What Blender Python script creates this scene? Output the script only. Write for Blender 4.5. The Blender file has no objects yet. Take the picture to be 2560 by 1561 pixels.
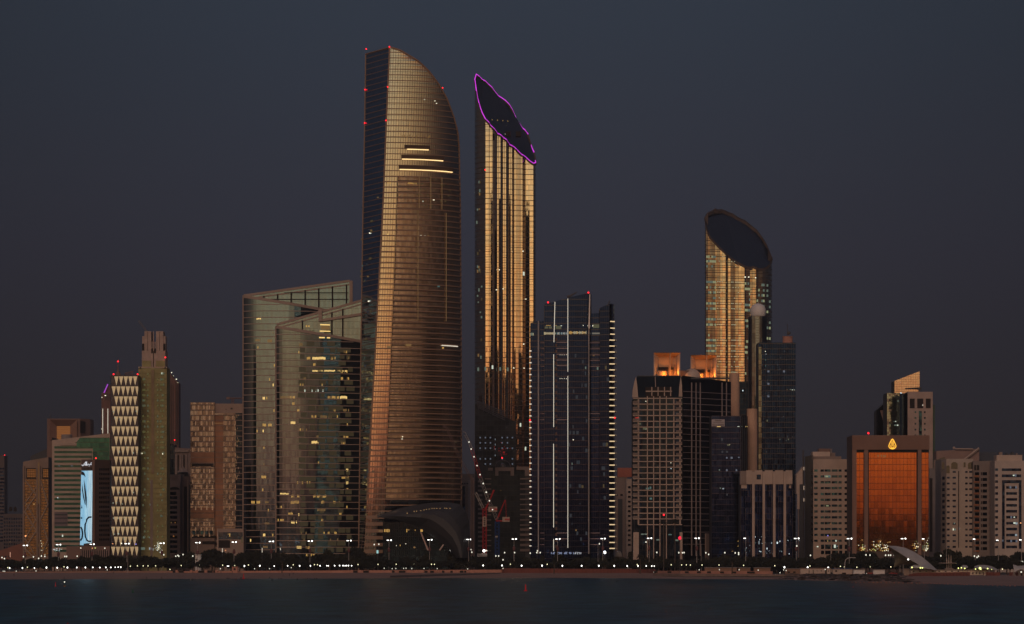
import bpy, math, random
from mathutils import Vector
R = random.Random(7)
rad = math.radians
sc = bpy.context.scene
COL = sc.collection
# ---------------------------------------------------------------- camera, sky, light, exposure
F, HOR, CX, EYE = 10000.0, 1385.0, 1280.0, 15.0      # focal length in photo pixels, horizon row, centre column, eye height
cam_d = bpy.data.cameras.new('camera'); cam = bpy.data.objects.new('camera', cam_d); COL.objects.link(cam)
cam.location = (0, 0, EYE); cam.rotation_euler = (rad(90), 0, 0)
cam_d.sensor_width = 36; cam_d.lens = F / 2560 * 36; cam_d.shift_y = (HOR - 780.5) / 2560
cam_d.clip_start = 1; cam_d.clip_end = 60000
sc.camera = cam
EV = 3.0
GAIN = 2 ** EV
world = bpy.data.worlds.new('World'); sc.world = world; world.use_nodes = True
nt = world.node_tree; nt.nodes.clear()
out = nt.nodes.new('ShaderNodeOutputWorld')
sky = nt.nodes.new('ShaderNodeTexSky'); sky.sky_type = 'NISHITA'; sky.sun_disc = False
sky.sun_elevation = rad(-4.0); sky.sun_rotation = rad(180 + 6)
sky.air_density = 1; sky.dust_density = 1; sky.ozone_density = 1
bg = nt.nodes.new('ShaderNodeBackground'); bg.inputs[1].default_value = 1.04
hs = nt.nodes.new('ShaderNodeHueSaturation'); hs.inputs['Saturation'].default_value = .80
gm = nt.nodes.new('ShaderNodeGamma'); gm.inputs[1].default_value = 1.45
nt.links.new(sky.outputs[0], gm.inputs[0]); nt.links.new(gm.outputs[0], hs.inputs['Color']); tn = nt.nodes.new('ShaderNodeMix'); tn.data_type = 'RGBA'; tn.blend_type = 'MULTIPLY'; tn.inputs[0].default_value = 1; tn.inputs[7].default_value = (1.16, .985, .82, 1)
nt.links.new(hs.outputs[0], tn.inputs[6]); nt.links.new(tn.outputs[2], bg.inputs[0])
tc = nt.nodes.new('ShaderNodeTexCoord'); sep = nt.nodes.new('ShaderNodeSeparateXYZ')
nt.links.new(tc.outputs['Generated'], sep.inputs[0])
ramp = nt.nodes.new('ShaderNodeValToRGB'); nt.links.new(sep.outputs[2], ramp.inputs[0])
cr = ramp.color_ramp
cr.elements[0].position = 0.0; cr.elements[0].color = (0.0215, 0.0185, 0.0215, 1)
cr.elements[1].position = 1.0; cr.elements[1].color = (0.0300, 0.0420, 0.0800, 1)
for p, c in ((0.035, (0.0255, 0.0232, 0.0290)), (0.075, (0.0290, 0.0298, 0.0430)), (0.135, (0.0305, 0.0405, 0.0590)), (0.4, (0.034, 0.044, 0.075))):
    e = cr.elements.new(p); e.color = (*c, 1)
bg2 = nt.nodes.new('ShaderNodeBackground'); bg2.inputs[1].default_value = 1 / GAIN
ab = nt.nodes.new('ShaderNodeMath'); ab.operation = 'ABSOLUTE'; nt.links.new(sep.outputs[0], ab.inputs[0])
fal = nt.nodes.new('ShaderNodeMapRange'); fal.interpolation_type = 'SMOOTHSTEP'; fal.inputs[1].default_value = .02; fal.inputs[2].default_value = .17; fal.inputs[3].default_value = .93; fal.inputs[4].default_value = .66  # sky dims to both sides: lens corner darkening put into its colour
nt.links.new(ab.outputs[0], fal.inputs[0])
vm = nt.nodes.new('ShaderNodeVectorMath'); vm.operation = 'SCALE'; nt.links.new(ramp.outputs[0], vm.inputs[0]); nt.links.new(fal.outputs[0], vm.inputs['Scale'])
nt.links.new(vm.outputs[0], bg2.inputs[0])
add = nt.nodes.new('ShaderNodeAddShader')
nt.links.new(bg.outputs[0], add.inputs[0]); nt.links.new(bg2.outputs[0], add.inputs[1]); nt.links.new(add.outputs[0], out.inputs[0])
sun_d = bpy.data.lights.new('afterglow', 'SUN'); sun = bpy.data.objects.new('afterglow', sun_d); COL.objects.link(sun)
sun_d.energy = 0.074; sun_d.angle = rad(20); sun_d.color = (1, .64, .44)
sun.rotation_euler = Vector((0.15, 1, -0.45)).to_track_quat('-Z', 'Y').to_euler()
vs = sc.view_settings; vs.view_transform = 'Standard'; vs.look = 'None'; vs.exposure = EV; vs.gamma = 1
sc.cycles.use_denoising = True
sc.cycles.max_bounces = 6; sc.cycles.glossy_bounces = 3; sc.cycles.diffuse_bounces = 2
sc.cycles.sample_clamp_indirect = 4

def X(px, Y): return (px - CX) * Y / F
def Z(py, Y): return EYE + (HOR - py) * Y / F
def P(px, py, Y): return (X(px, Y), Y, Z(py, Y))
def lerp(tab, x):
    if x <= tab[0][0]: return tab[0][1]
    for (a, va), (b, vb) in zip(tab, tab[1:]):
        if x <= b: return va + (vb - va) * (x - a) / (b - a)
    return tab[-1][1]

# ---------------------------------------------------------------- materials
def newmat(name):
    m = bpy.data.materials.new(name); m.use_nodes = True
    return m, m.node_tree, m.node_tree.nodes['Principled BSDF']
def N(nt, t, **k):
    n = nt.nodes.new(t)
    for a, b in k.items(): setattr(n, a, b)
    return n
def wallmat(name, col, rough=.85, metal=0, var=.12, scale=.12, bump=0):
    m, nt, b = newmat(name)
    g = N(nt, 'ShaderNodeNewGeometry'); no = N(nt, 'ShaderNodeTexNoise'); no.inputs['Scale'].default_value = scale
    no.inputs['Detail'].default_value = 5
    nt.links.new(g.outputs['Position'], no.inputs['Vector'])
    r = N(nt, 'ShaderNodeMapRange'); r.inputs[1].default_value = .3; r.inputs[2].default_value = .7
    r.inputs[3].default_value = 1 - var; r.inputs[4].default_value = 1 + var
    nt.links.new(no.outputs[0], r.inputs[0])
    v = N(nt, 'ShaderNodeVectorMath', operation='SCALE'); v.inputs[0].default_value = col
    nt.links.new(r.outputs[0], v.inputs['Scale']); nt.links.new(v.outputs[0], b.inputs['Base Color'])
    b.inputs['Roughness'].default_value = rough; b.inputs['Metallic'].default_value = metal
    return m
def emis(name, col, s, light=False, base=(.02, .02, .02)):
    m, nt, b = newmat(name)
    b.inputs['Base Color'].default_value = (*base, 1)
    b.inputs['Emission Color'].default_value = (*col, 1); b.inputs['Emission Strength'].default_value = s / GAIN
    if not light: m.cycles.emission_sampling = 'NONE'
    return m
def glass(name, tint, pw=1.5, fh=4, lw=.08, lh=.1, linecol=(.02, .02, .022), tilt=.01, var=.25, rough=.06, dark=0.0, metal=1.0, wav=.0):
    """coated curtain-wall glass: panel grid in metres from the UV map, every panel set a little differently"""
    m, nt, b = newmat(name)
    uv = N(nt, 'ShaderNodeUVMap'); s = N(nt, 'ShaderNodeSeparateXYZ'); nt.links.new(uv.outputs[0], s.inputs[0])
    def M(op, a, c=None, d=None):
        n = N(nt, 'ShaderNodeMath', operation=op)
        for i, v in enumerate((a, c, d)):
            if v is None: continue
            if hasattr(v, 'links'): nt.links.new(v, n.inputs[i])
            else: n.inputs[i].default_value = v
        return n.outputs[0]
    u = M('DIVIDE', s.outputs[0], pw); v = M('DIVIDE', s.outputs[1], fh)
    fu = M('FRACT', u); fv = M('FRACT', v)
    line = M('MAXIMUM', M('LESS_THAN', fu, lw), M('LESS_THAN', fv, lh))
    cb = N(nt, 'ShaderNodeCombineXYZ'); nt.links.new(M('FLOOR', u), cb.inputs[0]); nt.links.new(M('FLOOR', v), cb.inputs[1])
    wn = N(nt, 'ShaderNodeTexWhiteNoise', noise_dimensions='2D'); nt.links.new(cb.outputs[0], wn.inputs['Vector'])
    val = M('MULTIPLY_ADD', wn.outputs['Value'], 2 * var, 1 - var)
    if dark:
        val = M('MULTIPLY', val, M('MULTIPLY_ADD', M('GREATER_THAN', wn.outputs['Value'], dark), .75, .25))
    if wav:
        no = N(nt, 'ShaderNodeTexNoise'); no.inputs['Scale'].default_value = .05; no.inputs['Detail'].default_value = 3
        g = N(nt, 'ShaderNodeNewGeometry'); nt.links.new(g.outputs['Position'], no.inputs['Vector'])
        val = M('MULTIPLY', val, M('MULTIPLY_ADD', no.outputs[0], 2 * wav, 1 - wav))
    tv = N(nt, 'ShaderNodeVectorMath', operation='SCALE'); tv.inputs[0].default_value = [c * .52 for c in tint]; nt.links.new(val, tv.inputs['Scale'])
    mx = N(nt, 'ShaderNodeMix', data_type='RGBA'); nt.links.new(line, mx.inputs[0]); nt.links.new(tv.outputs[0], mx.inputs[6])
    mx.inputs[7].default_value = (*linecol, 1); nt.links.new(mx.outputs[2], b.inputs['Base Color'])
    nt.links.new(M('MULTIPLY', M('SUBTRACT', 1, line), metal), b.inputs['Metallic'])
    b.inputs['Roughness'].default_value = rough
    ge = N(nt, 'ShaderNodeNewGeometry')
    sb = N(nt, 'ShaderNodeVectorMath', operation='SUBTRACT'); nt.links.new(wn.outputs['Color'], sb.inputs[0]); sb.inputs[1].default_value = (.5, .5, .5)
    sc_ = N(nt, 'ShaderNodeVectorMath', operation='SCALE'); nt.links.new(sb.outputs[0], sc_.inputs[0]); sc_.inputs['Scale'].default_value = tilt * 2
    ad = N(nt, 'ShaderNodeVectorMath', operation='ADD'); nt.links.new(ge.outputs['Normal'], ad.inputs[0]); nt.links.new(sc_.outputs[0], ad.inputs[1])
    nm = N(nt, 'ShaderNodeVectorMath', operation='NORMALIZE'); nt.links.new(ad.outputs[0], nm.inputs[0]); nt.links.new(nm.outputs[0], b.inputs['Normal'])
    return m

W = {}
W['beige'] = wallmat('beige_stone', (.44, .33, .27))
W['cream'] = wallmat('cream_stone', (.52, .40, .33))
W['pink'] = wallmat('pinkish_metal_band', (.50, .35, .29), .6)
W['grey'] = wallmat('grey_render', (.26, .22, .21))
W['brown'] = wallmat('brown_stone', (.20, .12, .095))
W['dkbrown'] = wallmat('dark_brown_stone', (.10, .065, .055))
W['dark'] = wallmat('dark_cladding', (.035, .035, .04), .6)
W['black'] = wallmat('black_joint', (.012, .012, .014), .6)
W['concrete'] = wallmat('bare_concrete', (.40, .29, .24), .9, var=.16, scale=.25)
W['net'] = wallmat('olive_safety_net', (.29, .25, .11), .9, var=.22, scale=.18)
W['steel'] = wallmat('dull_steel', (.10, .09, .09), .5)
W['white'] = wallmat('white_paint', (.72, .66, .62), .6, var=.05)
W['rust'] = wallmat('rusty_red_fence', (.19, .06, .045), .9)
W['terra'] = wallmat('terracotta_wall', (.46, .22, .16), .9)
W['redpaint'] = wallmat('red_paint', (.45, .03, .03), .5)
W['bluepaint'] = wallmat('blue_paint', (.02, .06, .2), .5)
W['orange'] = wallmat('orange_stone', (.62, .36, .2), .9)
W['rock'] = wallmat('dark_rock', (.07, .055, .05), .95, var=.4, scale=.9)
W['trunk'] = wallmat('bark', (.09, .065, .05), .95)
W['canvas'] = wallmat('white_canvas', (.45, .42, .40), .7)
W['creamcol'] = wallmat('cream_shaft', (.58, .36, .245))
W['win'] = glass('dark_window_glass', (.018, .045, .13), 1.2, 2.2, .06, .06, tilt=.02, var=.4)
W['wingreen'] = glass('green_window_glass', (.035, .11, .18), 1.4, 2.2, .06, .06, tilt=.02, var=.3)
E = {}
E['warm'] = emis('warm_room_light', (1, .56, .14), .52)
E['warmdim'] = emis('dim_warm_room_light', (1, .55, .18), .17)
E['warmhot'] = emis('bright_warm_light', (1, .66, .22), 1.1)
E['white'] = emis('white_room_light', (.9, 1, .82), .7)
E['whitedim'] = emis('dim_white_room_light', (.75, 1, .8), .13)
E['cyan'] = emis('cyan_room_light', (.35, .75, .7), .13)
E['lamp'] = emis('lamp_light', (1, .97, .9), 3.6, True)
E['lampsmall'] = emis('small_lamp_light', (1, .95, .78), 1.1, True)
E['spark'] = emis('spark_light', (1, .93, .7), 1.6)
E['sparkcool'] = emis('cool_spark_light', (.8, .95, 1), 1.3)
E['red'] = emis('red_beacon_light', (1, .012, .02), 3.5)
E['led'] = emis('led_line_light', (1, .88, .70), .78)
E['ledwarm'] = emis('warm_led_line_light', (1, .68, .30), 1.7)
E['purple'] = emis('purple_led_light', (.74, .05, .84), 1.05)
E['orange'] = emis('orange_flood_light', (1, .36, .05), 1.2)
E['tri'] = emis('lit_triangle_screen', (.98, .70, .32), .22, base=(.7, .6, .45))
E['yellow'] = emis('yellow_light', (.95, 1, .3), 2.2)
E['gold'] = emis('gold_sign_light', (1, .50, .05), 1.5)

E['warmfaint'] = emis('faint_warm_room_light', (1, .7, .25), .055)
E['warmfaint2'] = emis('faint_gold_strip_glow', (1, .72, .3), .03)
E['bluefaint'] = emis('faint_blue_room_light', (.3, .5, .7), .035)
E['warmline'] = emis('row_light', (1, .55, .2), .5)
E['whitemid'] = emis('mid_white_room_light', (.95, 1, .55), .26)
E['sparkdim'] = emis('dim_spark_light', (1, .95, .62), .5)
E['ledside'] = emis('pale_edge_light', (1, .86, .66), .95)
E['ledwarm2'] = emis('amber_edge_light', (1, .72, .40), .85)
E['warmmid'] = emis('mid_warm_room_light', (1, .82, .48), .42)
E['coolmid'] = emis('mid_cool_room_light', (.75, .9, 1), .32)
E['olive'] = emis('olive_room_light', (.7, .75, .4), .09)
E['lightband'] = emis('pale_balcony_light', (.8, .75, .6), .16)
E['bluewin'] = emis('bluish_window_light', (.55, .65, .85), .15)
E['reddim'] = emis('dim_red_light', (1, .03, .03), .5)
E['orangedim'] = emis('dim_orange_light', (1, .35, .08), .3)
E['bluespark'] = emis('blue_spark', (.35, .3, 1), 1.2)
E['yellowdim'] = emis('dim_yellow_light', (.9, 1, .35), .8)
E['orangespark'] = emis('orange_spark', (1, .4, .15), 1.5)

W['brownfar'] = wallmat('far_brown_stone', (.10, .075, .07))
W['brownfar2'] = wallmat('hazy_brown_stone', (.19, .14, .125))  # brown greyed: distance haze put into the stone colour
W['framebr'] = wallmat('pale_bronze_frame', (.27, .19, .15))
W['pinkdim'] = wallmat('dim_pinkish_stone', (.27, .19, .17))
W['brace'] = wallmat('pale_brace', (.40, .29, .22))
W['slate'] = wallmat('slate_blue_roof', (.012, .018, .026))
W['slate'].node_tree.nodes['Principled BSDF'].inputs['Specular IOR Level'].default_value = 0
W['inkfig'] = wallmat('ink_blue_print', (.01, .02, .05), .7)
W['tridark'] = wallmat('dark_plum_panel', (.05, .035, .035), .5)
W['patt'] = wallmat('brown_patterned_stone', (.26, .18, .145))
W['beigebr'] = wallmat('brownish_beige', (.34, .24, .195))
W['rustdim'] = wallmat('dull_rust_steel', (.20, .12, .10), .7)
W['steellt'] = wallmat('light_steel', (.36, .32, .30), .6)
E['bronzeglow'] = emis('bronze_room_glow', (1, .42, .10), .085)
E['bronzeglow2'] = emis('bronze_link_glow', (1, .42, .1), .09)
E['bronzeglow3'] = emis('bronze_bright_window', (1, .52, .16), .32)
E['portal'] = emis('portal_glow', (1, .32, .05), .22)
E['portaldim'] = emis('dim_portal_glow', (1, .42, .12), .14)
E['signwhite'] = emis('white_sign_light', (.9, .92, 1), .7)
E['purpledot'] = emis('dim_purple_light', (.6, .1, .9), .7)
E['tripane'] = emis('cool_pane_light', (.8, .9, .7), .28)
E['netglow'] = emis('netted_room_glow', (.9, .8, .25), .075)
E['panelgold'] = emis('gold_upright_panel', (1, .55, .28), .10, base=(.5, .33, .22))
E['panelgold2'] = emis('dim_gold_upright_panel', (1, .52, .25), .055, base=(.45, .28, .18))

E['pathlight'] = emis('path_lamp_light', (1, .93, .55), 1.8)
E['pinkpost'] = emis('pink_post_light', (1, .5, .35), .7)
E['redbig'] = emis('red_signal', (1, .02, .06), 1.3)
E['tealsign'] = emis('teal_sign_light', (.45, .85, .85), .7)
E['bluesign'] = emis('blue_sign_light', (.55, .65, 1), .6)
E['floodblue'] = emis('bluish_flood', (.8, .85, 1), 8, True)

# ---------------------------------------------------------------- mesh kit
class MB:
    def __init__(s): s.v = []; s.f = []; s.uv = []
    def face(s, pts, uv=None):
        i = len(s.v); s.v += [tuple(p) for p in pts]; s.f.append(tuple(range(i, i + len(pts)))); s.uv.append(uv)
        return s
    def obox(s, o, a, b, c):
        o, a, b, c = (Vector(t) for t in (o, a, b, c))
        p = [o, o + a, o + a + b, o + b]; q = [t + c for t in p]
        i = len(s.v); s.v += [tuple(t) for t in p + q]
        for f in ((0, 3, 2, 1), (4, 5, 6, 7), (0, 1, 5, 4), (1, 2, 6, 5), (2, 3, 7, 6), (3, 0, 4, 7)):
            s.f.append(tuple(i + k for k in f)); s.uv.append(None)
        return s
    def box(s, x0, x1, y0, y1, z0, z1): return s.obox((x0, y0, z0), (x1 - x0, 0, 0), (0, y1 - y0, 0), (0, 0, z1 - z0))
    def prism(s, poly, z0, z1):
        n = len(poly); zt = z1 if callable(z1) else (lambda x, y: z1); zb = z0 if callable(z0) else (lambda x, y: z0)
        i = len(s.v)
        s.v += [(x, y, zb(x, y)) for x, y in poly] + [(x, y, zt(x, y)) for x, y in poly]
        for k in range(n):
            j = (k + 1) % n; s.f.append((i + k, i + j, i + n + j, i + n + k)); s.uv.append(None)
        s.f.append(tuple(i + n + k for k in range(n))); s.uv.append(None)
        s.f.append(tuple(i + k for k in reversed(range(n)))); s.uv.append(None)
        return s
    def tube(s, pts, r, n=5, closed=False):
        pts = [Vector(p) for p in pts]; rr = r if isinstance(r, (list, tuple)) else [r] * len(pts)
        rings = []; m = len(pts)
        for k, p in enumerate(pts):
            a = pts[(k - 1) % m] if (k or closed) else p; b = pts[(k + 1) % m] if (k < m - 1 or closed) else p
            d = (b - a).normalized() if (b - a).length > 1e-9 else Vector((0, 0, 1))
            ref = Vector((0, 0, 1)) if abs(d.z) < .9 else Vector((0, 1, 0))
            x = d.cross(ref).normalized(); y = d.cross(x).normalized()
            i = len(s.v); s.v += [tuple(p + (x * math.cos(2 * math.pi * q / n) + y * math.sin(2 * math.pi * q / n)) * rr[k]) for q in range(n)]
            rings.append(i)
        pairs = list(zip(rings, rings[1:])) + ([(rings[-1], rings[0])] if closed else [])
        for i, j in pairs:
            for q in range(n): s.f.append((i + q, i + (q + 1) % n, j + (q + 1) % n, j + q)); s.uv.append(None)
        if not closed:
            s.f.append(tuple(reversed(range(rings[0], rings[0] + n)))); s.uv.append(None)
            s.f.append(tuple(range(rings[-1], rings[-1] + n))); s.uv.append(None)
        return s
    def lathe(s, c, prof, n=12, sx=1, sy=1):
        idx = []
        for r, z in prof:
            i = len(s.v); idx.append(i)
            s.v += [(c[0] + sx * r * math.cos(2 * math.pi * q / n), c[1] + sy * r * math.sin(2 * math.pi * q / n), c[2] + z) for q in range(n)]
        for i, j in zip(idx, idx[1:]):
            for q in range(n): s.f.append((i + q, i + (q + 1) % n, j + (q + 1) % n, j + q)); s.uv.append(None)
        s.f.append(tuple(reversed(range(idx[0], idx[0] + n)))); s.uv.append(None)
        s.f.append(tuple(range(idx[-1], idx[-1] + n))); s.uv.append(None)
        return s
    def ball(s, c, r, n=8, m=5, sz=1):
        return s.lathe(c, [(max(r * math.sin(math.pi * k / m), r * .05), -r * sz * math.cos(math.pi * k / m)) for k in range(m + 1)], n)
    def truss(s, a, b, w, seg, r=.12, n=3):
        a, b = Vector(a), Vector(b); d = (b - a).normalized()
        ref = Vector((0, 1, 0)); x = d.cross(ref).normalized() * w / 2; y = d.cross(x).normalized() * w / 2
        cs = [x + y, x - y, -x - y, -x + y]
        for c in cs: s.tube([a + c, b + c], r, n)
        for k in range(seg):
            p = a + (b - a) * k / seg; q = a + (b - a) * (k + 1) / seg
            for c0, c1 in zip(cs, cs[1:] + cs[:1]):
                if k % 2: c0, c1 = c1, c0
                s.tube([p + c0, q + c1], r * .6, n)
        return s
    def join(s, o):
        i = len(s.v); s.v += o.v; s.f += [tuple(k + i for k in f) for f in o.f]; s.uv += o.uv
        return s
    def mesh(s, name, mat, off=(0, 0, 0), smooth=False):
        me = bpy.data.meshes.new(name)
        me.from_pydata([(a - off[0], b - off[1], c - off[2]) for a, b, c in s.v], [], s.f)
        if any(u for u in s.uv):
            l = me.uv_layers.new(name='UVMap'); k = 0
            for f, u in zip(s.f, s.uv):
                for q in range(len(f)):
                    l.data[k].uv = u[q] if u else (0, 0); k += 1
        me.materials.append(mat)
        if smooth:
            me.polygons.foreach_set('use_smooth', [True] * len(me.polygons))
        return me
OFF = {}
def tag(o, label=None, cat=None, group=None, kind=None):
    for k, v in (('label', label), ('category', cat), ('group', group), ('kind', kind)):
        if v: o[k] = v
    return o
def empty(name, loc, label, cat, group=None):
    o = bpy.data.objects.new(name, None); COL.objects.link(o); o.location = loc; OFF[o.name] = tuple(loc)
    return tag(o, label, cat, group)
def part(name, mb, mat, parent=None, smooth=False, label=None):
    off = OFF[parent.name] if parent else (0, 0, 0)
    o = bpy.data.objects.new(name, mb.mesh(name, mat, off, smooth)); COL.objects.link(o)
    if parent: o.parent = parent
    OFF[o.name] = off
    if label: o['label'] = label
    return o
def single(name, mb, mat, label, cat, group=None, smooth=False, kind=None):
    o = part(name, mb, mat, None, smooth); return tag(o, label, cat, group, kind)
def many(parent, name, mbs, mat, cap=95):
    def size(m):
        xs = [v[0] for v in m.v]; zs = [v[2] for v in m.v]
        return -(max(xs) - min(xs)) * (max(zs) - min(zs))
    if len(mbs) > cap: mbs = sorted(mbs, key=size)
    for m in mbs[:cap]: part(name, m, mat, parent)
    if len(mbs) > cap:
        r = MB()
        for m in mbs[cap:]: r.join(m)
        part(name, r, mat, parent)['kind'] = 'stuff'
def copy_tree(o, parent=None, **kw):
    c = o.copy(); COL.objects.link(c)
    if parent: c.parent = parent
    for ch in list(o.children): copy_tree(ch, c)
    return c
def offs(pts, d):
    r = []
    for i, p in enumerate(pts):
        ns = []
        for a, b in ((i - 1, i), (i, i + 1)):
            if a < 0 or b >= len(pts): continue
            ux, uy = pts[b][0] - pts[a][0], pts[b][1] - pts[a][1]; l = math.hypot(ux, uy) or 1
            ns.append((uy / l, -ux / l))
        nx, ny = sum(n[0] for n in ns) / len(ns), sum(n[1] for n in ns) / len(ns)
        l2 = max(nx * nx + ny * ny, .25)
        r.append((p[0] + nx / l2 * d, p[1] + ny / l2 * d))
    return r
class Line:
    """an open run of facade seen from the water, left end first; u in metres along it"""
    def __init__(s, pts):
        s.p = pts; s.c = [0]
        for a, b in zip(pts, pts[1:]): s.c.append(s.c[-1] + math.hypot(b[0] - a[0], b[1] - a[1]))
    def at(s, u):
        for k in range(len(s.p) - 1):
            if u <= s.c[k + 1] or k == len(s.p) - 2:
                t = (u - s.c[k]) / (s.c[k + 1] - s.c[k]); a, b = s.p[k], s.p[k + 1]
                return (a[0] + (b[0] - a[0]) * t, a[1] + (b[1] - a[1]) * t), k
    def n(s, k):
        a, b = s.p[k], s.p[k + 1]; l = math.hypot(b[0] - a[0], b[1] - a[1])
        return ((b[1] - a[1]) / l, -(b[0] - a[0]) / l)
    def u(s, px):
        for k in range(len(s.p) - 1):
            a, b = s.p[k], s.p[k + 1]; pa, pb = CX + F * a[0] / a[1], CX + F * b[0] / b[1]
            if px <= pb or k == len(s.p) - 2:
                m = (px - CX) / F; dx, dy = b[0] - a[0], b[1] - a[1]
                t = (m * a[1] - a[0]) / ((dx - m * dy) or 1e-9)
                return s.c[k] + t * (s.c[k + 1] - s.c[k])
    def sub(s, u0, u1):
        r = [s.at(u0)[0]]; r += [s.p[k] for k in range(len(s.p)) if u0 + .01 < s.c[k] < u1 - .01]; r.append(s.at(u1)[0])
        return r
def band_mb(pts, z0, z1, d0, d1, mb=None):
    mb = mb or MB(); a, b = offs(pts, d0), offs(pts, d1); n = len(pts)
    fz = z0 if callable(z0) else (lambda x, y: z0); fo = z1 if callable(z1) else (lambda x, y: z1)
    for k in range(n - 1):
        A, B, C, D = b[k], b[k + 1], a[k + 1], a[k]
        lo = [(q[0], q[1], fz(*q)) for q in (A, B, C, D)]; hi = [(q[0], q[1], fo(*q)) for q in (A, B, C, D)]
        mb.face([lo[0], lo[1], hi[1], hi[0]]); mb.face([hi[0], hi[1], hi[2], hi[3]]); mb.face([lo[3], lo[2], lo[1], lo[0]])
        if k == 0: mb.face([lo[3], lo[0], hi[0], hi[3]])
        if k == n - 2: mb.face([lo[1], lo[2], hi[2], hi[1]])
    return mb
def glaze_mb(pts, z0, z1, d=.15, mb=None, u0=0):
    mb = mb or MB(); a = offs(pts, d); u = u0
    fo = z1 if callable(z1) else (lambda x, y: z1)
    for p, q in zip(a, a[1:]):
        l = math.hypot(q[0] - p[0], q[1] - p[1]); zp, zq = fo(*p), fo(*q)
        mb.face([(*p, z0), (*q, z0), (*q, zq), (*p, zp)], [(u, z0), (u + l, z0), (u + l, zq), (u, zp)]); u += l
    return mb
class Bld:
    def __init__(s, name, label, front, top, depth=30, mat=None, base=3.0, group=None, cat='building', bodyname='wall', back=None, parent=None):
        s.pts = [(X(px, Y), Y) for px, Y in front]; s.L = Line(s.pts); s.base = base; s.Y = sum(Y for _, Y in front) / len(front)
        if isinstance(top, (list, tuple)):
            s.top = lambda x, y: Z(lerp(top, CX + F * x / s.Y), s.Y)
        else:
            zt = Z(top, min(Y for _, Y in front)); s.top = lambda x, y: zt
        x0 = (s.pts[0][0] + s.pts[-1][0]) / 2
        s.root = parent or empty(name, (x0, s.Y, base), label, cat, group)
        yb = max(p[1] for p in s.pts) + depth
        s.poly = s.pts + ([(X(px, Y), Y) for px, Y in back] if back else [(s.pts[-1][0], yb), (s.pts[0][0], yb)])
        s.wall = part(bodyname, MB().prism(s.poly, base, s.top), mat or W['beige'], s.root)
    def glaze(s, mat, px0=None, px1=None, py0=None, py1=None, d=.15, name='glazing'):
        u0 = 0 if px0 is None else s.L.u(px0); u1 = s.L.c[-1] if px1 is None else s.L.u(px1)
        z1 = s.top if py0 is None else Z(py0, s.Y); z0 = s.base if py1 is None else Z(py1, s.Y)
        return part(name, glaze_mb(s.L.sub(u0, u1), z0, z1, d, u0=u0), mat, s.root)
    def bx(s, px0, px1, py0, py1, d0=-.3, d1=.2):
        u0, u1 = s.L.u(px0), s.L.u(px1); (a, k) = s.L.at((u0 + u1) / 2)
        pa, pb = s.L.p[k], s.L.p[k + 1]; l = s.L.c[k + 1] - s.L.c[k]; U = ((pb[0] - pa[0]) / l, (pb[1] - pa[1]) / l); n = s.L.n(k)
        h = (u1 - u0) / 2; z0, z1 = Z(py1, a[1]), Z(py0, a[1])
        o = (a[0] - U[0] * h + n[0] * d0, a[1] - U[1] * h + n[1] * d0, z0)
        m = MB().obox(o, (U[0] * 2 * h, U[1] * 2 * h, 0), (-n[0] * 0, 0, 0) if False else (n[0] * (d1 - d0), n[1] * (d1 - d0), 0), (0, 0, z1 - z0))
        # panel UV so that window glass shows its own panes
        w, hh = 2 * h, z1 - z0
        for i in range(len(m.f)): m.uv[i] = [(u0 + .1, z0), (u0 + .1 + w, z0), (u0 + .1 + w, z0 + hh), (u0 + .1, z0 + hh)] if i in (4,) else [(u0 + .3, z0 + .3)] * 4
        return m
    def box(s, name, mat, px0, px1, py0, py1, d0=-.3, d1=.2, label=None):
        return part(name, s.bx(px0, px1, py0, py1, d0, d1), mat, s.root, label=label)
    def band(s, py, hpx, px0=None, px1=None, d0=0, d1=.5):
        u0 = 0 if px0 is None else s.L.u(px0); u1 = s.L.c[-1] if px1 is None else s.L.u(px1)
        z = Z(py, s.Y); h = hpx * s.Y / F
        return band_mb(s.L.sub(u0, u1), z - h / 2, z + h / 2, d0, d1)
    def bands(s, name, mat, pys, hpx, px0=None, px1=None, d0=0, d1=.5, cap=95):
        many(s.root, name, [s.band(py, hpx, px0, px1, d0, d1) for py in pys], mat, cap)
    def wins(s, cols, rows, mat=None, name='window', d1=.12, lit=None, skip=0, cap=95):
        ms = []; ls = {}
        for r, (a, b) in enumerate(rows):
            for c, (p, q) in enumerate(cols):
                if skip and R.random() < skip: continue
                m = s.bx(p, q, a, b, -.3, d1)
                k = (lit or {}).get((r, c))
                if k: ls.setdefault(k, []).append(m)
                else: ms.append(m)
        many(s.root, name, ms, mat or W['win'], cap)
        for k, v in ls.items(): many(s.root, 'lit_window', v, E[k])
    def lits(s, items, d1=.3):
        g = {}
        for (px, py, w, h, k) in items: g.setdefault(k, []).append(s.bx(px - w / 2, px + w / 2, py - h / 2, py + h / 2, -.1, d1))
        for k, v in g.items(): many(s.root, 'lit_window', v, E[k])
    def beacon(s, px, py, Y=None, r=.6):
        beacons.append((px, py, Y or s.Y, r, s.root))
beacons = []
def flush_beacons():
    for px, py, Y, r, root in beacons:
        part('beacon', MB().ball(P(px, py, Y - 1.2), r * .6), E['red'], root)
def rows(y0, pitch, h, n): return [(y0 + k * pitch, y0 + k * pitch + h) for k in range(n)]
def arc(px0, px1, Y, bulge, a0=-40, a1=40, n=10):
    """front curve from px0 to px1, bowed toward the water; a0, a1 give the facing at both ends in degrees"""
    ang = [rad(a0 + (a1 - a0) * (k + .5) / n) for k in range(n)]
    pts = [(px0, Y)]; x, y = X(px0, Y), Y; w = X(px1, Y) - x
    cs = [math.cos(a) for a in ang]; L = w / sum(cs)
    for a in ang:
        x += L * math.cos(a); y += L * math.sin(a) * bulge
        pts.append((CX + F * x / y, y))
    return pts
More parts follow.
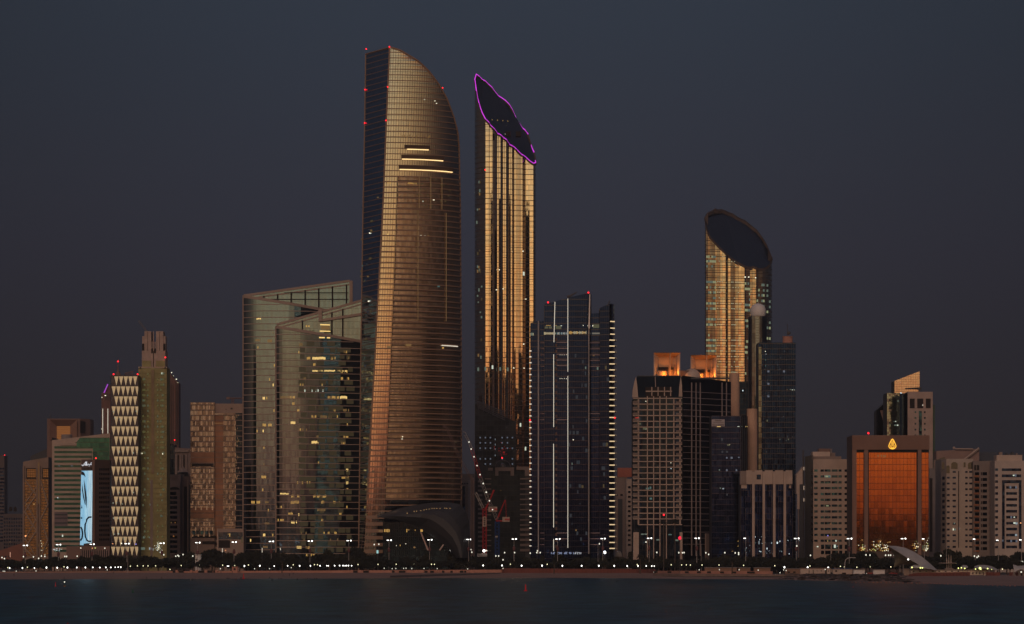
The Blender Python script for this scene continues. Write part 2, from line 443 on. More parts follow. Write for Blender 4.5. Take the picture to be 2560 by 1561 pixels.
def facets(spec, px, Y):
    """spec: (px_end, facing angle); returns the folded facade run"""
    pts = [(px, Y)]; y = Y
    for q, a in spec:
        y += math.tan(rad(a)) * (q - px) * Y / F; px = q; pts.append((px, y))
    return pts
# ================================================================ the tall curved tower
G_LM = glass('bronze_curtain_wall', (.82, .74, .62), 1.7, 3.7, .16, .05, (.03, .025, .02), tilt=.002, var=.06, rough=.07, wav=.12)
G_LMB = glass('balcony_screen_glass', (.98, .70, .46), .95, 3.7, .24, .26, (.10, .06, .035), tilt=.03, var=.30, rough=.26, wav=.25)
G_LMS = glass('blue_side_glass', (.42, .66, .92), 1.7, 3.7, .10, .06, (.03, .03, .035), tilt=.004, var=.2, rough=.06)
def landmark():
    Y0 = 2700.0
    root = empty('curved_skyscraper', (X(1030, Y0), Y0, 3), 'tallest tower, bronze glass with a curved sail-shaped top and a dark flank', 'skyscraper')
    Etab = [(119, 974), (300, 966), (500, 958), (780, 943), (900, 937), (1055, 927.6), (1375, 911), (1450, 907)]
    Ltab = [(119, 914.5), (300, 912), (500, 908), (900, 902), (1375, 897), (1450, 896)]
    sil = [(119, 974), (126, 1000), (136, 1016.5), (151, 1044), (175, 1071), (209, 1098), (243, 1117.5), (286.6, 1134), (322, 1143), (357, 1146), (500, 1149), (900, 1151), (1250, 1152), (1450, 1152)]
    n = 22
    def ring(py):
        xe, xl, xr = lerp(Etab, py), lerp(Ltab, py), lerp(sil, py)
        Wd = X(1152, Y0) - X(xe, Y0); w = X(xr, Y0) - X(xe, Y0)
        tm = math.asin(max(.02, min(.985, w / Wd / 1.012)))
        f = [(X(xl, Y0) * (Y0 + 36) / Y0, Y0 + 36), (X(xe, Y0), Y0)]
        for k in range(1, n + 1):
            t = tm * k / n
            f.append((X(xe, Y0) + 1.012 * Wd * math.sin(t), Y0 + .80 * Wd * (1 - math.cos(t))))
        return f
    pys = [119.5, 121, 124, 128, 134, 142, 152, 164, 178, 192, 209, 226, 243, 264, 287, 305, 322, 340, 357, 400, 440, 500, 600, 700, 800, 900, 1000, 1100, 1180, 1250]
    glz, side, scr, core = MB(), MB(), MB(), MB()
    rs = [(py, Z(py, Y0), ring(py)) for py in pys]
    def strip(mb, ra, rb, i0, i1):
        (pa, za, A), (pb, zb, B) = ra, rb
        ua = ub = 0
        for i in range(1, i0 + 1):
            ua += math.dist(A[i - 1], A[i]); ub += math.dist(B[i - 1], B[i])
        for i in range(i0, i1):
            la, lb = math.dist(A[i], A[i + 1]), math.dist(B[i], B[i + 1])
            lay = [(*B[i], zb), (*B[i + 1], zb), (*A[i + 1], za), (*A[i], za)]
            mb.face(lay, [(ub, zb), (ub + lb, zb), (ua + la, za), (ua, za)]); ua += la; ub += lb
    for ra, rb in zip(rs, rs[1:]):
        strip(side, ra, rb, 0, 1)
        if ra[0] < 440: strip(glz, ra, rb, 1, n + 1)
        else:
            strip(glz, ra, rb, 1, 4); strip(scr, ra, rb, 4, n + 1)
        (pa, za, A), (pb, zb, B) = ra, rb
        ya = Y0 + 62; fa, fb = (A[-1][0], ya), (B[-1][0], ya); ga, gb = (A[0][0], ya), (B[0][0], ya)
        core.face([(*B[-1], zb), (*fb, zb), (*fa, za), (*A[-1], za)])
        core.face([(*fb, zb), (*gb, zb), (*ga, za), (*fa, za)])
        core.face([(*gb, zb), (*B[0], zb), (*A[0], za), (*ga, za)])
    # lower storeys down to the ground: only the flat front bay and the flank run through
    base = (1450, 3.0, ring(1450)); bot = rs[-1]
    strip(side, bot, base, 0, 1)
    strip(glz, bot, base, 1, 4)
    lob = MB(); b2 = base[2]; t2 = bot[2]
    strip(lob, bot, base, 4, n + 1)
    part('lobby_glazing', lob, W['glassdk'], root)
    part('rear_wall', core, W['dark'], root)
    part('glazing', glz, G_LM, root); part('side_glazing', side, G_LMS, root); part('balcony_screen', scr, G_LMB, root)
    # storey bands
    ms = []; sb = []; py = 131.0; k = 0
    while py < 1385:
        r = ring(py); z = Z(py, Y0)
        big = py > 1255
        th = .55 if py < 430 else .8
        if py > 1290: th = 2.3
        pts = r[1:] if not big else r[1:5 if py > 1290 else 12]
        sb.append(band_mb(r[:2], z - .22, z + .22, -.1, .25))
        m = band_mb(pts, z - th / 2, z + th / 2, -.1, .3 if py < 430 else .55)
        ms.append(m); py += 14.1 if py < 430 else (13.45 if py < 1240 else (15 if py < 1290 else 17.2)); k += 1
    many(root, 'storey_band', ms, W['bandLM'], 99); many(root, 'side_band', sb, W['bandLM'], 99)
    # long lit slots; the bands above are coloured as recess shade
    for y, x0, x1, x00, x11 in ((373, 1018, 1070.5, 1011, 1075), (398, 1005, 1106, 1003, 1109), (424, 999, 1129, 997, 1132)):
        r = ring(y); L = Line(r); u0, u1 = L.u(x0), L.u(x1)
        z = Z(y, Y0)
        part('slot_shade_band', band_mb(L.sub(L.u(x00), L.u(x11)), z + .3, z + 3.0, .05, .42), W['slotshade'], root)
        part('light_line', band_mb(L.sub(u0, u1), z - .26, z + .26, .3, .9), E['ledwarm'], root)
    L = Line(ring(861)); part('light_line', band_mb(L.sub(L.u(1103), L.u(1142)), Z(861, Y0) - .3, Z(861, Y0) + .3, .3, .9), E['led'], root)
    # vertical bright pilasters on the curved front and the corner frame
    for px, y0, y1 in ((1045, 524, 800), (1115.5, 528, 800), (1048, 440, 520), (1077, 440, 520), (1105, 440, 520)):
        pa = []
        for y in (y0, (y0 + y1) / 2, y1):
            L = Line(ring(y)); q = offs(L.p, .7); L2 = Line(q); p = L2.at(L2.u(px))[0]; pa.append((*p, Z(y, Y0)))
        part('lit_pilaster', MB().tube(pa, .22, 4), W['goldfin'], root)
    for i in (0, 1, -1):
        part('corner_frame', MB().tube([(*ring(y)[i], Z(y, Y0)) for y in pys] + ([(*base[2][i], 3)] if i < 1 and i > -1 else []), .55, 5), W['bandLM'], root)
    part('roof_edge', MB().tube([(*ring(y)[-1], Z(y, Y0) + .2) for y in pys[:20]], .6, 5), W['bandLM'], root)
    part('roof_edge', MB().tube([(*ring(119.5)[0], Z(119.5, Y0)), (*ring(119.5)[1], Z(119.5, Y0))], .6, 5), W['bandLM'], root)
    # thin seam between bay and curved front
    part('bay_seam', MB().tube([(*offs(ring(y), .2)[4], Z(y, Y0)) for y in (440, 600, 800, 1000, 1250)], .3, 4), W['recess'], root)
    # lit windows
    g = {}
    def lw(px, y, w, h, k):
        L = Line(ring(y)); m = band_mb(L.sub(L.u(px - w / 2), L.u(px + w / 2)), Z(y + h / 2, Y0), Z(y - h / 2, Y0), -.1, .5); g.setdefault(k, []).append(m)
    for px, y, w, h, k in ((1084, 497, 2.5, 2, 'spark'), (1057, 502, 2, 2, 'white'), (1062, 588, 1.6, 1.6, 'spark'), (1052, 587.5, 1.5, 1.5, 'spark'), (1071, 587.5, 1.5, 1.5, 'warm'),
                           (1104, 791, 4, 1.6, 'spark'), (969.5, 586.5, 2, 3, 'warmhot'), (1096, 712, 5, 6, 'cyan'), (1006, 1092, 1.5, 2, 'spark'), (1005, 1098, 1.5, 2, 'spark'),
                           (1021, 862, 14, 6, 'warmdim'), (1107, 867, 3, 4, 'warm'), (972, 868, 10, 4, 'warmdim'), (930, 1110, 2, 2, 'warmdim'), (1103, 1115, 2, 2, 'warmdim'), (1061, 247, 1.3, 1.3, 'spark'), (1087, 249, 1.3, 1.3, 'spark'), (1091, 255, 1.3, 1.3, 'spark')): lw(px, y, w, h, k)
    for x in (1005, 1011, 1018, 1024, 1032, 1041, 1052, 1070, 1074): lw(x, 341 + R.uniform(-2, 2), 1.6, 6, 'warmdim')
    for x in (966, 969, 972.5, 976): lw(x, 457 + R.uniform(-1, 1), 1.5, 7, 'warm' if x > 967 else 'warmdim')
    for x in (1021, 1024, 1027, 1030, 1034, 1040): lw(x, 457 + R.uniform(-1, 1), 2, 4, 'warm')
    for k in range(40): lw(R.uniform(1010, 1130), 440 + 13.45 * R.randrange(0, 6) + R.uniform(2, 4), R.uniform(1, 3), 5, 'warmfaint')
    for y in range(880, 1240, 26): lw(964.5, y, 1.4, 1.4, 'warm')
    for k in range(34): lw(R.uniform(902, 935), R.choice([500 + 13.45 * j for j in range(60)]) + 7, R.uniform(1.5, 4), 5, R.choice(['warmfaint', 'warmfaint', 'bluefaint']))
    for px, y, k in ((925.5, 576.5, 'spark'), (922.5, 749, 'spark'), (945, 491, 'warmdim'), (907, 656, 'cyan'), (928, 570, 'warmdim'), (920, 686, 'warmdim')): lw(px, y, 2, 2.4, k)
    for kk, v in g.items(): many(root, 'lit_window', v, E[kk], 60)
    # dark strips on the balcony screen, coloured as the shade of open loggias
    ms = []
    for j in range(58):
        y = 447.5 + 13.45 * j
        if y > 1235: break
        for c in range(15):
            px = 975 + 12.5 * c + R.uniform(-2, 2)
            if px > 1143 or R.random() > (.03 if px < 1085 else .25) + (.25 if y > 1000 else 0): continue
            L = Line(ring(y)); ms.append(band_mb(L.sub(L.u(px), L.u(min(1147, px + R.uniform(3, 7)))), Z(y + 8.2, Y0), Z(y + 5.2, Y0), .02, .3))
    many(root, 'loggia_shade', ms, W['loggia_shade'], 95)
    for px, y, dy in ((915.5, 123, 36), (973.5, 117.5, 0), (912.5, 224.5, 36), (969, 218, 0), (1106.5, 220, 20), (911.5, 308, 36), (965, 301.5, 0), (1142, 320, 30)): beacons.append((px, y, Y0 + dy, .75, root))
W['glassdk'] = glass('dark_lobby_glass', (.22, .22, .21), 2.5, 4.2, .06, .05, tilt=.01, var=.3)
W['bandLM'] = wallmat('rosy_bronze_band', (.30, .18, .115), .55, var=.06)
W['recess'] = wallmat('dark_recess', (.022, .014, .010), .9)  # near-black tone painted as shade inside openings; dark fittings share it
W['slotshade'] = wallmat('brown_slot_shade', (.085, .05, .032), .9)
W['loggia_shade'] = wallmat('loggia_shade_tone', (.05, .03, .02), .9)
W['goldfin'] = emis('gilt_fin', (1, .62, .22), .05, base=(.5, .36, .2))
landmark()

# petal canopy at its foot
def canopy():
    root = empty('petal_pavilion', (X(1080, 2640), 2640, 3), 'dark petal-shaped pavilion roof edged with tiny lights, at the tallest tower foot', 'pavilion')
    top = [(942, 1291), (965, 1283), (1000, 1272), (1030, 1265), (1080, 1258), (1120, 1257), (1150, 1262), (1163, 1278), (1172, 1305), (1174, 1345), (1173, 1395)]
    bot = [(942, 1292), (965, 1296), (985, 1299), (1010, 1306), (1035, 1312), (1050, 1318), (1062, 1330), (1085, 1345), (1110, 1362), (1128, 1378), (1140, 1395)]
    m = MB(); pr = None; n = 6
    rowsv = []
    for k, ((xa, ya), (xb, yb)) in enumerate(zip(top, bot)):
        r = []
        for j in range(n + 1):
            t = j / n; b = 16 * math.sin(math.pi * t) * min(1, k / 4)
            Y = 2640 - b + 10 * (1 - t)
            r.append(P(xa + (xb - xa) * t, ya + (yb - ya) * t, Y))
        rowsv.append(r)
    for a, b in zip(rowsv, rowsv[1:]):
        for j in range(n): m.face([a[j], a[j + 1], b[j + 1], b[j]])
        m.face([a[0], b[0], (b[0][0], b[0][1] + 22, b[0][2] - 1), (a[0][0], a[0][1] + 22, a[0][2] - 1)])
        m.face([a[n], b[n], (b[n][0], b[n][1] + 30, b[n][2]), (a[n][0], a[n][1] + 30, a[n][2])])
    part('roof_shell', m, wallmat('dark_pavilion_shell', (.042, .040, .042), .6), root, smooth=False)
    part('roof_rim', MB().tube([rv[0] for rv in rowsv], .25, 5), W['dark'], root)
    gl = Bld('x', '', [(957, 2650), (1120, 2650)], 1306, 18, W['dark'], parent=root, bodyname='lower_wall')
    gl.glaze(glass('teal_pavilion_glass', (.10, .15, .16), 1.3, 4.4, .12, .06, (.02, .02, .02), tilt=.002, var=.1), 957, 1120, name='lower_glazing')
    gl.lits([(962, 1327, 3, 7, 'warm'), (966, 1327, 2, 7, 'warm'), (969.5, 1327, 2.5, 8, 'warm'), (973, 1327, 2, 7, 'warm'), (956.8, 1328, 2, 5, 'warmdim'), (950, 1328, 6, 4, 'warmdim'), (1017, 1327, 2, 8, 'warm'), (1021, 1325, 5, 3, 'warmdim'), (1038, 1326, 1.5, 3, 'warm'), (1054, 1327, 6, 6, 'warm'), (1000.5, 1364, 1.6, 4, 'warm'), (1036, 1369, 5, 4, 'warmdim'), (1014.5, 1360, 1.4, 1.6, 'spark'), (991, 1364.5, 1.2, 1.2, 'spark')], .5)
    ms = []
    for k, (px, py) in enumerate([(1018, 1283.5), (1035.5, 1279), (1041.5, 1278.5), (1052, 1277), (1060, 1275.5), (1066, 1274), (1073, 1273), (1080, 1271.6), (1085.5, 1271.5), (1092, 1271.5), (1100, 1271.5), (1112, 1271), (1117, 1271.5), (1125, 1271.5)]):
        part('edge_light', MB().ball(P(px, py, 2622), .28, 6, 4), E['warmline'], root)
    part('prop', MB().tube([P(1052, 1331, 2618), P(1070, 1376, 2618)], .55, 5), W['pink'], root)
    part('prop', MB().tube([P(1109, 1362, 2618), P(1099, 1376, 2618)], .55, 5), W['pink'], root)
canopy()

# ================================================================ fluted tower with the purple-lit sloping top
G_BR = glass('polished_gold_glass', (1.20, .99, .74), 1.6, 4.2, .04, .05, (.06, .045, .03), tilt=.006, var=.08, rough=.05, wav=.06)
def cut_tower(name, label, front, Y0, xc, planefn, gls, backamp, cat, rim_mat, rim_name, rim_r, capmat, base_py, bands=None, seed=0, cap_drop=1.2, segs=None, ry=None, freq=18):
    root = empty(name, (X(xc, Y0), Y0, 3), label, cat)
    fr = [(X(px, Y), Y) for px, Y in front]
    ymid = (fr[0][1] + fr[-1][1]) / 2
    x0, x1 = fr[0][0], fr[-1][0]
    # wavy rear half
    nb = 26; bk = []
    for k in range(1, nb):
        t = math.pi * k / nb
        r = 1 + backamp * math.cos(freq * t)
        bk.append(((x0 + x1) / 2 + (x1 - x0) / 2 * math.cos(t) * (r if k not in (1, nb - 1) else 1), ymid + (fr[-1][1] - fr[0][1]) / 2 * math.cos(t) + max(1, ry * math.sin(t) * r)))
    loop = fr + bk
    zf = lambda x, y: planefn(x, y)
    m = MB(); u = 0
    for a, b in zip(fr, fr[1:]):
        l = math.dist(a, b)
        m.face([(*a, 3), (*b, 3), (*b, zf(*b)), (*a, zf(*a))], [(u, 3), (u + l, 3), (u + l, zf(*b)), (u, zf(*a))]); u += l
    part('glazing', m, gls, root)
    m = MB(); lp = [fr[-1]] + bk + [fr[0]]
    for a, b in zip(lp, lp[1:]): m.face([(*a, 3), (*b, 3), (*b, zf(*b)), (*a, zf(*a))])
    part('rear_wall', m, W['dark'], root)
    part('roof', MB().face([(x, y, zf(x, y) - cap_drop) for x, y in loop]), capmat, root)
    return root, loop, zf, Line(fr)
def trust():
    Y0 = 3300.0
    spec = [(1191, -78), (1197, -62), (1205, -56), (1213, -58), (1214, -30), (1222, -5), (1224, 26), (1226, -8), (1231, -4), (1236, 40), (1243, 48), (1246, -8), (1247.5, 24), (1251, -4), (1258, 56), (1261, -6), (1262.5, 26), (1265, -6), (1273, 56), (1276, -4), (1277.5, 26), (1280, -6), (1286, 56), (1289, -8), (1296, 14), (1303, 16), (1306, -10), (1314, 58), (1324, -4), (1333, -2), (1335, 45), (1337, 66), (1339, 80)]
    fr = facets(spec, 1187, Y0)
    # plane through the rim: heights read off both ends and the depth
    ym = (fr[0][1] + fr[-1][1]) / 2
    za, zb = Z(192, ym), Z(404, ym)
    xa, xb = X(1187, ym), X(1339, ym)
    dmid = ym - min(p[1] for p in fr)
    zfc = Z(349, ym - dmid); zc = (za + zb) / 2
    sl = (zc - zfc) / dmid
    FT = [(1187, 200), (1188.5, 214), (1191, 228), (1193, 240), (1196.5, 256), (1200, 268), (1205, 282), (1212, 297), (1222, 307), (1227, 316), (1235, 322), (1241, 334), (1250, 337), (1258, 345), (1266, 350), (1273, 362), (1283, 367), (1291, 374), (1300, 385), (1311, 391), (1322, 401), (1330, 410), (1339, 408)]
    BT = [(1187, 200), (1190, 186), (1196, 190), (1205, 200), (1213, 203), (1222, 213), (1233, 222), (1240, 237), (1250, 243), (1262, 251), (1274, 263), (1281, 276), (1284, 290), (1295, 304), (1303, 319), (1315, 328), (1324, 342), (1326, 358), (1331, 373), (1337, 385), (1338, 398), (1339, 408)]
    yl = lambda q: fr[0][1] + (fr[-1][1] - fr[0][1]) * (q - 1187) / 152
    def pl(x, y): px = CX + F * x / y; return Z(lerp(FT if y <= yl(px) + .2 else BT, px), y)
    root, loop, zf, L = cut_tower('fluted_tower', 'slender gold fluted tower with a sloping top outlined in purple light', fr, Y0, 1263, pl, G_BR, .03, 'skyscraper', None, None, 1, W['navy'], 0, ry=dmid * .95, freq=11)
    top = [(x, y, zf(x, y) + .3) for x, y in loop]
    # purple LED outline in runs
    n = len(top)
    segs = []; k = 0
    part('dark_rim', MB().tube([(x, y, z - 1.2) for x, y, z in top], .9, 5, True), W['dkbrown'], root)
    k = 0
    while k < n:
        ln = R.choice([5, 7, 9]); idx = [(k + j) % n for j in range(min(ln, n - k) + 1)]
        part('led_strip', MB().tube([top[i] for i in idx], .42, 5), E['purple'], root); k += ln
    # storey joints
    ms = []
    py = 300
    while py < 1170:
        z = Z(py, Y0 - 15)
        pts = [p for p in L.p if zf(*p) > z + 1]
        if len(pts) > 2: ms.append(band_mb(pts, z - .2, z + .2, -.05, .12))
        py += 13.2
    many(root, 'storey_joint', ms, W['joint'], 99)
    # roof details
    for px, py in ((1230.5, 300), (1243.5, 301), (1257, 302), (1269.5, 303)): part('roof_lamp', MB().ball(P(px, py, Y0 - 22), .35, 5, 4), E['warm'], root)
    part('roof_lamp', MB().ball(P(1265, 335.5, Y0 - 24), .8, 6, 4), E['lampsmall'], root)
    for px in (1270, 1296):
        part('roof_plant', MB().box(X(px, Y0 - 20) - 2.2, X(px, Y0 - 20) + 2.2, Y0 - 26, Y0 - 16, Z(343, Y0 - 20), Z(331, Y0 - 20)), W['recess'], root)
    g = {}
    def lw(px, y, w, h, k):
        u0, u1 = L.u(px - w / 2), L.u(px + w / 2); g.setdefault(k, []).append(band_mb(L.sub(u0, u1), Z(y + h / 2, Y0), Z(y - h / 2, Y0), -.1, .4))
    for k in range(26): lw(R.uniform(1192, 1205), R.uniform(440, 900), 1.8, R.uniform(3, 8), R.choice(['warmfaint', 'whitedim', 'warmdim']))
    for px, y, kk in ((1248.5, 678, 'spark'), (1241, 728, 'spark'), (1257.5, 725, 'spark'), (1307, 629, 'spark'), (1309, 685, 'white'), (1315, 748, 'spark'), (1231, 921, 'white'), (1260, 921, 'warmdim'), (1196, 925, 'whitedim'), (1214, 925, 'whitedim'), (1250, 925, 'whitedim'), (1269, 925, 'whitedim'), (1284, 921, 'spark'), (1310, 921, 'spark'), (1309, 861, 'spark'), (1301, 1063, 'white'), (1314, 1122, 'white')):
        lw(px, y, 1.5 if kk == 'spark' else 3, 2 if kk == 'spark' else 9, kk)
    for kk, v in g.items(): many(root, 'lit_window', v, E[kk])
    beacons.append((1213, 425, Y0 - 40, 1.0, root))
W['navy'] = wallmat('navy_roof', (.02, .03, .055), .5, var=.05)
W['joint'] = wallmat('bronze_joint', (.08, .05, .035), .6)
trust()

# ================================================================ round scalloped tower with the leaning oval top
def scallop():
    Y0 = 3300.0
    spec = [(1763, -86), (1765, -76), (1770, -36), (1776, 20), (1788, 25), (1793, 14), (1801, 17), (1808, 2), (1814, -4), (1820, 56), (1826, -4), (1838, 25), (1848, 10), (1861, -4), (1865, 48), (1875, 35), (1883, 12), (1890, 8), (1896, 44), (1906, 36), (1914, 46), (1922, 58), (1927, 70), (1930, 84)]
    fr = facets(spec, 1762, Y0)
    a0, a1 = fr[0][1], fr[-1][1]
    ym = a0; 
    za, zb = Z(560, Y0), Z(646, Y0)
    xa, xb = fr[0][0], fr[-1][0]
    yf = min(p[1] for p in fr); D = (a0 + a1) / 2 - yf
    root = None
    # rear half rises: slope from the seen front and rear rims
    sl = (Z(541, Y0) - Z(660, Y0)) / (2 * D)
    FT = [(1762, 545), (1763, 560), (1766, 574), (1775, 591), (1800, 618), (1830, 646), (1845, 655), (1861, 664), (1875, 668), (1885, 665), (1895, 671), (1910, 671), (1921, 665), (1928, 655), (1930, 646)]
    BT = [(1762, 545), (1765, 535), (1771, 530), (1780, 527), (1788, 521), (1797, 525), (1806, 522), (1818, 529), (1833, 534), (1846, 544), (1862, 550), (1878, 563), (1892, 574), (1905, 591), (1914, 606), (1922, 620), (1923, 632), (1930, 646)]
    yl = lambda q: a0 + (a1 - a0) * (q - 1762) / 168
    def pl(x, y): px = CX + F * x / y; return Z(lerp(FT if y <= yl(px) + .2 else BT, px), y)
    gl = glass('bronze_scalloped_glass', (.90, .78, .58), 2.2, 4.35, .05, .09, (.05, .035, .025), tilt=.012, var=.2, rough=.06, wav=.1)
    root, loop, zf, L = cut_tower('scalloped_tower', 'round gold and dark glass tower with an oval sloping top', fr, Y0, 1846, pl, gl, .022, 'skyscraper', None, None, 1, W['navy'], 0, ry=D, cap_drop=3)
    top = [(x, y, zf(x, y)) for x, y in loop]
    cx, cy = sum(p[0] for p in top) / len(top), sum(p[1] for p in top) / len(top)
    m = MB(); n = len(top)
    q = [(cx + (x - cx) * 1.02, cy + (y - cy) * 1.02) for x, y, z in top]; ins = [(cx + (x - cx) * .90, cy + (y - cy) * .93) for x, y, z in top]
    for k in range(n):
        j = (k + 1) % n
        A, B, C, D = [(*q[k], zf(*q[k])), (*q[j], zf(*q[j])), (*ins[j], zf(*ins[j]) - 1), (*ins[k], zf(*ins[k]) - 1)]
        m.face([A, B, C, D]); m.face([(A[0], A[1], A[2] - 2.2), (B[0], B[1], B[2] - 2.2), B, A]); m.face([D, C, (C[0], C[1], C[2] - 2.5), (D[0], D[1], D[2] - 2.5)])
    part('parapet', m, wallmat('brown_parapet', (.085, .058, .048), .8), root)
    ms = []; g = {}
    py = 600
    while py < 960:
        z = Z(py, Y0 - 15); pts = [p for p in L.p if zf(*p) > z + 3]
        if len(pts) > 2 and pts[0] == L.p[0]: ms.append(band_mb(pts, z - .28, z + .28, -.05, .15))
        py += 13.3
    many(root, 'storey_joint', ms, W['joint'], 99)
    def lw(px, y, w, h, k):
        if px > 1928: return
        g.setdefault(k, []).append(band_mb(L.sub(L.u(px - w / 2), L.u(px + w / 2)), Z(y + h / 2, Y0), Z(y - h / 2, Y0), -.1, .45))
    litrows = [(644, .7), (655.5, 1), (668, .5), (707, 1), (720.5, .6), (733, .5), (747, .3), (760.5, .9), (773.5, 1), (800, .9), (813.5, 1), (840, .25), (852, 1), (866, 1), (879, 1), (893, .5), (906, .8), (918, .7), (932, .4)]
    for y, p in litrows:
        for px in [1768, 1772, 1776, 1780, 1784, 1788] + [1794 + 4 * k for k in range(5)] + [1829 + 3.4 * k for k in range(8)]:
            edge = px < 1790
            lim = lerp([(1765, 590), (1800, 617), (1830, 646), (1861, 664)], px) + 4
            if y < lim: continue
            if R.random() < p * (.95 if edge else .75 if y not in (668,) else .3):
                if edge: lw(px, y, 3.0, 5.5, R.choice(['whitemid', 'whitedim', 'whitemid']))
                else: lw(px, y - 1, 1.4, 1.6, 'sparkdim')
        for px in (1863.5, 1867, 1870.5, 1874): 
            if y > 680 and R.random() < p * .8: lw(px, y + 2, 2.6, 6, R.choice(['whitedim', 'whitemid']))
        for px in (1893, 1897, 1901, 1905, 1909, 1918, 1924): 
            if y > 680 and y < 850 and R.random() < .6: lw(px, y + 4, 2.8, 6, R.choice(['whitedim', 'whitedim', 'whitemid']))
    for px, y in ((1862.5, 693), (1871.5, 692.5), (1889, 694)): lw(px, y, 2, 2.2, 'spark')
    for kk, v in g.items(): many(root, 'lit_window', v, E[kk], 99)
scallop()

# ================================================================ green glass pair
G_GR = glass('green_ribbed_glass', (.23, .38, .53), .9, 4.5, .18, .04, (.05, .05, .042), tilt=.004, var=.08, rough=.07, wav=.22)
G_GR2 = glass('dark_green_ribbed_glass', (.25, .38, .50), .9, 4.5, .2, .04, (.035, .035, .03), tilt=.004, var=.10, rough=.07, wav=.25)
W['bandG'] = wallmat('pinkish_storey_band', (.36, .26, .21), .7, var=.05)
def green(name, label, x0, x1, Y0, ptab, rtab, a0, a1, gls, posts, hbars, by0, spots, vert=None):
    f = facets(a0, x0, Y0)
    b = Bld(name, label, f, ptab, 26, W['dark'], cat='office tower')
    b.glaze(gls)
    r = b.root
    # sloping parapet of the front screen
    top = b.top
    part('parapet', band_mb(b.L.p, lambda x, y: top(x, y) - 1.1, lambda x, y: top(x, y) + .8, -.2, .9), W['bandG'], r)
    # taller rear screen with its raking roof beam
    Yr = Y0 + 27
    rp = [(X(p, Yr), Yr) for p in (x0 + 1, (x0 + x1) / 2, x1)]
    rt = lambda x, y: Z(lerp(rtab, CX + F * x / Yr), Yr)
    part('rear_screen', glaze_mb(rp, Z(900, Yr), rt, 0), gls, r)
    part('rear_wall', MB().prism([(rp[0][0], Yr + .5), (rp[-1][0], Yr + .5), (rp[-1][0], Yr + 8), (rp[0][0], Yr + 8)], 3, lambda x, y: rt(x, y) - .4), W['dark'], r)
    part('roof_beam', band_mb(rp, lambda x, y: rt(x, y) - .6, lambda x, y: rt(x, y) + 1.0, -1, 1.2), W['bandG'], r)
    part('roof_beam', band_mb(rp, lambda x, y: rt(x, y) - 2.8, lambda x, y: rt(x, y) - 1.9, .1, .8), W['bandG'], r)
    for px in posts:
        x = X(px, Yr - 1); z1 = rt(x, Yr) - 2
        part('post', MB().box(x - .5, x + .5, Yr - 1.4, Yr - .4, Z(850, Yr), z1), W['recess'], r)
    for py in hbars:
        xs = [x for x in [X(x0 + 2 + k * 4, Yr) for k in range(int((x1 - x0) / 4))] if rt(x, Yr) > Z(py - 6, Yr)]
        if xs: part('rail', MB().box(xs[0], xs[-1], Yr - .9, Yr - .3, Z(py, Yr) - .3, Z(py, Yr) + .3), W['recess'], r)
    pys = []; py = by0
    while py < 1385: pys.append(py); py += 16.1
    ms = []
    for py in pys:
        z = Z(py, Y0); pts = []
        for p in [b.L.at(b.L.c[-1] * k / 40)[0] for k in range(41)]:
            if top(*p) > z + 1.5: pts.append(p)
        if len(pts) > 2: ms.append(band_mb(pts, z - .25, z + .25, .1, .7))
    many(r, 'storey_band', ms, W['bandG'], 90)
    for i in (0, -1):
        p = offs(b.L.p, .5)[i]; part('corner_post', MB().tube([(*p, 3), (*p, top(*p))], .5, 5), W['bandG'], r)
    b.lits(spots, .35)
    return b
sp = []
def cl(px, py, n, w=2.2, h=6, k='warm', gap=3): 
    return [(px + i * gap, py + R.uniform(-.5, .5), w, h, k) for i in range(n)]
sp += cl(643, 797.5, 3, 3, 3, 'warmhot', 4) + cl(640, 851, 4, 2.5, 5, 'warmdim') + cl(670, 853, 4, 3, 7, 'warmdim') + [(645, 869, 2, 5, 'warm'), (682, 832, 2, 4, 'warmdim')]
for px, py, n, k in ((674, 949, 1, 'warm'), (683, 963, 1, 'warmhot'), (658, 996, 2, 'warmhot'), (667, 996, 1, 'warm'), (685, 1027, 1, 'warm'), (658, 1063, 3, 'warm'), (672, 1063, 3, 'warm'), (643, 1078, 1, 'warm'), (658, 1078, 1, 'warmhot'), (660, 1120, 1, 'warm'), (660, 1162, 1, 'warmdim'), (655, 1193, 4, 'warm'), (657, 1225, 1, 'warm'), (630, 1256, 3, 'warm'), (643, 1256, 3, 'warm'), (664, 1256, 3, 'warmdim'), (671, 1276, 1, 'warm'), (663, 1309, 4, 'warmdim'), (659, 1338, 2, 'warmhot'), (682, 1338, 1, 'warm'), (627, 1351, 1, 'warmhot'), (608.5, 1352, 1, 'warmdim'), (659, 1368, 4, 'warmdim'), (686, 914, 1, 'warm')):
    sp += cl(px, py, n, 2.2, 6.5 if k != 'warmdim' else 5, k)
green('green_glass_tower', 'pale green ribbed glass tower, the higher one behind, with a raking roof', 609, 874, 2800, [(609, 741), (800, 772), (874, 784)], [(609, 740.5), (878, 703)], [(612, -46), (616, -42), (622, -38), (628, -33), (634, -27), (641, -18), (650, -9), (660, -3), (675, 0), (692, 1), (710, 2), (722, 3), (736, 14), (752, 18), (775, 20), (800, 23), (830, 26), (874, 30)], None, G_GR, (659.5, 694, 728, 763, 797, 831, 866), (732.7, 749), 763, sp)
part('end_post', MB().box(X(872, 2790), X(880, 2790), 2800, 2806, Z(800, 2800), Z(702, 2800)), W['bandG'], bpy.data.objects['green_glass_tower'])
sp = [(812.5, 812.5, 24, 2.6, 'warmhot'), (813, 820, 22, 9, 'warmdim'), (812.5, 828.5, 26, 2.6, 'warmhot'), (804.5, 844.5, 14, 3, 'warmhot'), (821, 845, 8, 3, 'warmhot'), (766, 816, 3, 4, 'warm'), (772, 816, 3, 4, 'warm'), (770, 861, 1, 1, 'warm')]
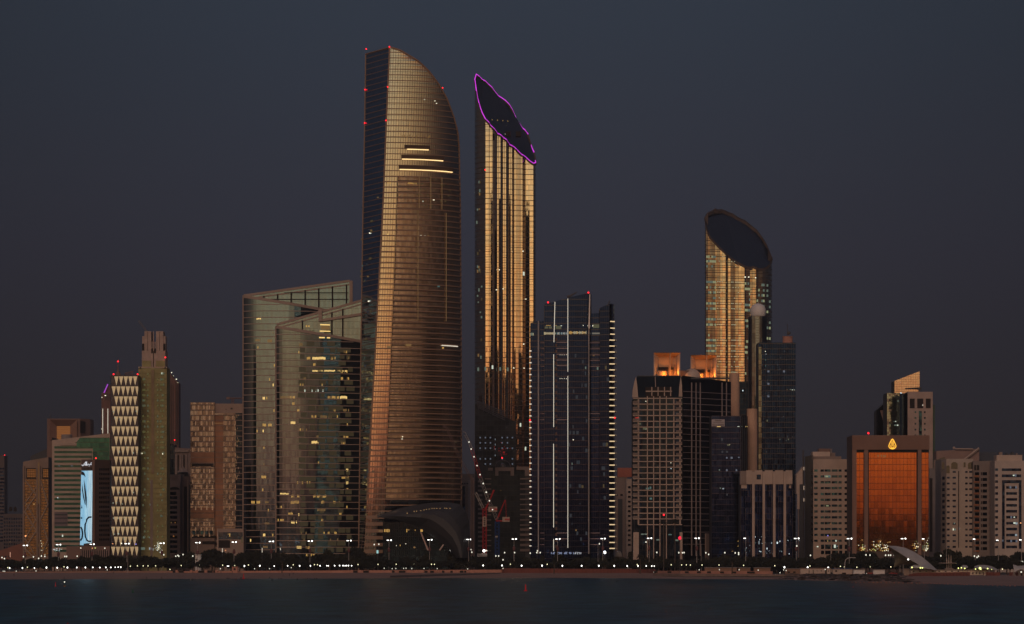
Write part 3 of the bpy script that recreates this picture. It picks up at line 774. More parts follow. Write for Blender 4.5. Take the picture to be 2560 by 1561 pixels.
def row(y, x0, x1, dens, k='warm', h=6.5, w=2.0, gap=3.0):
    x = x0; r = []
    while x < x1:
        if R.random() < dens: r.append((x, y + R.uniform(-.6, .6), w, h, R.choice([k, k, 'warmdim']) if k == 'warm' else k))
        x += gap
    return r
for y, x0, x1, d, k in ((862, 746, 756, .9, 'warmdim'), (881, 747, 751, 1, 'warm'), (880, 860, 868, .9, 'warm'), (896, 768, 776, .7, 'warm'), (896, 782, 814, .95, 'warmhot'), (896, 828, 840, .9, 'warm'), (896, 868, 872, 1, 'warmdim'), (912, 784, 790, .8, 'warm'),
    (927.5, 782, 868, .95, 'warmhot'), (930, 852, 868, .8, 'warm'), (947, 760, 764, .8, 'warm'), (947, 850, 872, .5, 'warm'), (946, 868, 872, 1, 'warmdim'), (962, 748, 860, .12, 'warm'), (977, 753, 824, .2, 'white'), (994, 700, 732, .6, 'warmdim'), (994, 727, 739, .9, 'warm'), (994, 816, 852, .7, 'warm'), (994, 851, 868, .95, 'warmhot'), (1010, 732, 736, 1, 'warm'),
    (1027, 744, 748, 1, 'warm'), (1026, 834, 838, 1, 'warm'), (1026, 850, 872, .5, 'warmdim'), (1042, 780, 792, .9, 'warm'), (1042, 795, 830, .5, 'warmdim'), (1042, 843, 846, 1, 'warm'), (1057, 728, 740, .9, 'warmhot'), (1075, 748, 770, .55, 'warm'), (1062, 868, 871, 1, 'warm'), (1092, 792, 796, 1, 'warmdim'), (1106, 780, 797, 1, 'warmhot'), (1108, 850, 868, .8, 'warm'), (1093, 860, 870, .6, 'warm'),
    (1158, 796, 799, 1, 'warm'), (1175, 866, 870, 1, 'warmhot'), (1192, 748, 765, .2, 'warm'), (1194, 855, 872, .6, 'warm'), (1207, 744, 780, .3, 'warm'), (1208, 866, 870, 1, 'warmhot'), (1225, 768, 776, .6, 'warmdim'), (1224, 866, 870, 1, 'warm'), (1235, 702, 728, .8, 'warmhot'), (1241, 729, 736, .9, 'warm'), (1241, 784, 815, .85, 'warm'), (1241, 744, 748, 1, 'warm'), (1256, 728, 748, .9, 'warm'), (1256, 804, 812, .9, 'warm'), (1256, 834, 838, 1, 'warm'), (1257, 848, 862, .7, 'warm'),
    (1268, 692, 711, .7, 'warm'), (1275, 794, 816, .8, 'warmdim'), (1268, 867, 870, 1, 'warm'), (1285, 722, 734, .8, 'warm'), (1287, 747, 750, 1, 'warmhot'), (1285, 849, 854, .9, 'warm'), (1301, 696, 712, .7, 'warm'), (1301, 804, 812, .8, 'warm'), (1306, 726, 742, .9, 'warmhot'), (1333, 750, 850, .12, 'warm'), (1350, 760, 860, .15, 'warmdim'), (1369, 743, 755, .95, 'warmhot'), (1369, 762, 776, .9, 'warm'), (1388, 760, 800, .6, 'warm')):
    sp += row(y, x0, x1, d, k, 3.5 if y in (1235, 927.5, 1268, 1301, 1333) and k != 'warm' else 6.2)
for k in range(33):
    for x_ in (756, 779, 803, 828, 852, 872):
        if R.random() < .72: sp.append((x_ + R.uniform(-4, 4), 862 + 16.1 * k - 2.5, R.uniform(9, 22), 12, 'warmfaint2'))  # large faint glowing strips added to warm the dark glass face
b = green('green_glass_block', 'lower green ribbed glass tower in front of its pair, many office lights on', 691, 903, 2740, [(691, 818), (903, 851)], [(691, 813), (903, 753)], [(694, -42), (699, -34), (706, -22), (714, -10), (725, -2), (738, 3), (751, 6), (758, 14), (766, 18), (785, 21), (810, 22), (840, 23), (870, 25), (903, 28)], None, G_GR2, (756, 829.5, 857), (), 837, sp)
part('mid_beam', band_mb([(X(799, 2764), 2764), (X(902, 2764), 2764)], lambda x, y: Z(lerp([(799, 802), (902, 786)], CX + F * x / y), y) - .9, lambda x, y: Z(lerp([(799, 802), (902, 786)], CX + F * x / y), y) + .9, 0, .8), W['bandG'], b.root)
part('end_post', MB().box(X(796, 2764), X(805, 2764), 2762.5, 2764, Z(804, 2764), Z(774, 2764)), W['bandG'], b.root)
# ================================================================ blue-black tower with vertical light lines
G_NV = glass('navy_curtain_wall', (.014, .034, .125), 1.5, 3.9, .08, .09, (.030, .026, .030), tilt=.003, var=.12, rough=.08, wav=.1)
def nation():
    Y0 = 2650
    root = empty('light_lined_tower', (X(1430, Y0), Y0, 3), 'dark blue glass tower with white vertical light lines and glowing balcony edges', 'skyscraper')
    def seg(front, top, depth, mat=G_NV, nm='wall'):
        b = Bld('x', '', front, top, depth, W['dark'], parent=root, bodyname=nm); b.glaze(mat); return b
    a = seg([(1326, Y0 + 4), (1346, Y0 + 3), (1350, Y0 + 3)], [(1326, 808), (1346, 802.5), (1350, 802.5)], 30)
    a2 = seg([(1348, Y0 + 9), (1363, Y0 + 9)], 803, 20)
    m1 = seg([(1361, Y0 - 1), (1387, Y0 - 2)], [(1361, 760), (1387, 755)], 34)
    m2 = seg([(1386.5, Y0 + 3), (1420, Y0 + 3)], [(1386, 754), (1420, 746)], 28)
    m3 = seg([(1419.5, Y0 - 3), (1470, Y0 - 1), (1478, Y0 + 8)], [(1419, 746), (1470, 733.5), (1474, 735)], 30)
    g2 = seg([(1472, Y0 + 8), (1502, Y0 + 8)], [(1472, 785), (1502, 783)], 22)
    r1 = seg([(1500, Y0 - 1), (1524, Y0 - 3)], [(1500, 770), (1506, 763), (1524, 760)], 30)
    fin = seg([(1524, Y0 - 3), (1529, Y0 - 5), (1533, Y0 - 2), (1535.5, Y0 + 5)], 760, 24, glass('rounded_corner_glass', (.16, .24, .45), 3, 3.9, .02, .05, (.02, .02, .025), tilt=.004, var=.1))
    for b, x0, x1 in ((a2, 1348, 1362), (m2, 1391, 1419), (g2, 1474, 1501)):
        ys = [858, 873, 888, 902, 917] + ([1035, 1050] if b is not m2 else [1050]) + [1333, 1347.5, 1362]
        if b is m2: ys = [857, 872, 886.5, 901, 915, 1050, 1333, 1347.5]
        b.bands('balcony_slab', W['slabN'], ys, 1.8, x0, x1, 0, 2.4)
    for b in (m2,):
        ms = [b.bx(1387.5, 1393, 845 + 14.8 * k, 852 + 14.8 * k, 0, .5) for k in range(36)]
        many(root, 'side_panel', ms, W['brown'])
    # glowing balcony edges: the far-side column and the rounded corner
    for k in range(36):
        y = 879.5 + 14.72 * k - (0 if k else 0)
        if y < 1375: part('edge_light', MB().box(X(1323.5, Y0 + 3), X(1328.5, Y0 + 3), Y0 + 1.5, Y0 + 4, Z(y, Y0 + 12) - .28, Z(y, Y0 + 12) + .28), E['ledside'], root)
    for k in range(40):
        y = 805.5 if k == 0 else 822 if k == 1 else 837 + 14.85 * (k - 2)
        if y > 1372: break
        w = (1525.5, 1536) if k < 3 else (1523.5, 1540.5)
        part('edge_light', band_mb([(X(w[0], Y0 - 6), Y0 - 6.2), (X(w[1], Y0 - 6), Y0 - 4)], Z(y, Y0) - .34, Z(y, Y0) + .34, 0, .5), E['ledwarm2'], root)
        if k > 2: part('balcony', MB().box(X(w[0], Y0), X(w[1], Y0), Y0 - 5, Y0 + 8, Z(y, Y0) - .35, Z(y, Y0) + .3), W['dkbrown'], root)
    for px, y0, y1 in ((1384.8, 856, 755), (1384.2, 1068, 886), (1384, 1319, 1110), (1384, 1378, 1348)):
        part('light_line', MB().tube([P(px, y0, Y0 - 6), P(px + (2.6 if y1 < 760 else 0), y1, Y0 - 6)], .2, 4), E['led'], root)
    for y0, y1 in ((930, 747), (1370, 940)):
        part('light_line', MB().tube([P(1419.6, y0, Y0 - 6), P(1419.6, y1, Y0 - 6)], .18, 4), E['led'], root)
    for px, y0, y1 in ((1345.8, 1385, 803), (1472, 1385, 820)):
        part('corner_fin', MB().tube([P(px, y0, Y0 - 2), P(px, y1, Y0 - 2)], .42, 5), W['finN'], root)
    part('crown_fin', MB().tube([P(1472.5, 822, Y0 - 3), P(1474.5, 736, Y0 - 3)], [.8, .5], 6), W['finN'], root)
    g = []
    for x in range(1361, 1384, 2): g.append((x, 834, 1.5, R.uniform(4, 7), 'warmmid'))
    m1.lits(g + [(1366, 819, 8, 5, 'olive'), (1376, 819, 8, 5, 'olive'), (1371, 814, 12, 1, 'warm')])
    m2.lits([(x, 834, 1.4, R.uniform(3, 7), R.choice(['coolmid', 'cyan', 'warmmid'])) for x in range(1388, 1418, 2)] + [(1396, 819, 14, 8, 'olive'), (1403, 815, 4, 1.4, 'white'), (1390, 814, 3, 1.2, 'warm')] +
            [(x, 887.5, 1.2, 1.3, 'spark') for x in (1400, 1405, 1411, 1416)] + [(x, 947, 1.2, 1.3, 'spark') for x in (1400, 1405, 1411, 1416)])
    m3.lits([(x, 832, 1.4, R.uniform(3, 8), R.choice(['warmmid', 'warmmid', 'warm'])) for x in range(1423, 1467, 2)] + [(1458, 814, 1.4, 1.4, 'spark'), (1469.5, 815, 1.6, 1.6, 'spark'), (1464, 920, 3, 6, 'whitedim'), (1433, 1100, 2, 2, 'spark'), (1456, 1217, 5, 7, 'warmfaint'), (1440, 1326, 3, 4, 'warmdim'), (1430, 1160, 2, 6, 'whitedim'), (1450, 1260, 2, 3, 'bluefaint'), (1430, 1310, 2, 5, 'bluefaint')])
    a.lits([(1330, 836, 8, 7, 'whitedim'), (1333, 836, 2, 6, 'warmmid')])
    g2.lits([(1482, 815, 1.8, 3, 'spark'), (1490, 816, 16, 9, 'olive'), (1477, 831, 2, 6, 'white'), (1490, 834, 20, 4, 'lightband'), (1494, 921, 4, 8, 'whitedim'), (1484, 889, 5, 3, 'warmdim'), (1477, 1020, 1.3, 1.3, 'spark')])
    b = m3
    for k in range(26): 
        b.lits([(R.uniform(1423, 1468), 870 + 14.8 * R.randrange(34) + 5, R.uniform(2, 6), 9, 'bluefaint')])
    for k in range(10): r1.lits([(R.uniform(1503, 1520), 870 + 14.8 * R.randrange(32) + 5, R.uniform(2, 6), 9, R.choice(['bluefaint', 'warmfaint']))])
    for px, py in ((1370, 756.5), (1471, 732), (1325, 1051), (1537, 1045)): beacons.append((px, py, Y0 - 5, .9, root))
    part('roof_crane', MB().tube([P(1418, 742, Y0 + 12), P(1424, 741, Y0 + 12), P(1442, 731, Y0 + 12)], [1.0, .9, .3], 5).tube([P(1421, 742, Y0 + 12), P(1421, 750, Y0 + 12)], .8, 5), W['steel'], root)
    part('antenna', MB().tube([P(1521, 762, Y0), P(1524, 752, Y0)], .35, 4), W['steel'], root)
W['slabN'] = wallmat('rosy_grey_slab', (.38, .28, .28), .7)
W['finN'] = wallmat('pale_metal_fin', (.50, .45, .44), .35, .6)
nation()

# ================================================================ slate tower behind, and the twin-pod dark block
def behind_dark():
    b = Bld('unfinished_dark_tower', 'dark unfinished block with small blue-lit openings, behind the red cranes', [(1187, 3150), (1290, 3150)], [(1187, 1010), (1200, 1019), (1262, 1049), (1263, 1055), (1290, 1055)], 30, W['dark'], cat='tower')
    b.glaze(glass('charcoal_panels', (.05, .05, .055), 3, 4, .1, .1, (.01, .01, .01), tilt=.01, var=.4, rough=.4))
    for y in (1094.5, 1107.5, 1121, 1147.5, 1160.5):
        for x in (1200.5, 1213.5, 1226, 1255.5, 1268.5, 1281):
            if R.random() < .8: b.lits([(x, y, 3.4, 3.6, 'bluewin')])
    b.lits([(1238, 1099, 1, 4, 'coolmid'), (1238, 1112, 1, 4, 'coolmid'), (1238, 1123, 1, 3, 'coolmid'), (1238, 1139, 1, 4, 'coolmid'), (1236, 1117.5, 1.3, 1.3, 'reddim'), (1236, 1122.5, 1.3, 1.3, 'reddim')])
    for k in range(5):
        part('roof_truss', MB().tube([P(1190 + k, 1003 + 4 * k, 3148), P(1262, 1031 + 5 * k, 3148)], .45, 4), W['steel'], b.root)
    for k in range(6): part('roof_truss', MB().tube([P(1200 + 11 * k, 1006 + 5 * k, 3148), P(1196 + 12 * k, 1024 + 5.2 * k, 3148)], .4, 4), W['steel'], b.root)
    # portal block in front
    c = Bld('portal_topped_block', 'near-black block with a pale portal frame and round hoop on its roof', [(1210, 2900), (1313, 2900)], 1177, 26, W['black'], cat='building')
    c.glaze(glass('black_panels', (.035, .04, .045), 2.4, 3.8, .06, .06, (.008, .008, .008), tilt=.01, var=.4, rough=.3))
    c.box('roof_frame', W['beigedim'], 1238, 1285, 1169, 1178, -2, 1.5); c.box('roof_frame', W['beigedim'], 1238, 1246, 1178, 1190, 0, 1.5); c.box('roof_frame', W['beigedim'], 1276.5, 1285, 1178, 1190, 0, 1.5)
    c.box('roof_frame', W['beigedim'], 1220, 1232, 1170, 1177, -3, 1)
    c.box('roof_frame', W['beigedim'], 1291, 1324, 1167, 1175, -2, 1.5); c.box('roof_frame', W['beigedim'], 1312, 1324, 1175, 1190, -2, 1.5)
    c.box('side_bay', W['dark'], 1313, 1325, 1180, 1400, -8, .2)
    pts = [P(1257 + 19 * math.cos(math.pi * k / 12), 1167 - 16 * math.sin(math.pi * k / 12), 2898) for k in range(13)]
    part('roof_hoop', MB().tube(pts, .3, 4), W['steel'], c.root)
    part('roof_dome', MB().lathe(P(1257, 1168, 2900), [(2.2, 0), (2, 1.2), (1, 2.4), (.1, 2.8)], 10), W['steel'], c.root)
    ys = [1196 + 12.85 * k for k in range(15)]
    many(c.root, 'balcony', [c.bx(1212, 1228, y, y + 3, 0, 1.8) for y in ys] + [c.bx(1300, 1324, y - (3 if y > 1315 else 0), y + 3, 0, 1.8) for y in ys], W['beigedim'])
    for k in range(22): part('beacon_cluster', MB().ball(P(1258 + R.gauss(0, 7), 1130 + R.gauss(0, 8), 2896), .22, 5, 3), E['reddim'], c.root)
    part('beacon', MB().ball(P(1255, 1145, 2896), .5, 6, 4), E['red'], c.root)
    c.lits([(1312, 1237, 1.2, 4, 'cyan'), (1312, 1211, 1, 2.5, 'whitedim'), (1241, 1342, 5, 4, 'whitedim'), (1252, 1227, 1.5, 1.5, 'warmdim')])
    # low beige building left of it
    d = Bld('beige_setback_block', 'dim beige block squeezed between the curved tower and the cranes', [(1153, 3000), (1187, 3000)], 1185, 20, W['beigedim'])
    d.wins([(1156, 1163)], [(1216, 1300)], W['win']); d.wins([(1154 + 6 * k, 1158 + 6 * k) for k in range(4)], [(1208, 1211)], W['win'])
    d.box('shaft', W['grey'], 1170, 1178, 1200, 1400, 0, 1.5)
    e = Bld('thin_striped_block', 'narrow dark block with pale stacked balconies beside the crane', [(1192, 2950), (1211, 2950)], 1182, 18, W['black'])
    many(e.root, 'balcony', [e.bx(1195, 1206, 1190 + 11.5 * k, 1195 + 11.5 * k, 0, 1.2) for k in range(17)], W['grey'])
W['beigedim'] = wallmat('shaded_beige', (.24, .18, .155))  # the beige stone darkened, its shade put into the colour
behind_dark()

# ================================================================ low block behind the lit-edge tower
b = Bld('white_apartment_tower', 'pale apartment tower with small square windows between the light-lined tower and grid block', [(1566, 2950), (1606, 2950)], 1198, 22, W['cream'])
b.wins([(1570, 1576.5), (1582, 1588)], rows(1216, 12, 5, 13))
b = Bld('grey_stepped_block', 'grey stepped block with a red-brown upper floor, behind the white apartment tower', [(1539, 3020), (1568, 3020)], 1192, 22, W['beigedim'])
b.box('red_top_floor', wallmat('red_brown_render', (.38, .12, .08)), 1544, 1592, 1170, 1193, -14, .5)
b.box('dark_bay', W['dark'], 1545, 1556, 1248, 1400, -.2, .6); b.wins([(1541, 1544), (1551, 1557)], [(1236, 1240)], W['win'])
b.lits([(1584, 1189, 3, 5, 'white'), (1586.5, 1187, 2, 4, 'reddim'), (1551, 1307.5, 2, 2, 'spark')])
b = Bld('radome_hut', 'small pale round radome hut among the trees by the light-lined tower', [(1536, 2690), (1556, 2690)], 1392, 8, W['beigedim'], cat='hut')
part('dome', MB().lathe(P(1546, 1392, 2694), [(2.2, -1), (2.5, .8), (2.2, 2.2), (1.2, 3.6), (.1, 4)], 12), W['white'], b.root)

# ================================================================ beige grid block with two glowing wind towers
G_DK = glass('dark_blue_block_glass', (.02, .04, .075), 1.8, 3.5, .07, .06, (.01, .01, .012), tilt=.01, var=.35, rough=.1)
def gridblock():
    Y0 = 2620
    root = empty('grid_fronted_block', (X(1690, Y0), Y0, 3), 'broad block with a beige grid front, dark mansard roof and dark return side', 'building')
    top = [(1583, 995), (1706, 995), (1825, 1012)]
    b = Bld('x', '', [(1586, Y0), (1706, Y0)], 993, 60, W['dark'], parent=root)
    b.glaze(G_DK, 1586, 1706)
    sd = Bld('x', '', [(1706, Y0 + .3), (1706.1, Y0 + .2), (1827, Y0 + 46)], [(1706, 942), (1827, 950)], 40, W['dark'], parent=root, bodyname='side_wall')
    sd.glaze(G_DK, name='side_glazing')
    # mansard roof
    m = MB(); A = [P(1586, 995, Y0), P(1706, 995, Y0), P(1701, 941, Y0 + 4), P(1592, 942, Y0 + 4)]
    m.face(A); m.face([P(1592, 942, Y0 + 4), P(1701, 941, Y0 + 4), P(1703, 940, Y0 + 40), P(1594, 940, Y0 + 40)]); m.face([P(1586, 995, Y0), P(1592, 942, Y0 + 4), P(1594, 940, Y0 + 40), P(1588, 995, Y0 + 40)])
    part('mansard_roof', m, W['slate'], root)
    part('roof_seam', MB().tube([P(1639, 968, Y0 + 1), P(1638, 942, Y0 + 3.4)], .25, 4), W['beige'], root)
    for xs in ([(1580.5, 994), (1582, 975), (1586, 955), (1590, 942), (1593, 962), (1595.5, 994)], [(1697, 992), (1698, 970), (1702, 940), (1705, 962), (1706, 992)]):
        m = MB(); f = [P(x, y, Y0 - 1.2) for x, y in xs]; k = [(x, y + 4, z) for x, y, z in f]
        m.face(f); m.face(list(reversed(k)))
        for i in range(len(f)): j = (i + 1) % len(f); m.face([f[i], k[i], k[j], f[j]])
        part('corner_fin', m, W['beige'], root)
    for y in (978.6,): part('terrace_slab', MB().box(X(1614, Y0), X(1680, Y0), Y0 - 1.4, Y0 + 3, Z(y + 1.6, Y0), Z(y - 1.2, Y0)), W['beige'], root)
    for x in (1629.5, 1645, 1661, 1676.5):
        part('terrace_post', MB().box(X(x - 1.2, Y0), X(x + 1.2, Y0), Y0 - 1, Y0 + .5, Z(991, Y0), Z(968, Y0)), W['beige'], root)
    part('terrace_recess', MB().box(X(1614, Y0), X(1680, Y0), Y0 - .3, Y0 + 2, Z(994, Y0), Z(968, Y0)), W['recess'], root)
    ys = [996.5 + 14.35 * k for k in range(24)]
    many(root, 'floor_slab', [b.band(y, 2.4, 1582 if y < 1300 else 1604 if y > 1336 else 1596, 1705 if y < 1310 else 1684 if y > 1315 else 1705, 0, 1.6) for y in ys[:-1]] , W['beige'])
    for x in (1618.3, 1634, 1649.7, 1665.8):
        b.box('pilaster', W['beige'], x - 1.2, x + 1.2, 991, 1400, 0, 1.2)
    b.box('pilaster', W['beige'], 1683, 1686, 998, 1310, 0, .5); b.box('pilaster', W['beige'], 1698, 1702, 998, 1312, 0, .9); b.box('pilaster', W['beige'], 1594, 1598, 998, 1312, 0, .5)
    b.box('corner_pier', W['beige'], 1583, 1597, 1331, 1400, -1, 1.5); b.box('corner_pier', W['beige'], 1699, 1706, 1331, 1400, -1, 1.5)
    many(root, 'balcony_rail', [b.bx(1581.5, 1596, y + 7, y + 13, .5, 1.9) for y in ys[:21]] + [b.bx(1690, 1705, y + 8, y + 13, .5, 1.5) for y in ys[:21]], W['raildim'])
    b.wins([(1597, 1604)], [(y + 4, y + 12) for y in ys[:21]], W['win'], d1=.3); b.wins([(1687, 1696)], [(y + 4, y + 12) for y in ys[:21]], W['win'], d1=.3)
    b.lits([(1620, 1222, 5, 5, 'cyan'), (1626, 1220, 4, 6, 'cyan'), (1627, 1247, 6, 5, 'cyan'), (1616, 1222, 3, 4, 'cyan'), (1614.5, 1004, 1.5, 1.5, 'spark'), (1677, 1157.5, 1.4, 1.4, 'spark'), (1677.5, 1172, 1.4, 1.6, 'sparkcool'), (1677.5, 1193, 1.4, 1.6, 'whitedim'), (1692.5, 1264, 2, 6, 'orangedim'),
            (1606, 1336, 7, 3, 'whitedim'), (1614, 1336, 6, 3, 'whitedim'), (1675, 1337, 8, 3, 'cyan'), (1645, 1350, 8, 3, 'whitedim'), (1592, 1045, 8, 1.8, 'reddim'), (1600, 1060, 4, 4, 'olive'), (1612, 1072, 10, 5, 'olive'), (1615, 1073, 1.4, 1.6, 'spark'), (1692, 1351, 8, 4, 'whitedim')], 1.0)
    E_ = [(1712 + 13 * k, 1000 + 15.1 * j) for k in range(3) for j in range(22)]
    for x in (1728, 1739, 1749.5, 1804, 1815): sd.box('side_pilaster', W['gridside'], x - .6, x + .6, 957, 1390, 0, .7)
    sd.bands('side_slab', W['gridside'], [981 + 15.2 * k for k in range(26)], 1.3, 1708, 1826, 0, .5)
    sd.box('ground_pier', W['beigedim'], 1762, 1770, 1334, 1400, 0, 1); sd.box('ground_pier', W['beigedim'], 1775, 1782, 1334, 1400, 0, 1)
    # dome on the roof
    part('roof_dome', MB().lathe((X(1729, Y0 + 24), Y0 + 24, Z(946, Y0 + 24)), [(6.4, -1), (6.1, 1.5), (5.2, 3.6), (3.6, 5.3), (1.8, 6.1), (.1, 6.3)], 16), W['cream'], root)
    part('plant_room', MB().box(X(1702, Y0), X(1727, Y0), Y0 + 20, Y0 + 30, Z(948, Y0), Z(923, Y0)), W['brown'], root)
    part('roof_parapet', MB().box(X(1701, Y0), X(1826, Y0), Y0 + 8, Y0 + 8.6, Z(947, Y0), Z(942.5, Y0)).box(X(1593, Y0), X(1701, Y0), Y0 + 4.2, Y0 + 4.8, Z(942, Y0), Z(938.6, Y0)), W['dark'], root)
    # the two wind towers
    for x0, x1, y0, y1, xm, Yt in ((1634.5, 1700.5, 883, 942, 1675.5, Y0 + 12), (1726.5, 1792, 889, 948, 1767, Y0 + 30)):
        t = MB(); w = x1 - x0
        def q(px, py, d=0): return P(px, py, Yt + d)
        xi0, xi1, yi = x0 + .19 * w, x1 - .18 * w, y0 + 10
        part('wind_tower_cheek', MB().face([q(x0, y1), q(x0 + .06 * w, y1), q(xi0, yi + 28, 7), q(xi0, yi, 7), q(x0, y0)]), W['cream'], root)
        part('wind_tower_cheek', MB().face([q(x1, y1), q(x1 - .06 * w, y1), q(xi1, yi + 28, 7), q(xi1, yi, 7), q(x1, y0)]), W['cream'], root)
        part('wind_tower_soffit', MB().face([q(x0, y0), q(xm, y0 - .5), q(xm - 2, yi, 7), q(xi0, yi, 7)]).face([q(xm, y0 - .5), q(x1, y0), q(xi1, yi, 7), q(xm + 2, yi, 7)]), W['orange'], root)
        part('wind_tower_back', MB().face([q(x0 + 3, y1, 7.2), q(x1 - 3, y1, 7.2), q(x1 - 3, y0, 7.2), q(x0 + 3, y0, 7.2)]), W['orange'], root)
        part('wind_tower_roof', MB().box(q(x0, 0)[0], q(x1, 0)[0], Yt, Yt + 9, q(0, y0 - .6)[2], q(0, y0 - 1.4)[2]), W['brown'], root)
        part('wind_tower_fin', MB().box(q(xm - 1.2, 0)[0], q(xm + 1.2, 0)[0], Yt, Yt + 7, q(0, y1)[2], q(0, y0)[2]), W['orange'], root)
        part('louvre', MB().box(q(xi0, 0)[0], q(xm - 4, 0)[0], Yt + 5, Yt + 6.5, q(0, y1 - 18)[2], q(0, y1 - 25)[2]), W['recess'], root)
        part('louvre', MB().box(q(xm + 2, 0)[0], q(xi1 - 1, 0)[0], Yt + 5, Yt + 6.5, q(0, y1 - 18)[2], q(0, y1 - 24)[2]), W['recess'], root)
        part('tank', MB().lathe((X((x0 + xm) / 2, Yt), Yt + 3, Z(y1, Yt)), [(3.4, 0), (3.4, 3.4), (2.6, 4)], 12), W['orange'], root)
        part('pipe', MB().tube([q(xm + 10, y1, 3), q(xm + 10, y1 - 30, 3), q(xm + 14, y1 - 30, 3), q(xm + 14, y1, 3)], .3, 4), W['brown'], root)
        for fx, s in ((x0 + .22 * w, .5), (x0 + .45 * w, .5), (x1 - .14 * w, .3)):
            part('flood_light', MB().obox(q(fx - 2, y1 + .5, -.5), (2.4, 0, 0), (0, .6, .2), (0, 0, .3)), E['orange'], root)
        for fx, dd in ((x0 + .36 * w, .6), (x1 - .22 * w, .6), (x0 + .45 * w, -2.5)):
            ld = bpy.data.lights.new('flood_lamp', 'POINT'); ld.energy = 190; ld.color = (1, .34, .05); ld.shadow_soft_size = .15
            lo = bpy.data.objects.new('flood_lamp', ld); COL.objects.link(lo); lo.parent = root; c_ = OFF[root.name]; qq = q(fx, y1 - 7, dd); lo.location = (qq[0] - c_[0], qq[1] - c_[1], qq[2] - c_[2])
    for x in (1656, 1685):
        pass
W['raildim'] = wallmat('dim_rail', (.2, .15, .13))
W['gridside'] = wallmat('grey_grid_shade_tone', (.30, .24, .23))  # side grid darker than the front: shade put into its colour
gridblock()

# ================================================================ towers of the right-hand middle
b = Bld('dome_capped_tower', 'slim round dark tower with a big white ball dome on top', facets([(1876, -62), (1880, -42), (1887, -20), (1893, -5), (1899, 2), (1905, 22), (1911, 44), (1916.5, 62)], 1873.5, 3000), 790.5, 14, W['dark'], cat='skyscraper')
b.glaze(glass('black_blue_glass', (.16, .19, .24), 1.7, 3.6, .08, .06, (.01, .01, .012), tilt=.006, var=.3))
part('dome', MB().lathe((X(1895, 3006), 3006, Z(791, 3006)), [(5.2, -.5), (5.7, 1.2), (6.0, 3.2), (5.9, 5.0), (5.2, 6.9), (4.0, 8.3), (2.4, 9.2), (.9, 9.6), (.1, 9.7)], 20), W['white'], b.root, True)
part('finial', MB().tube([P(1895, 763, 3006), P(1895.5, 755, 3006)], [.6, .15], 5), W['cream'], b.root)
many(b.root, 'glowing_gilt_panel', [b.bx(1889, 1897, 793 + 6.7 * k, 798.5 + 6.7 * k, 0, .3) for k in range(57)], W['giltpanel'] if 'giltpanel' in W else emis('glowing_gilt_panel', (.8, .7, .35), .045, base=(.3, .28, .2)))  # faint glow put into the panels to brighten the gold stripe
b = Bld('dark_slab_tower', 'dark flat-topped glass tower with a terracotta drum on its roof', [(1896, 2900), (1989, 2900)], 857, 30, W['dark'], cat='skyscraper')
b.glaze(glass('teal_black_glass', (.011, .032, .10), 1.7, 3.8, .12, .1, (.012, .014, .016), tilt=.012, var=.2, rough=.12))
b.glaze(glass('teal_strip_glass', (.22, .26, .24), 1.7, 3.8, .12, .1, (.012, .014, .016), tilt=.01, var=.4, rough=.12), 1896, 1904, 868, 1180, d=.3, name='pale_strip')  # strip of paler glass along one edge
part('roof_drum', MB().lathe(P(1969, 857, 2915), [(3.6, -1), (3.6, 3.9), (3.9, 4.0), (3.9, 4.5), (.3, 4.6)], 16), W['terra'], b.root)
part('roof_dish', MB().ball(P(1972, 833, 2915), 1.4, 8, 5), W['steel'], b.root); part('antenna', MB().tube([P(1969, 840, 2915), P(1968.5, 810, 2915)], .22, 4), W['steel'], b.root)
b.lits([(1913.5, 879, 1.6, 1.6, 'spark'), (1915, 886, 1.2, 3, 'coolmid'), (1921, 929, 5, 5, 'bluewin'), (1960, 929, 5, 5, 'bluewin'), (1921, 960, 5, 5, 'bluewin'), (1921, 991, 5, 5, 'bluewin'), (1968, 974, 1.5, 1.5, 'warmdim'), (1976, 974, 3, 2, 'whitedim'), (1981, 975, 3, 1.6, 'white'), (1986, 975, 1.4, 1.2, 'white'), (1971, 1099, 3, 4, 'olive'), (1918, 1052, 3, 5, 'olive'), (1914, 900, 1.5, 4, 'cyan'), (1914, 915, 1.5, 5, 'cyan'), (1950, 1099, 2, 2, 'whitedim')])
for k in range(24): b.lits([(R.uniform(1900, 1985), R.uniform(870, 1150), R.uniform(1, 2.5), 4, 'bluefaint')])
b = Bld('cream_round_column', 'tall cream round shaft rising beside the grid-fronted block', facets([(1828, -58), (1832, -34), (1836, -10), (1841, 10), (1845, 34), (1848.5, 60)], 1824, 2750), 933, 6, W['creamcol'], cat='tower', bodyname='shaft')
b = Bld('cream_round_stack', 'lower cream round shaft standing before the dark slab tower', facets([(1871, -56), (1875, -34), (1880, -10), (1885, 10), (1889, 34), (1893, 58)], 1868, 2640), 1022, 6, W['creamcol'], cat='tower', bodyname='shaft')
b = Bld('black_slab_block', 'black slab behind the cream round shaft', [(1843, 2850), (1872, 2850)], 954, 20, W['black'])
b.glaze(glass('bottle_black_glass', (.010, .025, .06), 2, 3.8, .05, .05, (.01, .01, .01), tilt=.005, var=.3, rough=.1)); b.lits([(1857, 977, 1.8, 3, 'sparkcool')])
b = Bld('navy_glass_block', 'navy glass block with a pale rental banner at its upper corner', [(1779, 2600), (1853, 2600), (1868.5, 2606)], 1040, 24, W['dark'])
b.glaze(glass('slate_blue_glass', (.018, .038, .125), 1.6, 3.6, .05, .07, (.03, .035, .05), tilt=.006, var=.16, rough=.08))
for x in (1851, 1855, 1860, 1864.5): b.box('mullion', W['dark'], x - .5, x + .5, 1042, 1385, 0, .8)
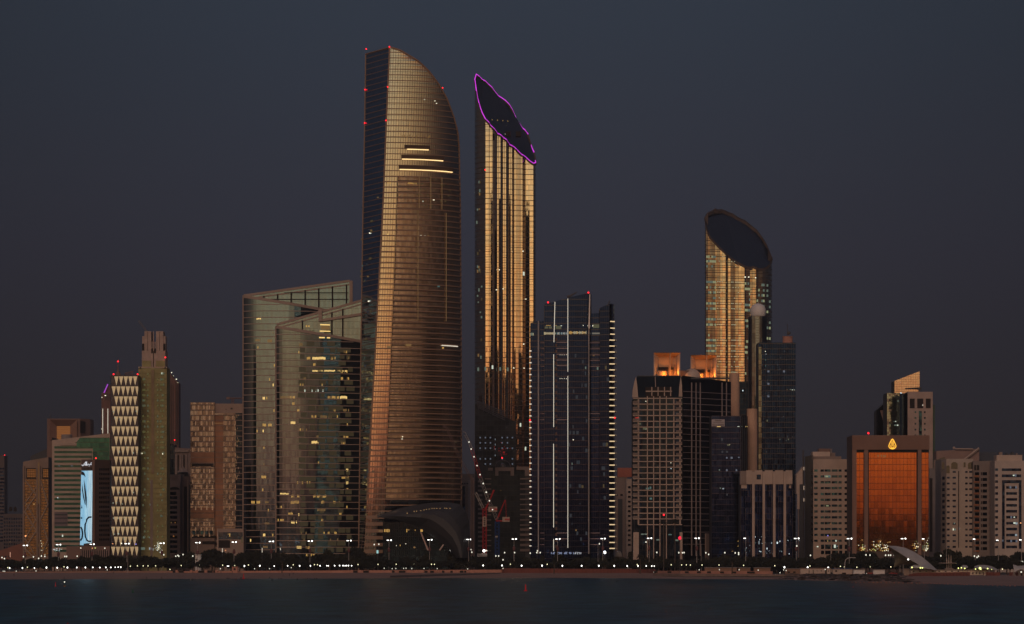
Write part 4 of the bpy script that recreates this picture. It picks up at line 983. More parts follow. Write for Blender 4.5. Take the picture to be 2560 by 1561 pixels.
b.box('banner', W['white2'] if 'white2' in W else wallmat('faded_banner', (.42, .36, .36), var=.04), 1779, 1811.5, 1049, 1066.5, .1, .5)
b.lits([(1797, 1066.8, 9, 1.6, 'warmhot'), (1846, 1066.8, 5, 1.2, 'white'), (1855, 1066.5, 4, 1, 'whitedim'), (1865.5, 1067, 4, 2, 'warmhot'), (1821, 1113, 7, 3.5, 'olive'), (1824, 1112, 2, 2, 'warmmid'), (1805, 1099, 4, 6, 'bluefaint'), (1806, 1130, 4, 5, 'bluefaint'), (1817.5, 1130, 5, 5, 'bluefaint'), (1817, 1145, 4, 4, 'bluewin'), (1829, 1145, 5, 5, 'bluewin'), (1847, 1144, 4, 3, 'bluewin'), (1798.5, 1175.5, 3, 3, 'whitedim'), (1817, 1176, 4, 5, 'bluewin'), (1841, 1176, 4, 5, 'bluewin'),
        (1801, 1221, 3, 3, 'whitedim'), (1808, 1222, 4, 3, 'coolmid'), (1817.5, 1237, 4, 5, 'bluefaint'), (1848, 1351.5, 5, 1.2, 'warm'), (1847, 1354, 6, 1.4, 'warm'), (1848, 1363.5, 5, 1.2, 'warm'), (1847, 1366, 6, 1.4, 'warm'), (1831, 1378.5, 4, 2, 'warmdim')])
BANNER = b

# crown-and-columns building
b = Bld('pillared_bank_block', 'dark glass block with a pale banded crown and four full-height pale pillars', [(1852, 2560), (1982, 2560)], 1190, 26, W['dark'])
b.glaze(glass('ink_glass', (.010, .024, .11), 1.5, 3.7, .16, .05, (.015, .015, .018), tilt=.02, var=.3, rough=.1))
for x0, x1 in ((1865, 1879.5), (1885.5, 1905), (1911.5, 1931), (1937.5, 1957.5), (1963.5, 1980)): b.box('crown_panel', W['beige'], x0, x1, 1176.5, 1211, -.5, 3.4)
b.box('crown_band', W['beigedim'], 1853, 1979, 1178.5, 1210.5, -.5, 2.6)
b.box('crown_side', W['sideribs'] if 'sideribs' in W else wallmat('ribbed_crown_side', (.30, .23, .2)), 1850.5, 1865, 1178, 1212, -8, 2.2)
b.box('corner_block', W['beige'], 1853, 1867, 1211, 1221.5, -4, 1.5); b.box('corner_block', W['beige'], 1972, 1977.5, 1211, 1221, -4, 1.5)
for x in (1882.5, 1908.5, 1934.5, 1961): b.box('pillar', W['beige'], x - 3, x + 3.2, 1180, 1393, 1.5, 4.0)
b.box('crown_window', W['win'], 1891.5, 1900.5, 1188, 1198.5, 3.3, 3.6); b.box('window_frame', W['recess'], 1890.8, 1901.2, 1187.2, 1199.3, 3.2, 3.5)
for k in range(46):
    b.lits([(R.uniform(1862, 1978), 1335 + 50 * R.random() ** .7, R.uniform(.8, 1.6), R.uniform(1, 2.6), R.choice(['coolmid', 'sparkcool', 'cyan', 'coolmid', 'bluewin']))], .3)
b.lits([(1897.5, 1357, 2, 8, 'coolmid'), (1943, 1357.5, 2.4, 5, 'sparkcool'), (1929, 1358, 2, 4, 'coolmid'), (1917.5, 1372, 1.5, 4, 'sparkcool')])
b = Bld('narrow_cream_block', 'narrow cream block with a stem-like lower shaft beside the pillared block', [(1991, 2800), (2009, 2800)], [(1991, 1187), (1997, 1187), (1998, 1165), (2009, 1165)], 16, W['cream'], base=Z(1235, 2800))
b.box('stem', W['cream'], 1993, 1999, 1235, 1273, -3, 0); b.box('lower_stem', W['beigedim'], 1995, 1997.5, 1273, 1400, -2, 0); b.box('dark_bay', W['dark'], 1999, 2010, 1211, 1400, -3, .3)
b.wins([(2001, 2004)], [(1212, 1235)], W['win'])
for x0, x1, y0, y1 in ((1998, 2001, 1352, 1355), (2006, 2008, 1320, 1323)): b.lits([(x0, y0, 1.5, 2, 'coolmid')])

# ================================================================ apartments left of the bronze bank
b = Bld('beige_apartment_block', 'beige apartment block with rows of wide dark windows, beside the orange glass bank', [(2033, 2600), (2118, 2600)], 1148.5, 34, W['beige'])
r = rows(1174, 14.62, 5.6, 13)
b.wins([(2035.5, 2044), (2051.5, 2060), (2096, 2104), (2111.5, 2117)], r, W['wingreen'])
b.wins([(2061.5, 2076.5), (2079, 2093.8)], r, W['wingreen'], lit={(1, 0): 'whitedim'})
b.wins([(2052.5, 2060.5), (2063, 2077), (2080, 2095), (2098, 2105.5), (2112, 2118)], [(1362, 1373), (1377, 1386)], W['wingreen'])
b.lits([(2067, 1191.5, 6, 3, 'whitemid'), (2073, 1192, 4, 4, 'cyan'), (2070, 1207, 1.6, 5, 'olive'), (2068.5, 1265, 6, 2.4, 'whitemid'), (2076, 1310.5, 2, 2, 'orangedim'), (2069.5, 1339.5, 2, 2.4, 'bluespark'), (2069, 1353, 2.2, 1.8, 'warm'), (2090, 1352.5, 3, 4, 'white'), (2087, 1366, 4.5, 8, 'white'), (2093, 1366, 2, 2, 'coolmid'), (2044, 1367, 3.6, 2.6, 'white')], .4)
b.box('penthouse', W['beigedim'], 2031, 2104, 1141, 1149, -26, -3); b.box('penthouse', W['cream'], 2034, 2078, 1129, 1141.5, -24, -8); b.box('penthouse', W['brown'], 2050, 2078, 1121, 1130, -22, -10)
b.box('water_tank', W['grey'], 2081, 2085, 1121, 1141, -20, -16); b.box('penthouse', W['beigedim'], 2080, 2092, 1131, 1141, -24, -12)
part('side_wing', MB().prism([(X(2012, 2640), 2640), (X(2033, 2600), 2600), (X(2033, 2600), 2660), (X(2014, 2660), 2660)], 3, Z(1140, 2620)), wallmat('olive_grey_side', (.17, .15, .12)), b.root)
for k in range(13): part('side_window', MB().obox((X(2027.5, 2604), 2604, Z(1180 + 14.6 * k, 2604)), (X(2032, 2602) - X(2027.5, 2604), -3, 0), (0, -.5, 0), (0, 0, 1.5)), W['win'], b.root)
part('side_mast', MB().tube([P(2009.5, 1390, 2640), P(2008, 1125, 2640)], .5, 4), W['steel'], b.root)
for y, h in ((1172, 8), (1220, 10), (1250, 8)): part('side_light', MB().box(X(2009, 2638), X(2010.2, 2638), 2637, 2638, Z(y + h / 2, 2638), Z(y - h / 2, 2638)), E['pinkline'] if 'pinkline' in E else emis('pinkish_side_light', (1, .7, .5), .5), b.root)
b.box('east_wing', W['grey'], 2118, 2131, 1150, 1400, -30, -1); 
many(b.root, 'wing_window', [b.bx(2122, 2129, 1196 + 14.3 * k, 1201.5 + 14.3 * k, -1.1, -.8) for k in range(12)] + [b.bx(2118.5, 2130, 1163, 1174, -1.1, -.8)], W['win'])

# ================================================================ the orange glass bank
def bank():
    Y0 = 2560
    b = Bld('orange_glass_bank', 'brown stone bank with a huge orange mirror-glass front and glowing gold emblem', [(2130, Y0), (2322, Y0)], 1089, 40, W['dkbrown'])
    og = glass('orange_mirror_glass', (.68, .30, .085), 2.35, 4.0, .07, .07, (.05, .018, .008), tilt=.0012, var=.03, rough=.05, wav=.12)
    br = wallmat('brown_ribbed_stone', (.24, .135, .10), var=.1)
    for x0, x1, n in ((2172, 2291, 'glazing'), (2141, 2159, 'side_glazing'), (2303.5, 2321, 'side_glazing')):
        u = b.glaze(og, x0, x1, 1132, 1378, d=.4, name=n)
    for x0, x1 in ((2130, 2140.6), (2160, 2169.5), (2293.5, 2302.5)): b.box('pier', br, x0, x1, 1125, 1400, 0, 2.6)
    b.box('parapet', br, 2130, 2322.5, 1089, 1125, -.5, 2.8)
    many(b.root, 'parapet_rib', [b.bx(2131 + 3.04 * k, 2132.4 + 3.04 * k, 1091, 1124, 2.7, 3.1) for k in range(63)], br)
    for x0, x1 in ((2169.5, 2293.5), (2140, 2160), (2302, 2322)): b.box('head_shadow_strip', W['recess'], x0, x1, 1125, 1131.6, 0, 1.0)  # dark strips under the parapet, its shadow put in as parts
    for x0, x1 in ((2169.5, 2172), (2291, 2293.6), (2159, 2160), (2302.5, 2303.6)): b.box('jamb', W['recess'], x0, x1, 1130, 1400, 0, .9)
    # emblem: a pear-shaped ring with pointed arches and a scroll inside
    e0 = b.L.at(b.L.u(2231))[0]; ey = Y0 - 3.4
    def q(dx, dy): return P(2231 + dx, 1111 + dy, ey)
    ring = [q(9 * math.sin(t) * (1 if math.cos(t) < 0 else (1 - .55 * math.cos(t))), 4 - (11 if math.cos(t) < 0 else 17) * math.cos(t) * (1 if math.cos(t) > 0 else .72)) for t in [2 * math.pi * k / 28 for k in range(28)]]
    em = part('emblem', MB().tube(ring, .24, 4, True), E['gold'], b.root)
    for pts in ([(-3, 2), (-3, -5), (0, -11), (3, -5), (3, 2)], [(0, 2), (0, -7)], [(-6, 3), (-2, 5), (0, 3), (2, 5), (6, 3)], [(-6, 6), (0, 9), (6, 6)], [(-4, 9), (0, 11), (4, 9)]):
        part('emblem_stroke', MB().tube([q(*p) for p in pts], .17, 4), E['gold'], em)
    b.lits([(2195, 1140, 2, 5, 'warmdim'), (2203, 1140, 2, 5, 'warmdim'), (2209, 1141, 2, 6, 'warmdim'), (2213, 1141, 2, 5, 'warmdim'), (2171, 1227, 2, 10, 'warmdim')], .8)
    g = {}
    for k in range(130):
        x = R.choice([R.gauss(2200, 14), R.gauss(2212, 10), R.gauss(2155, 6), R.gauss(2290, 5), R.gauss(2318, 4), R.gauss(2192, 9)]); y = 1378 - abs(R.gauss(0, 12))
        if x < 2140 or x > 2321 or y < 1345: continue
        g.setdefault(R.choice(['spark', 'spark', 'warmhot', 'yellowdim']), []).append(MB().ball(P(x, y, Y0 - 6), R.uniform(.12, .34), 5, 3))
    for kk, v in g.items(): many(b.root, 'lobby_light', v, E[kk], 60)
    many(b.root, 'lobby_panel', [b.bx(2306 + 3 * k, 2308 + 3 * k, 1363, 1376, .5, .8) for k in range(5)], E['olive'])
    beacons.append((2171, 1083.5, Y0 + 5, 1.0, b.root))
bank()

# towers behind the bank
def behind_bank():
    b = Bld('gold_wedge_tower', 'mirror-gold wedge-topped tower behind the bank', [(2236, 3100), (2299, 3100)], [(2236, 953), (2299, 928.5)], 26, W['dark'], cat='tower')
    b.glaze(glass('pale_gold_grid_glass', (.80, .74, .66), 1.35, 1.9, .12, .10, (.09, .06, .045), tilt=.003, var=.06, rough=.05))
    part('sloped_side', MB().face([P(2236, 953, 3100), P(2236, 990, 3100), P(2224, 990, 3122)]), W['dark'], b.root)
    b = Bld('green_grid_tower', 'green-grey gridded glass tower left of the beige one, behind the bank', facets([(2218, 0), (2249, 2), (2251, 60), (2262, 72)], 2217.5, 3000), 983, 20, W['dark'], cat='tower')
    b.glaze(glass('sage_grid_glass', (.42, .58, .60), 1.35, 1.9, .1, .1, (.05, .055, .045), tilt=.012, var=.2, rough=.08))
    b.lits([(2239, 1054, 2.2, 2.2, 'white'), (2235, 1054, 2, 1.8, 'whitedim'), (2244, 1063.5, 3.4, 3, 'white'), (2238, 1063.5, 5, 3, 'whitedim'), (2225, 1062, 4, 4, 'olive'), (2245, 1003, 3, 2.5, 'whitedim'), (2252, 983, 3.4, 1.4, 'sparkcool')])
    part('blue_flank', MB().prism([(X(2249, 2998), 2998), (X(2262, 2998), 3020), (X(2249, 2998), 3030)], 3, Z(996, 3000)), W['navy'], b.root)
    b = Bld('dark_stepped_tower', 'dark stepped tower with a raking roofline, left of the green gridded tower', [(2191, 3050), (2216, 3050)], [(2191, 1027), (2200, 1026), (2200.5, 1004), (2216, 1004)], 20, W['dark'], cat='tower')
    b.glaze(glass('deep_blue_glass', (.07, .09, .12), 1.5, 3.6, .1, .1, (.012, .012, .014), tilt=.01, var=.4))
    part('raking_panel', MB().face([P(2200, 1026, 3049), P(2216, 1026, 3049), P(2216, 1062, 3049), P(2209, 1058, 3049)]), W['brown'], b.root)
    c = Bld('beige_gridded_tower', 'beige tiled tower with three tall dark openings under its flat top', [(2269, 2950), (2332, 2950)], [(2269, 980), (2292, 980), (2293, 992), (2308, 992), (2309, 980), (2332, 980)], 30, wallmat('beige_tiles', (.40, .29, .245)), cat='tower')
    for x0, x1 in ((2274.5, 2286.5), (2293, 2308), (2314.5, 2326.5)): c.box('tall_opening', W['recess'], x0, x1, 997, 1021, 0, .3)
    c.wins([(2286.5, 2290.5), (2310, 2314)], rows(1028.5, 14.6, 4.4, 9), W['wingreen'])
    c.box('glass_strip', W['wingreen'], 2297, 2304.5, 1028, 1170, 0, .3); c.box('side_wing', wallmat('green_dark_side', (.06, .10, .07)), 2332, 2339, 1012, 1170, -20, -4)
    part('blue_flank', MB().prism([(X(2258, 2990), 2990), (X(2269, 2950), 2950.2), (X(2269, 2950), 2995)], 3, Z(984, 2960)), W['navy'], c.root)
    c.lits([(2306.5, 1013.5, 2.4, 3, 'spark')])
    cr = empty('roof_crane', (X(2298, 2955), 2955, Z(996, 2955)), 'dark cradle crane with a level jib on the beige tiled tower', 'crane')
    part('jib', MB().tube([P(2262.5, 972.3, 2955), P(2302, 971.5, 2955)], [.5, .9], 5), W['dark'], cr); part('counterweight', MB().box(X(2294, 2955), X(2303, 2955), 2953.5, 2956.5, Z(975, 2955), Z(969.5, 2955)), W['dark'], cr)
    part('mast', MB().tube([P(2296, 992, 2955), P(2298, 972, 2955)], .55, 5), W['steel'], cr)
    # right of the bank
    d = Bld('plain_grey_block', 'plain grey-brown block wall between the bank and the white apartments', [(2323, 2750), (2353, 2750)], 1171, 20, wallmat('grey_brown_render', (.20, .165, .155)))
    d.box('dark_slot', W['recess'], 2324, 2331, 1196, 1380, 0, .3)
    e = Bld('slanted_roof_block', 'low brown block with a slanted roof edge behind the white apartments', [(2341, 2900), (2448, 2900)], [(2341, 1128), (2411, 1128), (2430, 1126), (2443, 1121), (2448, 1122)], 20, wallmat('rose_brown_render', (.26, .17, .145)))
    part('slanted_beam', MB().tube([P(2388, 1122.5, 2898), P(2432, 1123, 2898)], .5, 4).tube([P(2412, 1149, 2898), P(2448, 1121, 2898)], .9, 4), W['beige'], e.root)
    part('dish', MB().ball(P(2385, 1120.5, 2899), 1.1, 6, 4), W['beige'], e.root)
    f = Bld('blue_block', 'dark blue block between the two white apartment towers', [(2448, 2920), (2492, 2920)], 1131, 18, W['navy'])
    g = Bld('arched_low_glass_block', 'low green glass block edge beside the plain grey wall', [(2340, 2860), (2362, 2860)], [(2340, 1150), (2352, 1143), (2362, 1143)], 16, W['wingreen'])
    # white apartments
    h = Bld('white_arched_apartments', 'white apartment block with arched top windows and paired small windows', [(2352, 2630), (2366, 2620), (2433, 2620)], 1147.5, 34, wallmat('white_render', (.46, .37, .31)))
    for x0, x1, y0, y1 in ((2378, 2394, 1155.5, 1172), (2409, 2414, 1156, 1168), (2420, 2434, 1156, 1172), (2355, 2360.5, 1156, 1174), (2366, 2374, 1164, 1183)):
        xm = (x0 + x1) / 2; n = 8
        pts = [P(xm + (x1 - x0) / 2 * math.cos(math.pi * k / n), y0 + (x1 - x0) * .35 * (1 - math.sin(math.pi * k / n)), 2619.5 if x0 > 2365 else 2624) for k in range(n + 1)] + [P(x0, y1, 2619.5 if x0 > 2365 else 2624), P(x1, y1, 2619.5 if x0 > 2365 else 2624)]
        part('arched_window', MB().face(pts), W['wingreen'], h.root)
    rr = rows(1178, 14.4, 4.6, 14)
    h.wins([(2356, 2362)], [(a + 14, c_ + 17) for a, c_ in rr[:12]], W['win'])
    h.wins([(2367.5, 2374), (2381.5, 2389.5), (2413, 2419), (2423, 2430.5)], rr, W['win'], lit={(10, 1): 'whitedim'})
    h.box('dark_slot', W['recess'], 2395.5, 2397.5, 1178, 1370, 0, .3); h.lits([(2383, 1324, 1.2, 5, 'spark'), (2398, 1322, 1.5, 2, 'coolmid'), (2386, 1309, 3, 4, 'whitedim')])
    i = Bld('balcony_tower', 'grey-beige tower with a stack of orange-edged balconies and glazed bays', [(2433, 2615), (2486, 2606)], [(2433, 1153), (2452, 1153), (2453, 1152), (2486, 1153)], 30, wallmat('grey_beige_render', (.26, .205, .18)))
    rr = rows(1181, 14.4, 7.5, 14)
    i.wins([(2437.5, 2448)], rr, W['wingreen'], 'balcony_opening'); many(i.root, 'balcony_edge', [i.bx(2436.5, 2449, a + 8, a + 12, 0, 1) for a, c_ in rr], wallmat('orange_brown_edge', (.38, .15, .07)))
    i.wins([(2456.5, 2467.5)], rr, W['wingreen'], 'bay_window'); i.wins([(2452.5, 2454.5)], rr, W['win']); i.wins([(2472, 2474), (2477, 2479), (2482, 2484)], rows(1176, 14.4, 9, 14), W['raildim'], 'loggia_panel')
    for x0, x1 in ((2436, 2440.5), (2442.5, 2448)): i.box('arched_window', W['recess'], x0, x1, 1163, 1176, 0, .2)
    # rightmost
    j = Bld('white_banded_apartments', 'white apartment block with dark window bands and a dark U-shaped outline', [(2487, 2580), (2575, 2580)], 1152, 34, wallmat('white_render_cooler', (.46, .37, .32)))
    j.box('penthouse', W['cream'], 2492, 2556, 1138, 1152.5, -16, -1)
    for k, (x, w) in enumerate(((2505, 8), (2520, 5), (2527, 4), (2535, 6), (2545, 4), (2555, 9))): j.box('roof_plant', W['dark' if k % 2 else 'beigedim'], x - w / 2, x + w / 2, 1130 + 3 * (k % 3), 1139, -12, -6)
    j.wins([(2504.5, 2553)], [(1171.5, 1178), (1186.5, 1193.5)], W['winblue'] if 'winblue' in W else W['win'])
    j.wins([(2488, 2495)], rows(1171.5, 14.9, 6, 14), W['win'])
    j.box('dark_band', W['bandblk'] if 'bandblk' in W else W['win'], 2505, 2553.5, 1201, 1208, 0, .3); j.box('dark_band', W['win'], 2505, 2511.5, 1208, 1372, 0, .3); j.box('dark_band', W['win'], 2547, 2553.5, 1208, 1372, 0, .3)
    j.wins([(2515.5, 2542.5)], rows(1216, 14.85, 6.4, 11), W['win'], 'band_window')
    j.lits([(2534, 1189, 4, 3, 'white'), (2539, 1189, 4, 6, 'bluewin'), (2526, 1219, 4, 6, 'bluewin'), (2540, 1219, 4, 6, 'bluewin'), (2535.5, 1293.5, 3, 3, 'white'), (2528, 1293.5, 4, 6, 'bluewin'), (2536, 1308, 5, 4, 'white'), (2541, 1309, 5, 5, 'coolmid'), (2540, 1338, 5, 5, 'coolmid'), (2551.5, 1308, 2.4, 2.4, 'orangespark'), (2528, 1353, 4, 6, 'bluewin'), (2541, 1353, 4, 6, 'bluewin'), (2507, 1352, 2.5, 5, 'bluewin')], .5)
behind_bank()
# ================================================================ left-hand group
b = Bld('hazy_office_tower', 'faint far tower at the edge of the skyline with dark window bands', [(-30, 3900), (11, 3900)], 1139, 24, W['brownfar'])
b.wins([(-30, 10.5)], rows(1170, 8.6, 4, 22), W['win'], 'band_window'); beacons.append((11.5, 1138, 3895, .8, b.root))
b = Bld('pointed_gable_block', 'dim far block with a pointed gable and round arched windows', [(8, 3700), (57, 3700)], [(8, 1285), (18, 1285), (19, 1263), (24, 1263), (29, 1256), (33, 1240), (37, 1256), (43, 1263), (48, 1264), (49, 1285), (57, 1285)], 20, W['brownfar'])
for x0, x1 in ((22, 31), (34, 42)):
    pts = [P((x0 + x1) / 2 + (x1 - x0) / 2 * math.cos(math.pi * k / 8), 1272 - 5 * math.sin(math.pi * k / 8), 3699.5) for k in range(9)] + [P(x0, 1279, 3699.5), P(x1, 1279, 3699.5)]
    part('arched_window', MB().face(pts), W['recess'], b.root)
b.wins([(10 + 6 * k, 13.5 + 6 * k) for k in range(8)], rows(1295, 9, 5, 10), W['win'])
b.lits([(25, 1355, 1.6, 1.6, 'warmdim'), (25.5, 1329, 1.6, 1.6, 'olive'), (10, 1330, 1.3, 1.3, 'warmdim')])
b = Bld('low_red_brown_block', 'low red-brown block under the dim far gabled one', [(-20, 3300), (58, 3300)], [(-20, 1384), (36, 1384), (37, 1360), (44, 1357), (58, 1357)], 20, wallmat('red_brown_low', (.22, .09, .06)))
b.wins([(-6 + 9 * k, -2 + 9 * k) for k in range(4)], [(1390, 1394)], W['win'])

# bronze braced pair
def braced():
    Y0 = 2850
    b = Bld('bronze_braced_block', 'bronze glass block with pale frame corners and zigzag bracing, lit from within', [(57.5, Y0), (121, Y0)], [(57.5, 1155), (95.5, 1155), (96, 1160), (98, 1160), (98.5, 1154), (108, 1154), (108.5, 1143), (121, 1143)], 30, W['framebr'])
    br = glass('bronze_lattice_glass', (.42, .22, .08), 1.0, 2.0, .30, .25, (.07, .04, .022), tilt=.01, var=.25, rough=.25)
    b.glaze(br, 60, 94, 1198, 1390, d=.3); b.glaze(br, 99, 121, 1198, 1390, d=.3, name='side_glazing')
    for x0, x1 in ((67, 89.5), (107, 121)):
        b.box('top_window_frame', W['recess'], x0 - 1, x1 + .6, 1171, 1197, 0, .4); 
        many(b.root, 'lit_pane', [b.bx(x0 + 1.6 + 4.4 * i, x0 + 4.6 + 4.4 * i, 1174 + 4.2 * j, 1176.6 + 4.2 * j, .4, .7) for i in range(int((x1 - x0) / 4.4)) for j in range(5)], E['portal'])
    for x0, x1 in ((57.5, 61.5), (91.5, 95.5), (98.5, 101.5)): b.box('pier', W['framebr'], x0, x1, 1165, 1400, 0, 1.6)
    b.box('link_glazing', E['bronzeglow2'], 95.6, 98.4, 1156, 1260, 0, .3)
    for xs, ys in (((62, 91), (1201, 1238, 1280, 1328, 1372, 1400)), ((101, 120), (1200, 1262, 1300, 1350, 1396))):
        side = 0
        for a, c in zip(ys, ys[1:]):
            p, q = (xs[0], xs[1]) if side == 0 else (xs[1], xs[0]); side = 1 - side
            part('brace', MB().tube([P(p, a, Y0 - 1), P(q, c, Y0 - 1)], .5, 4), W['brace'], b.root)
            if xs[0] == 62: part('brace', MB().tube([P(q, a + 18, Y0 - 1), P(p, c + 22 if c < 1380 else 1400, Y0 - 1)], .4, 4), W['brace'], b.root)
    it = [(66, 1261, 4, 3, 'bronzeglow3'), (85, 1261, 4, 3.4, 'bronzeglow3'), (65, 1340.5, 5, 3.6, 'orangespark')]
    for k in range(70): it.append((R.uniform(63, 91) if R.random() < .4 else R.uniform(97, 120), 1200 + 4.9 * R.randrange(0, 36) * R.random() ** .4, 1.6, 2.2, R.choice(['bronzeglow', 'bronzeglow', 'bronzeglow2'])))
    for k in range(40): it.append((R.gauss(107, 5), R.uniform(1350, 1392), 1, 1.2, R.choice(['warm', 'olive', 'spark', 'warmdim'])))
    b.lits(it, .6)
braced()
b = Bld('bronze_portal_tower', 'brown tower whose top is a deep recessed portal glowing orange inside', [(117.5, 3300), (201, 3300), (226, 3312)], 1047, 26, W['brown'], cat='tower')
m = MB(); Y = 3299.6
o = [P(125, 1050, Y), P(193, 1050, Y), P(193, 1100, Y), P(125, 1100, Y)]; i_ = [P(141, 1065, Y + 0), P(176, 1065, Y + 0), P(176, 1100, Y), P(141, 1100, Y)]
def fr(a, d): return (a[0], a[1] + d, a[2])
for k, mt in ((0, (.13, .065, .045)), (1, (.24, .13, .09)), (3, (.19, .10, .075))):  # one stone in three tones: light and shade of each face painted in
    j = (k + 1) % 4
    part('portal_splay', MB().face([fr(o[k], -2.2), fr(o[j], -2.2), fr(i_[j], -.2), fr(i_[k], -.2)]), wallmat('portal_stone_shade_tone', mt), b.root)
many(b.root, 'glowing_panel', [b.bx(142, 175.6, 1066 + 4.3 * k, 1069.4 + 4.3 * k, 0, .15) for k in range(8)], E['portal'])
part('side_opening', MB().face([P(200.5, 1052, 3298), P(214, 1055, 3304), P(212, 1083, 3304), P(200.5, 1083, 3298)]), W['recess'], b.root)
part('antenna', MB().tube([P(127, 1047, 3305), P(125.5, 1036, 3305)], .3, 4), W['steel'], b.root)
b = Bld('low_dark_roof_block', 'dark low roofline peeping between the braced block and the portal tower', [(76, 3450), (118, 3450)], [(76, 1141), (109, 1138), (110, 1122), (118, 1122)], 20, W['dark'])

# white striped building
def striped():
    Y0 = 2800
    b = Bld('striped_green_block', 'beige office block striped with green glass bands, stepping up to a green glass corner', [(130, Y0), (275, Y0)], [(130, 1101), (152, 1101), (152.5, 1107), (174, 1107), (180, 1099), (196, 1084), (275, 1083.5)], 30, W['beige'], cat='office block')
    gg = glass('bottle_green_glass', (.05, .20, .20), 1.2, 3.2, .08, .08, (.02, .03, .025), tilt=.006, var=.12, rough=.1)
    part('green_glazing', MB().face([P(182, 1110, Y0 - .3), P(192, 1105, Y0 - .3), P(200, 1094.5, Y0 - .3), P(274, 1094.5, Y0 - .3), P(274, 1152, Y0 - .3), P(232, 1152, Y0 - .3), P(232, 1121, Y0 - .3), P(191, 1121, Y0 - .3), P(191, 1112, Y0 - .3)],
        [(X(a, Y0), Z(c, Y0)) for a, c in ((182, 1110), (192, 1105), (200, 1094.5), (274, 1094.5), (274, 1152), (232, 1152), (232, 1121), (191, 1121), (191, 1112))]), gg, b.root)
    ms = []; ys = [1116 + 11.75 * k for k in range(23)]
    many(b.root, 'window_band', [b.bx(136, 230 if k < 3 else 202, y, y + 5.6, -.2, .25) for k, y in enumerate(ys) if y < 1384], gg)
    b.box('parapet', W['beige'], 152, 192, 1108, 1114, 0, .8); 
    part('dark_return', MB().prism([(X(122.5, Y0), Y0 + 22), (X(129.9, Y0), Y0), (X(129.9, Y0), Y0 + 40)], 3, Z(1094, Y0)), W['black'], b.root)
    b.box('banner', wallmat('faded_wall_banner', (.19, .14, .15)), 136, 169, 1281, 1316, .2, .5)
    b.bands('banner_bar', W['dark'], [1287, 1296, 1308], 4, 137, 168, .4, .6)
    part('roof_tank', MB().lathe((X(163, Y0), Y0 + 10, Z(1107, Y0)), [(3.6, 0), (3.9, .4), (3.9, 5.8), (3.3, 6)], 16), W['grey'], b.root)
    part('tank_stand', MB().box(X(156, Y0), X(170, Y0), Y0 + 4, Y0 + 6, Z(1107, Y0), Z(1103, Y0)), W['dark'], b.root)
    b.lits([(144.5, 1245, 1.6, 1.6, 'sparkcool'), (156.5, 1340, 3, 5, 'white'), (148, 1165, 3, 3, 'bluewin'), (180, 1165, 3, 3, 'bluewin'), (143, 1350.5, 1.2, 1.2, 'coolmid')] + [(R.uniform(134, 155), 1375 + R.uniform(-3, 3), 1.3, 1.4, R.choice(['coolmid', 'sparkcool', 'white'])) for k in range(12)], .5)
striped()

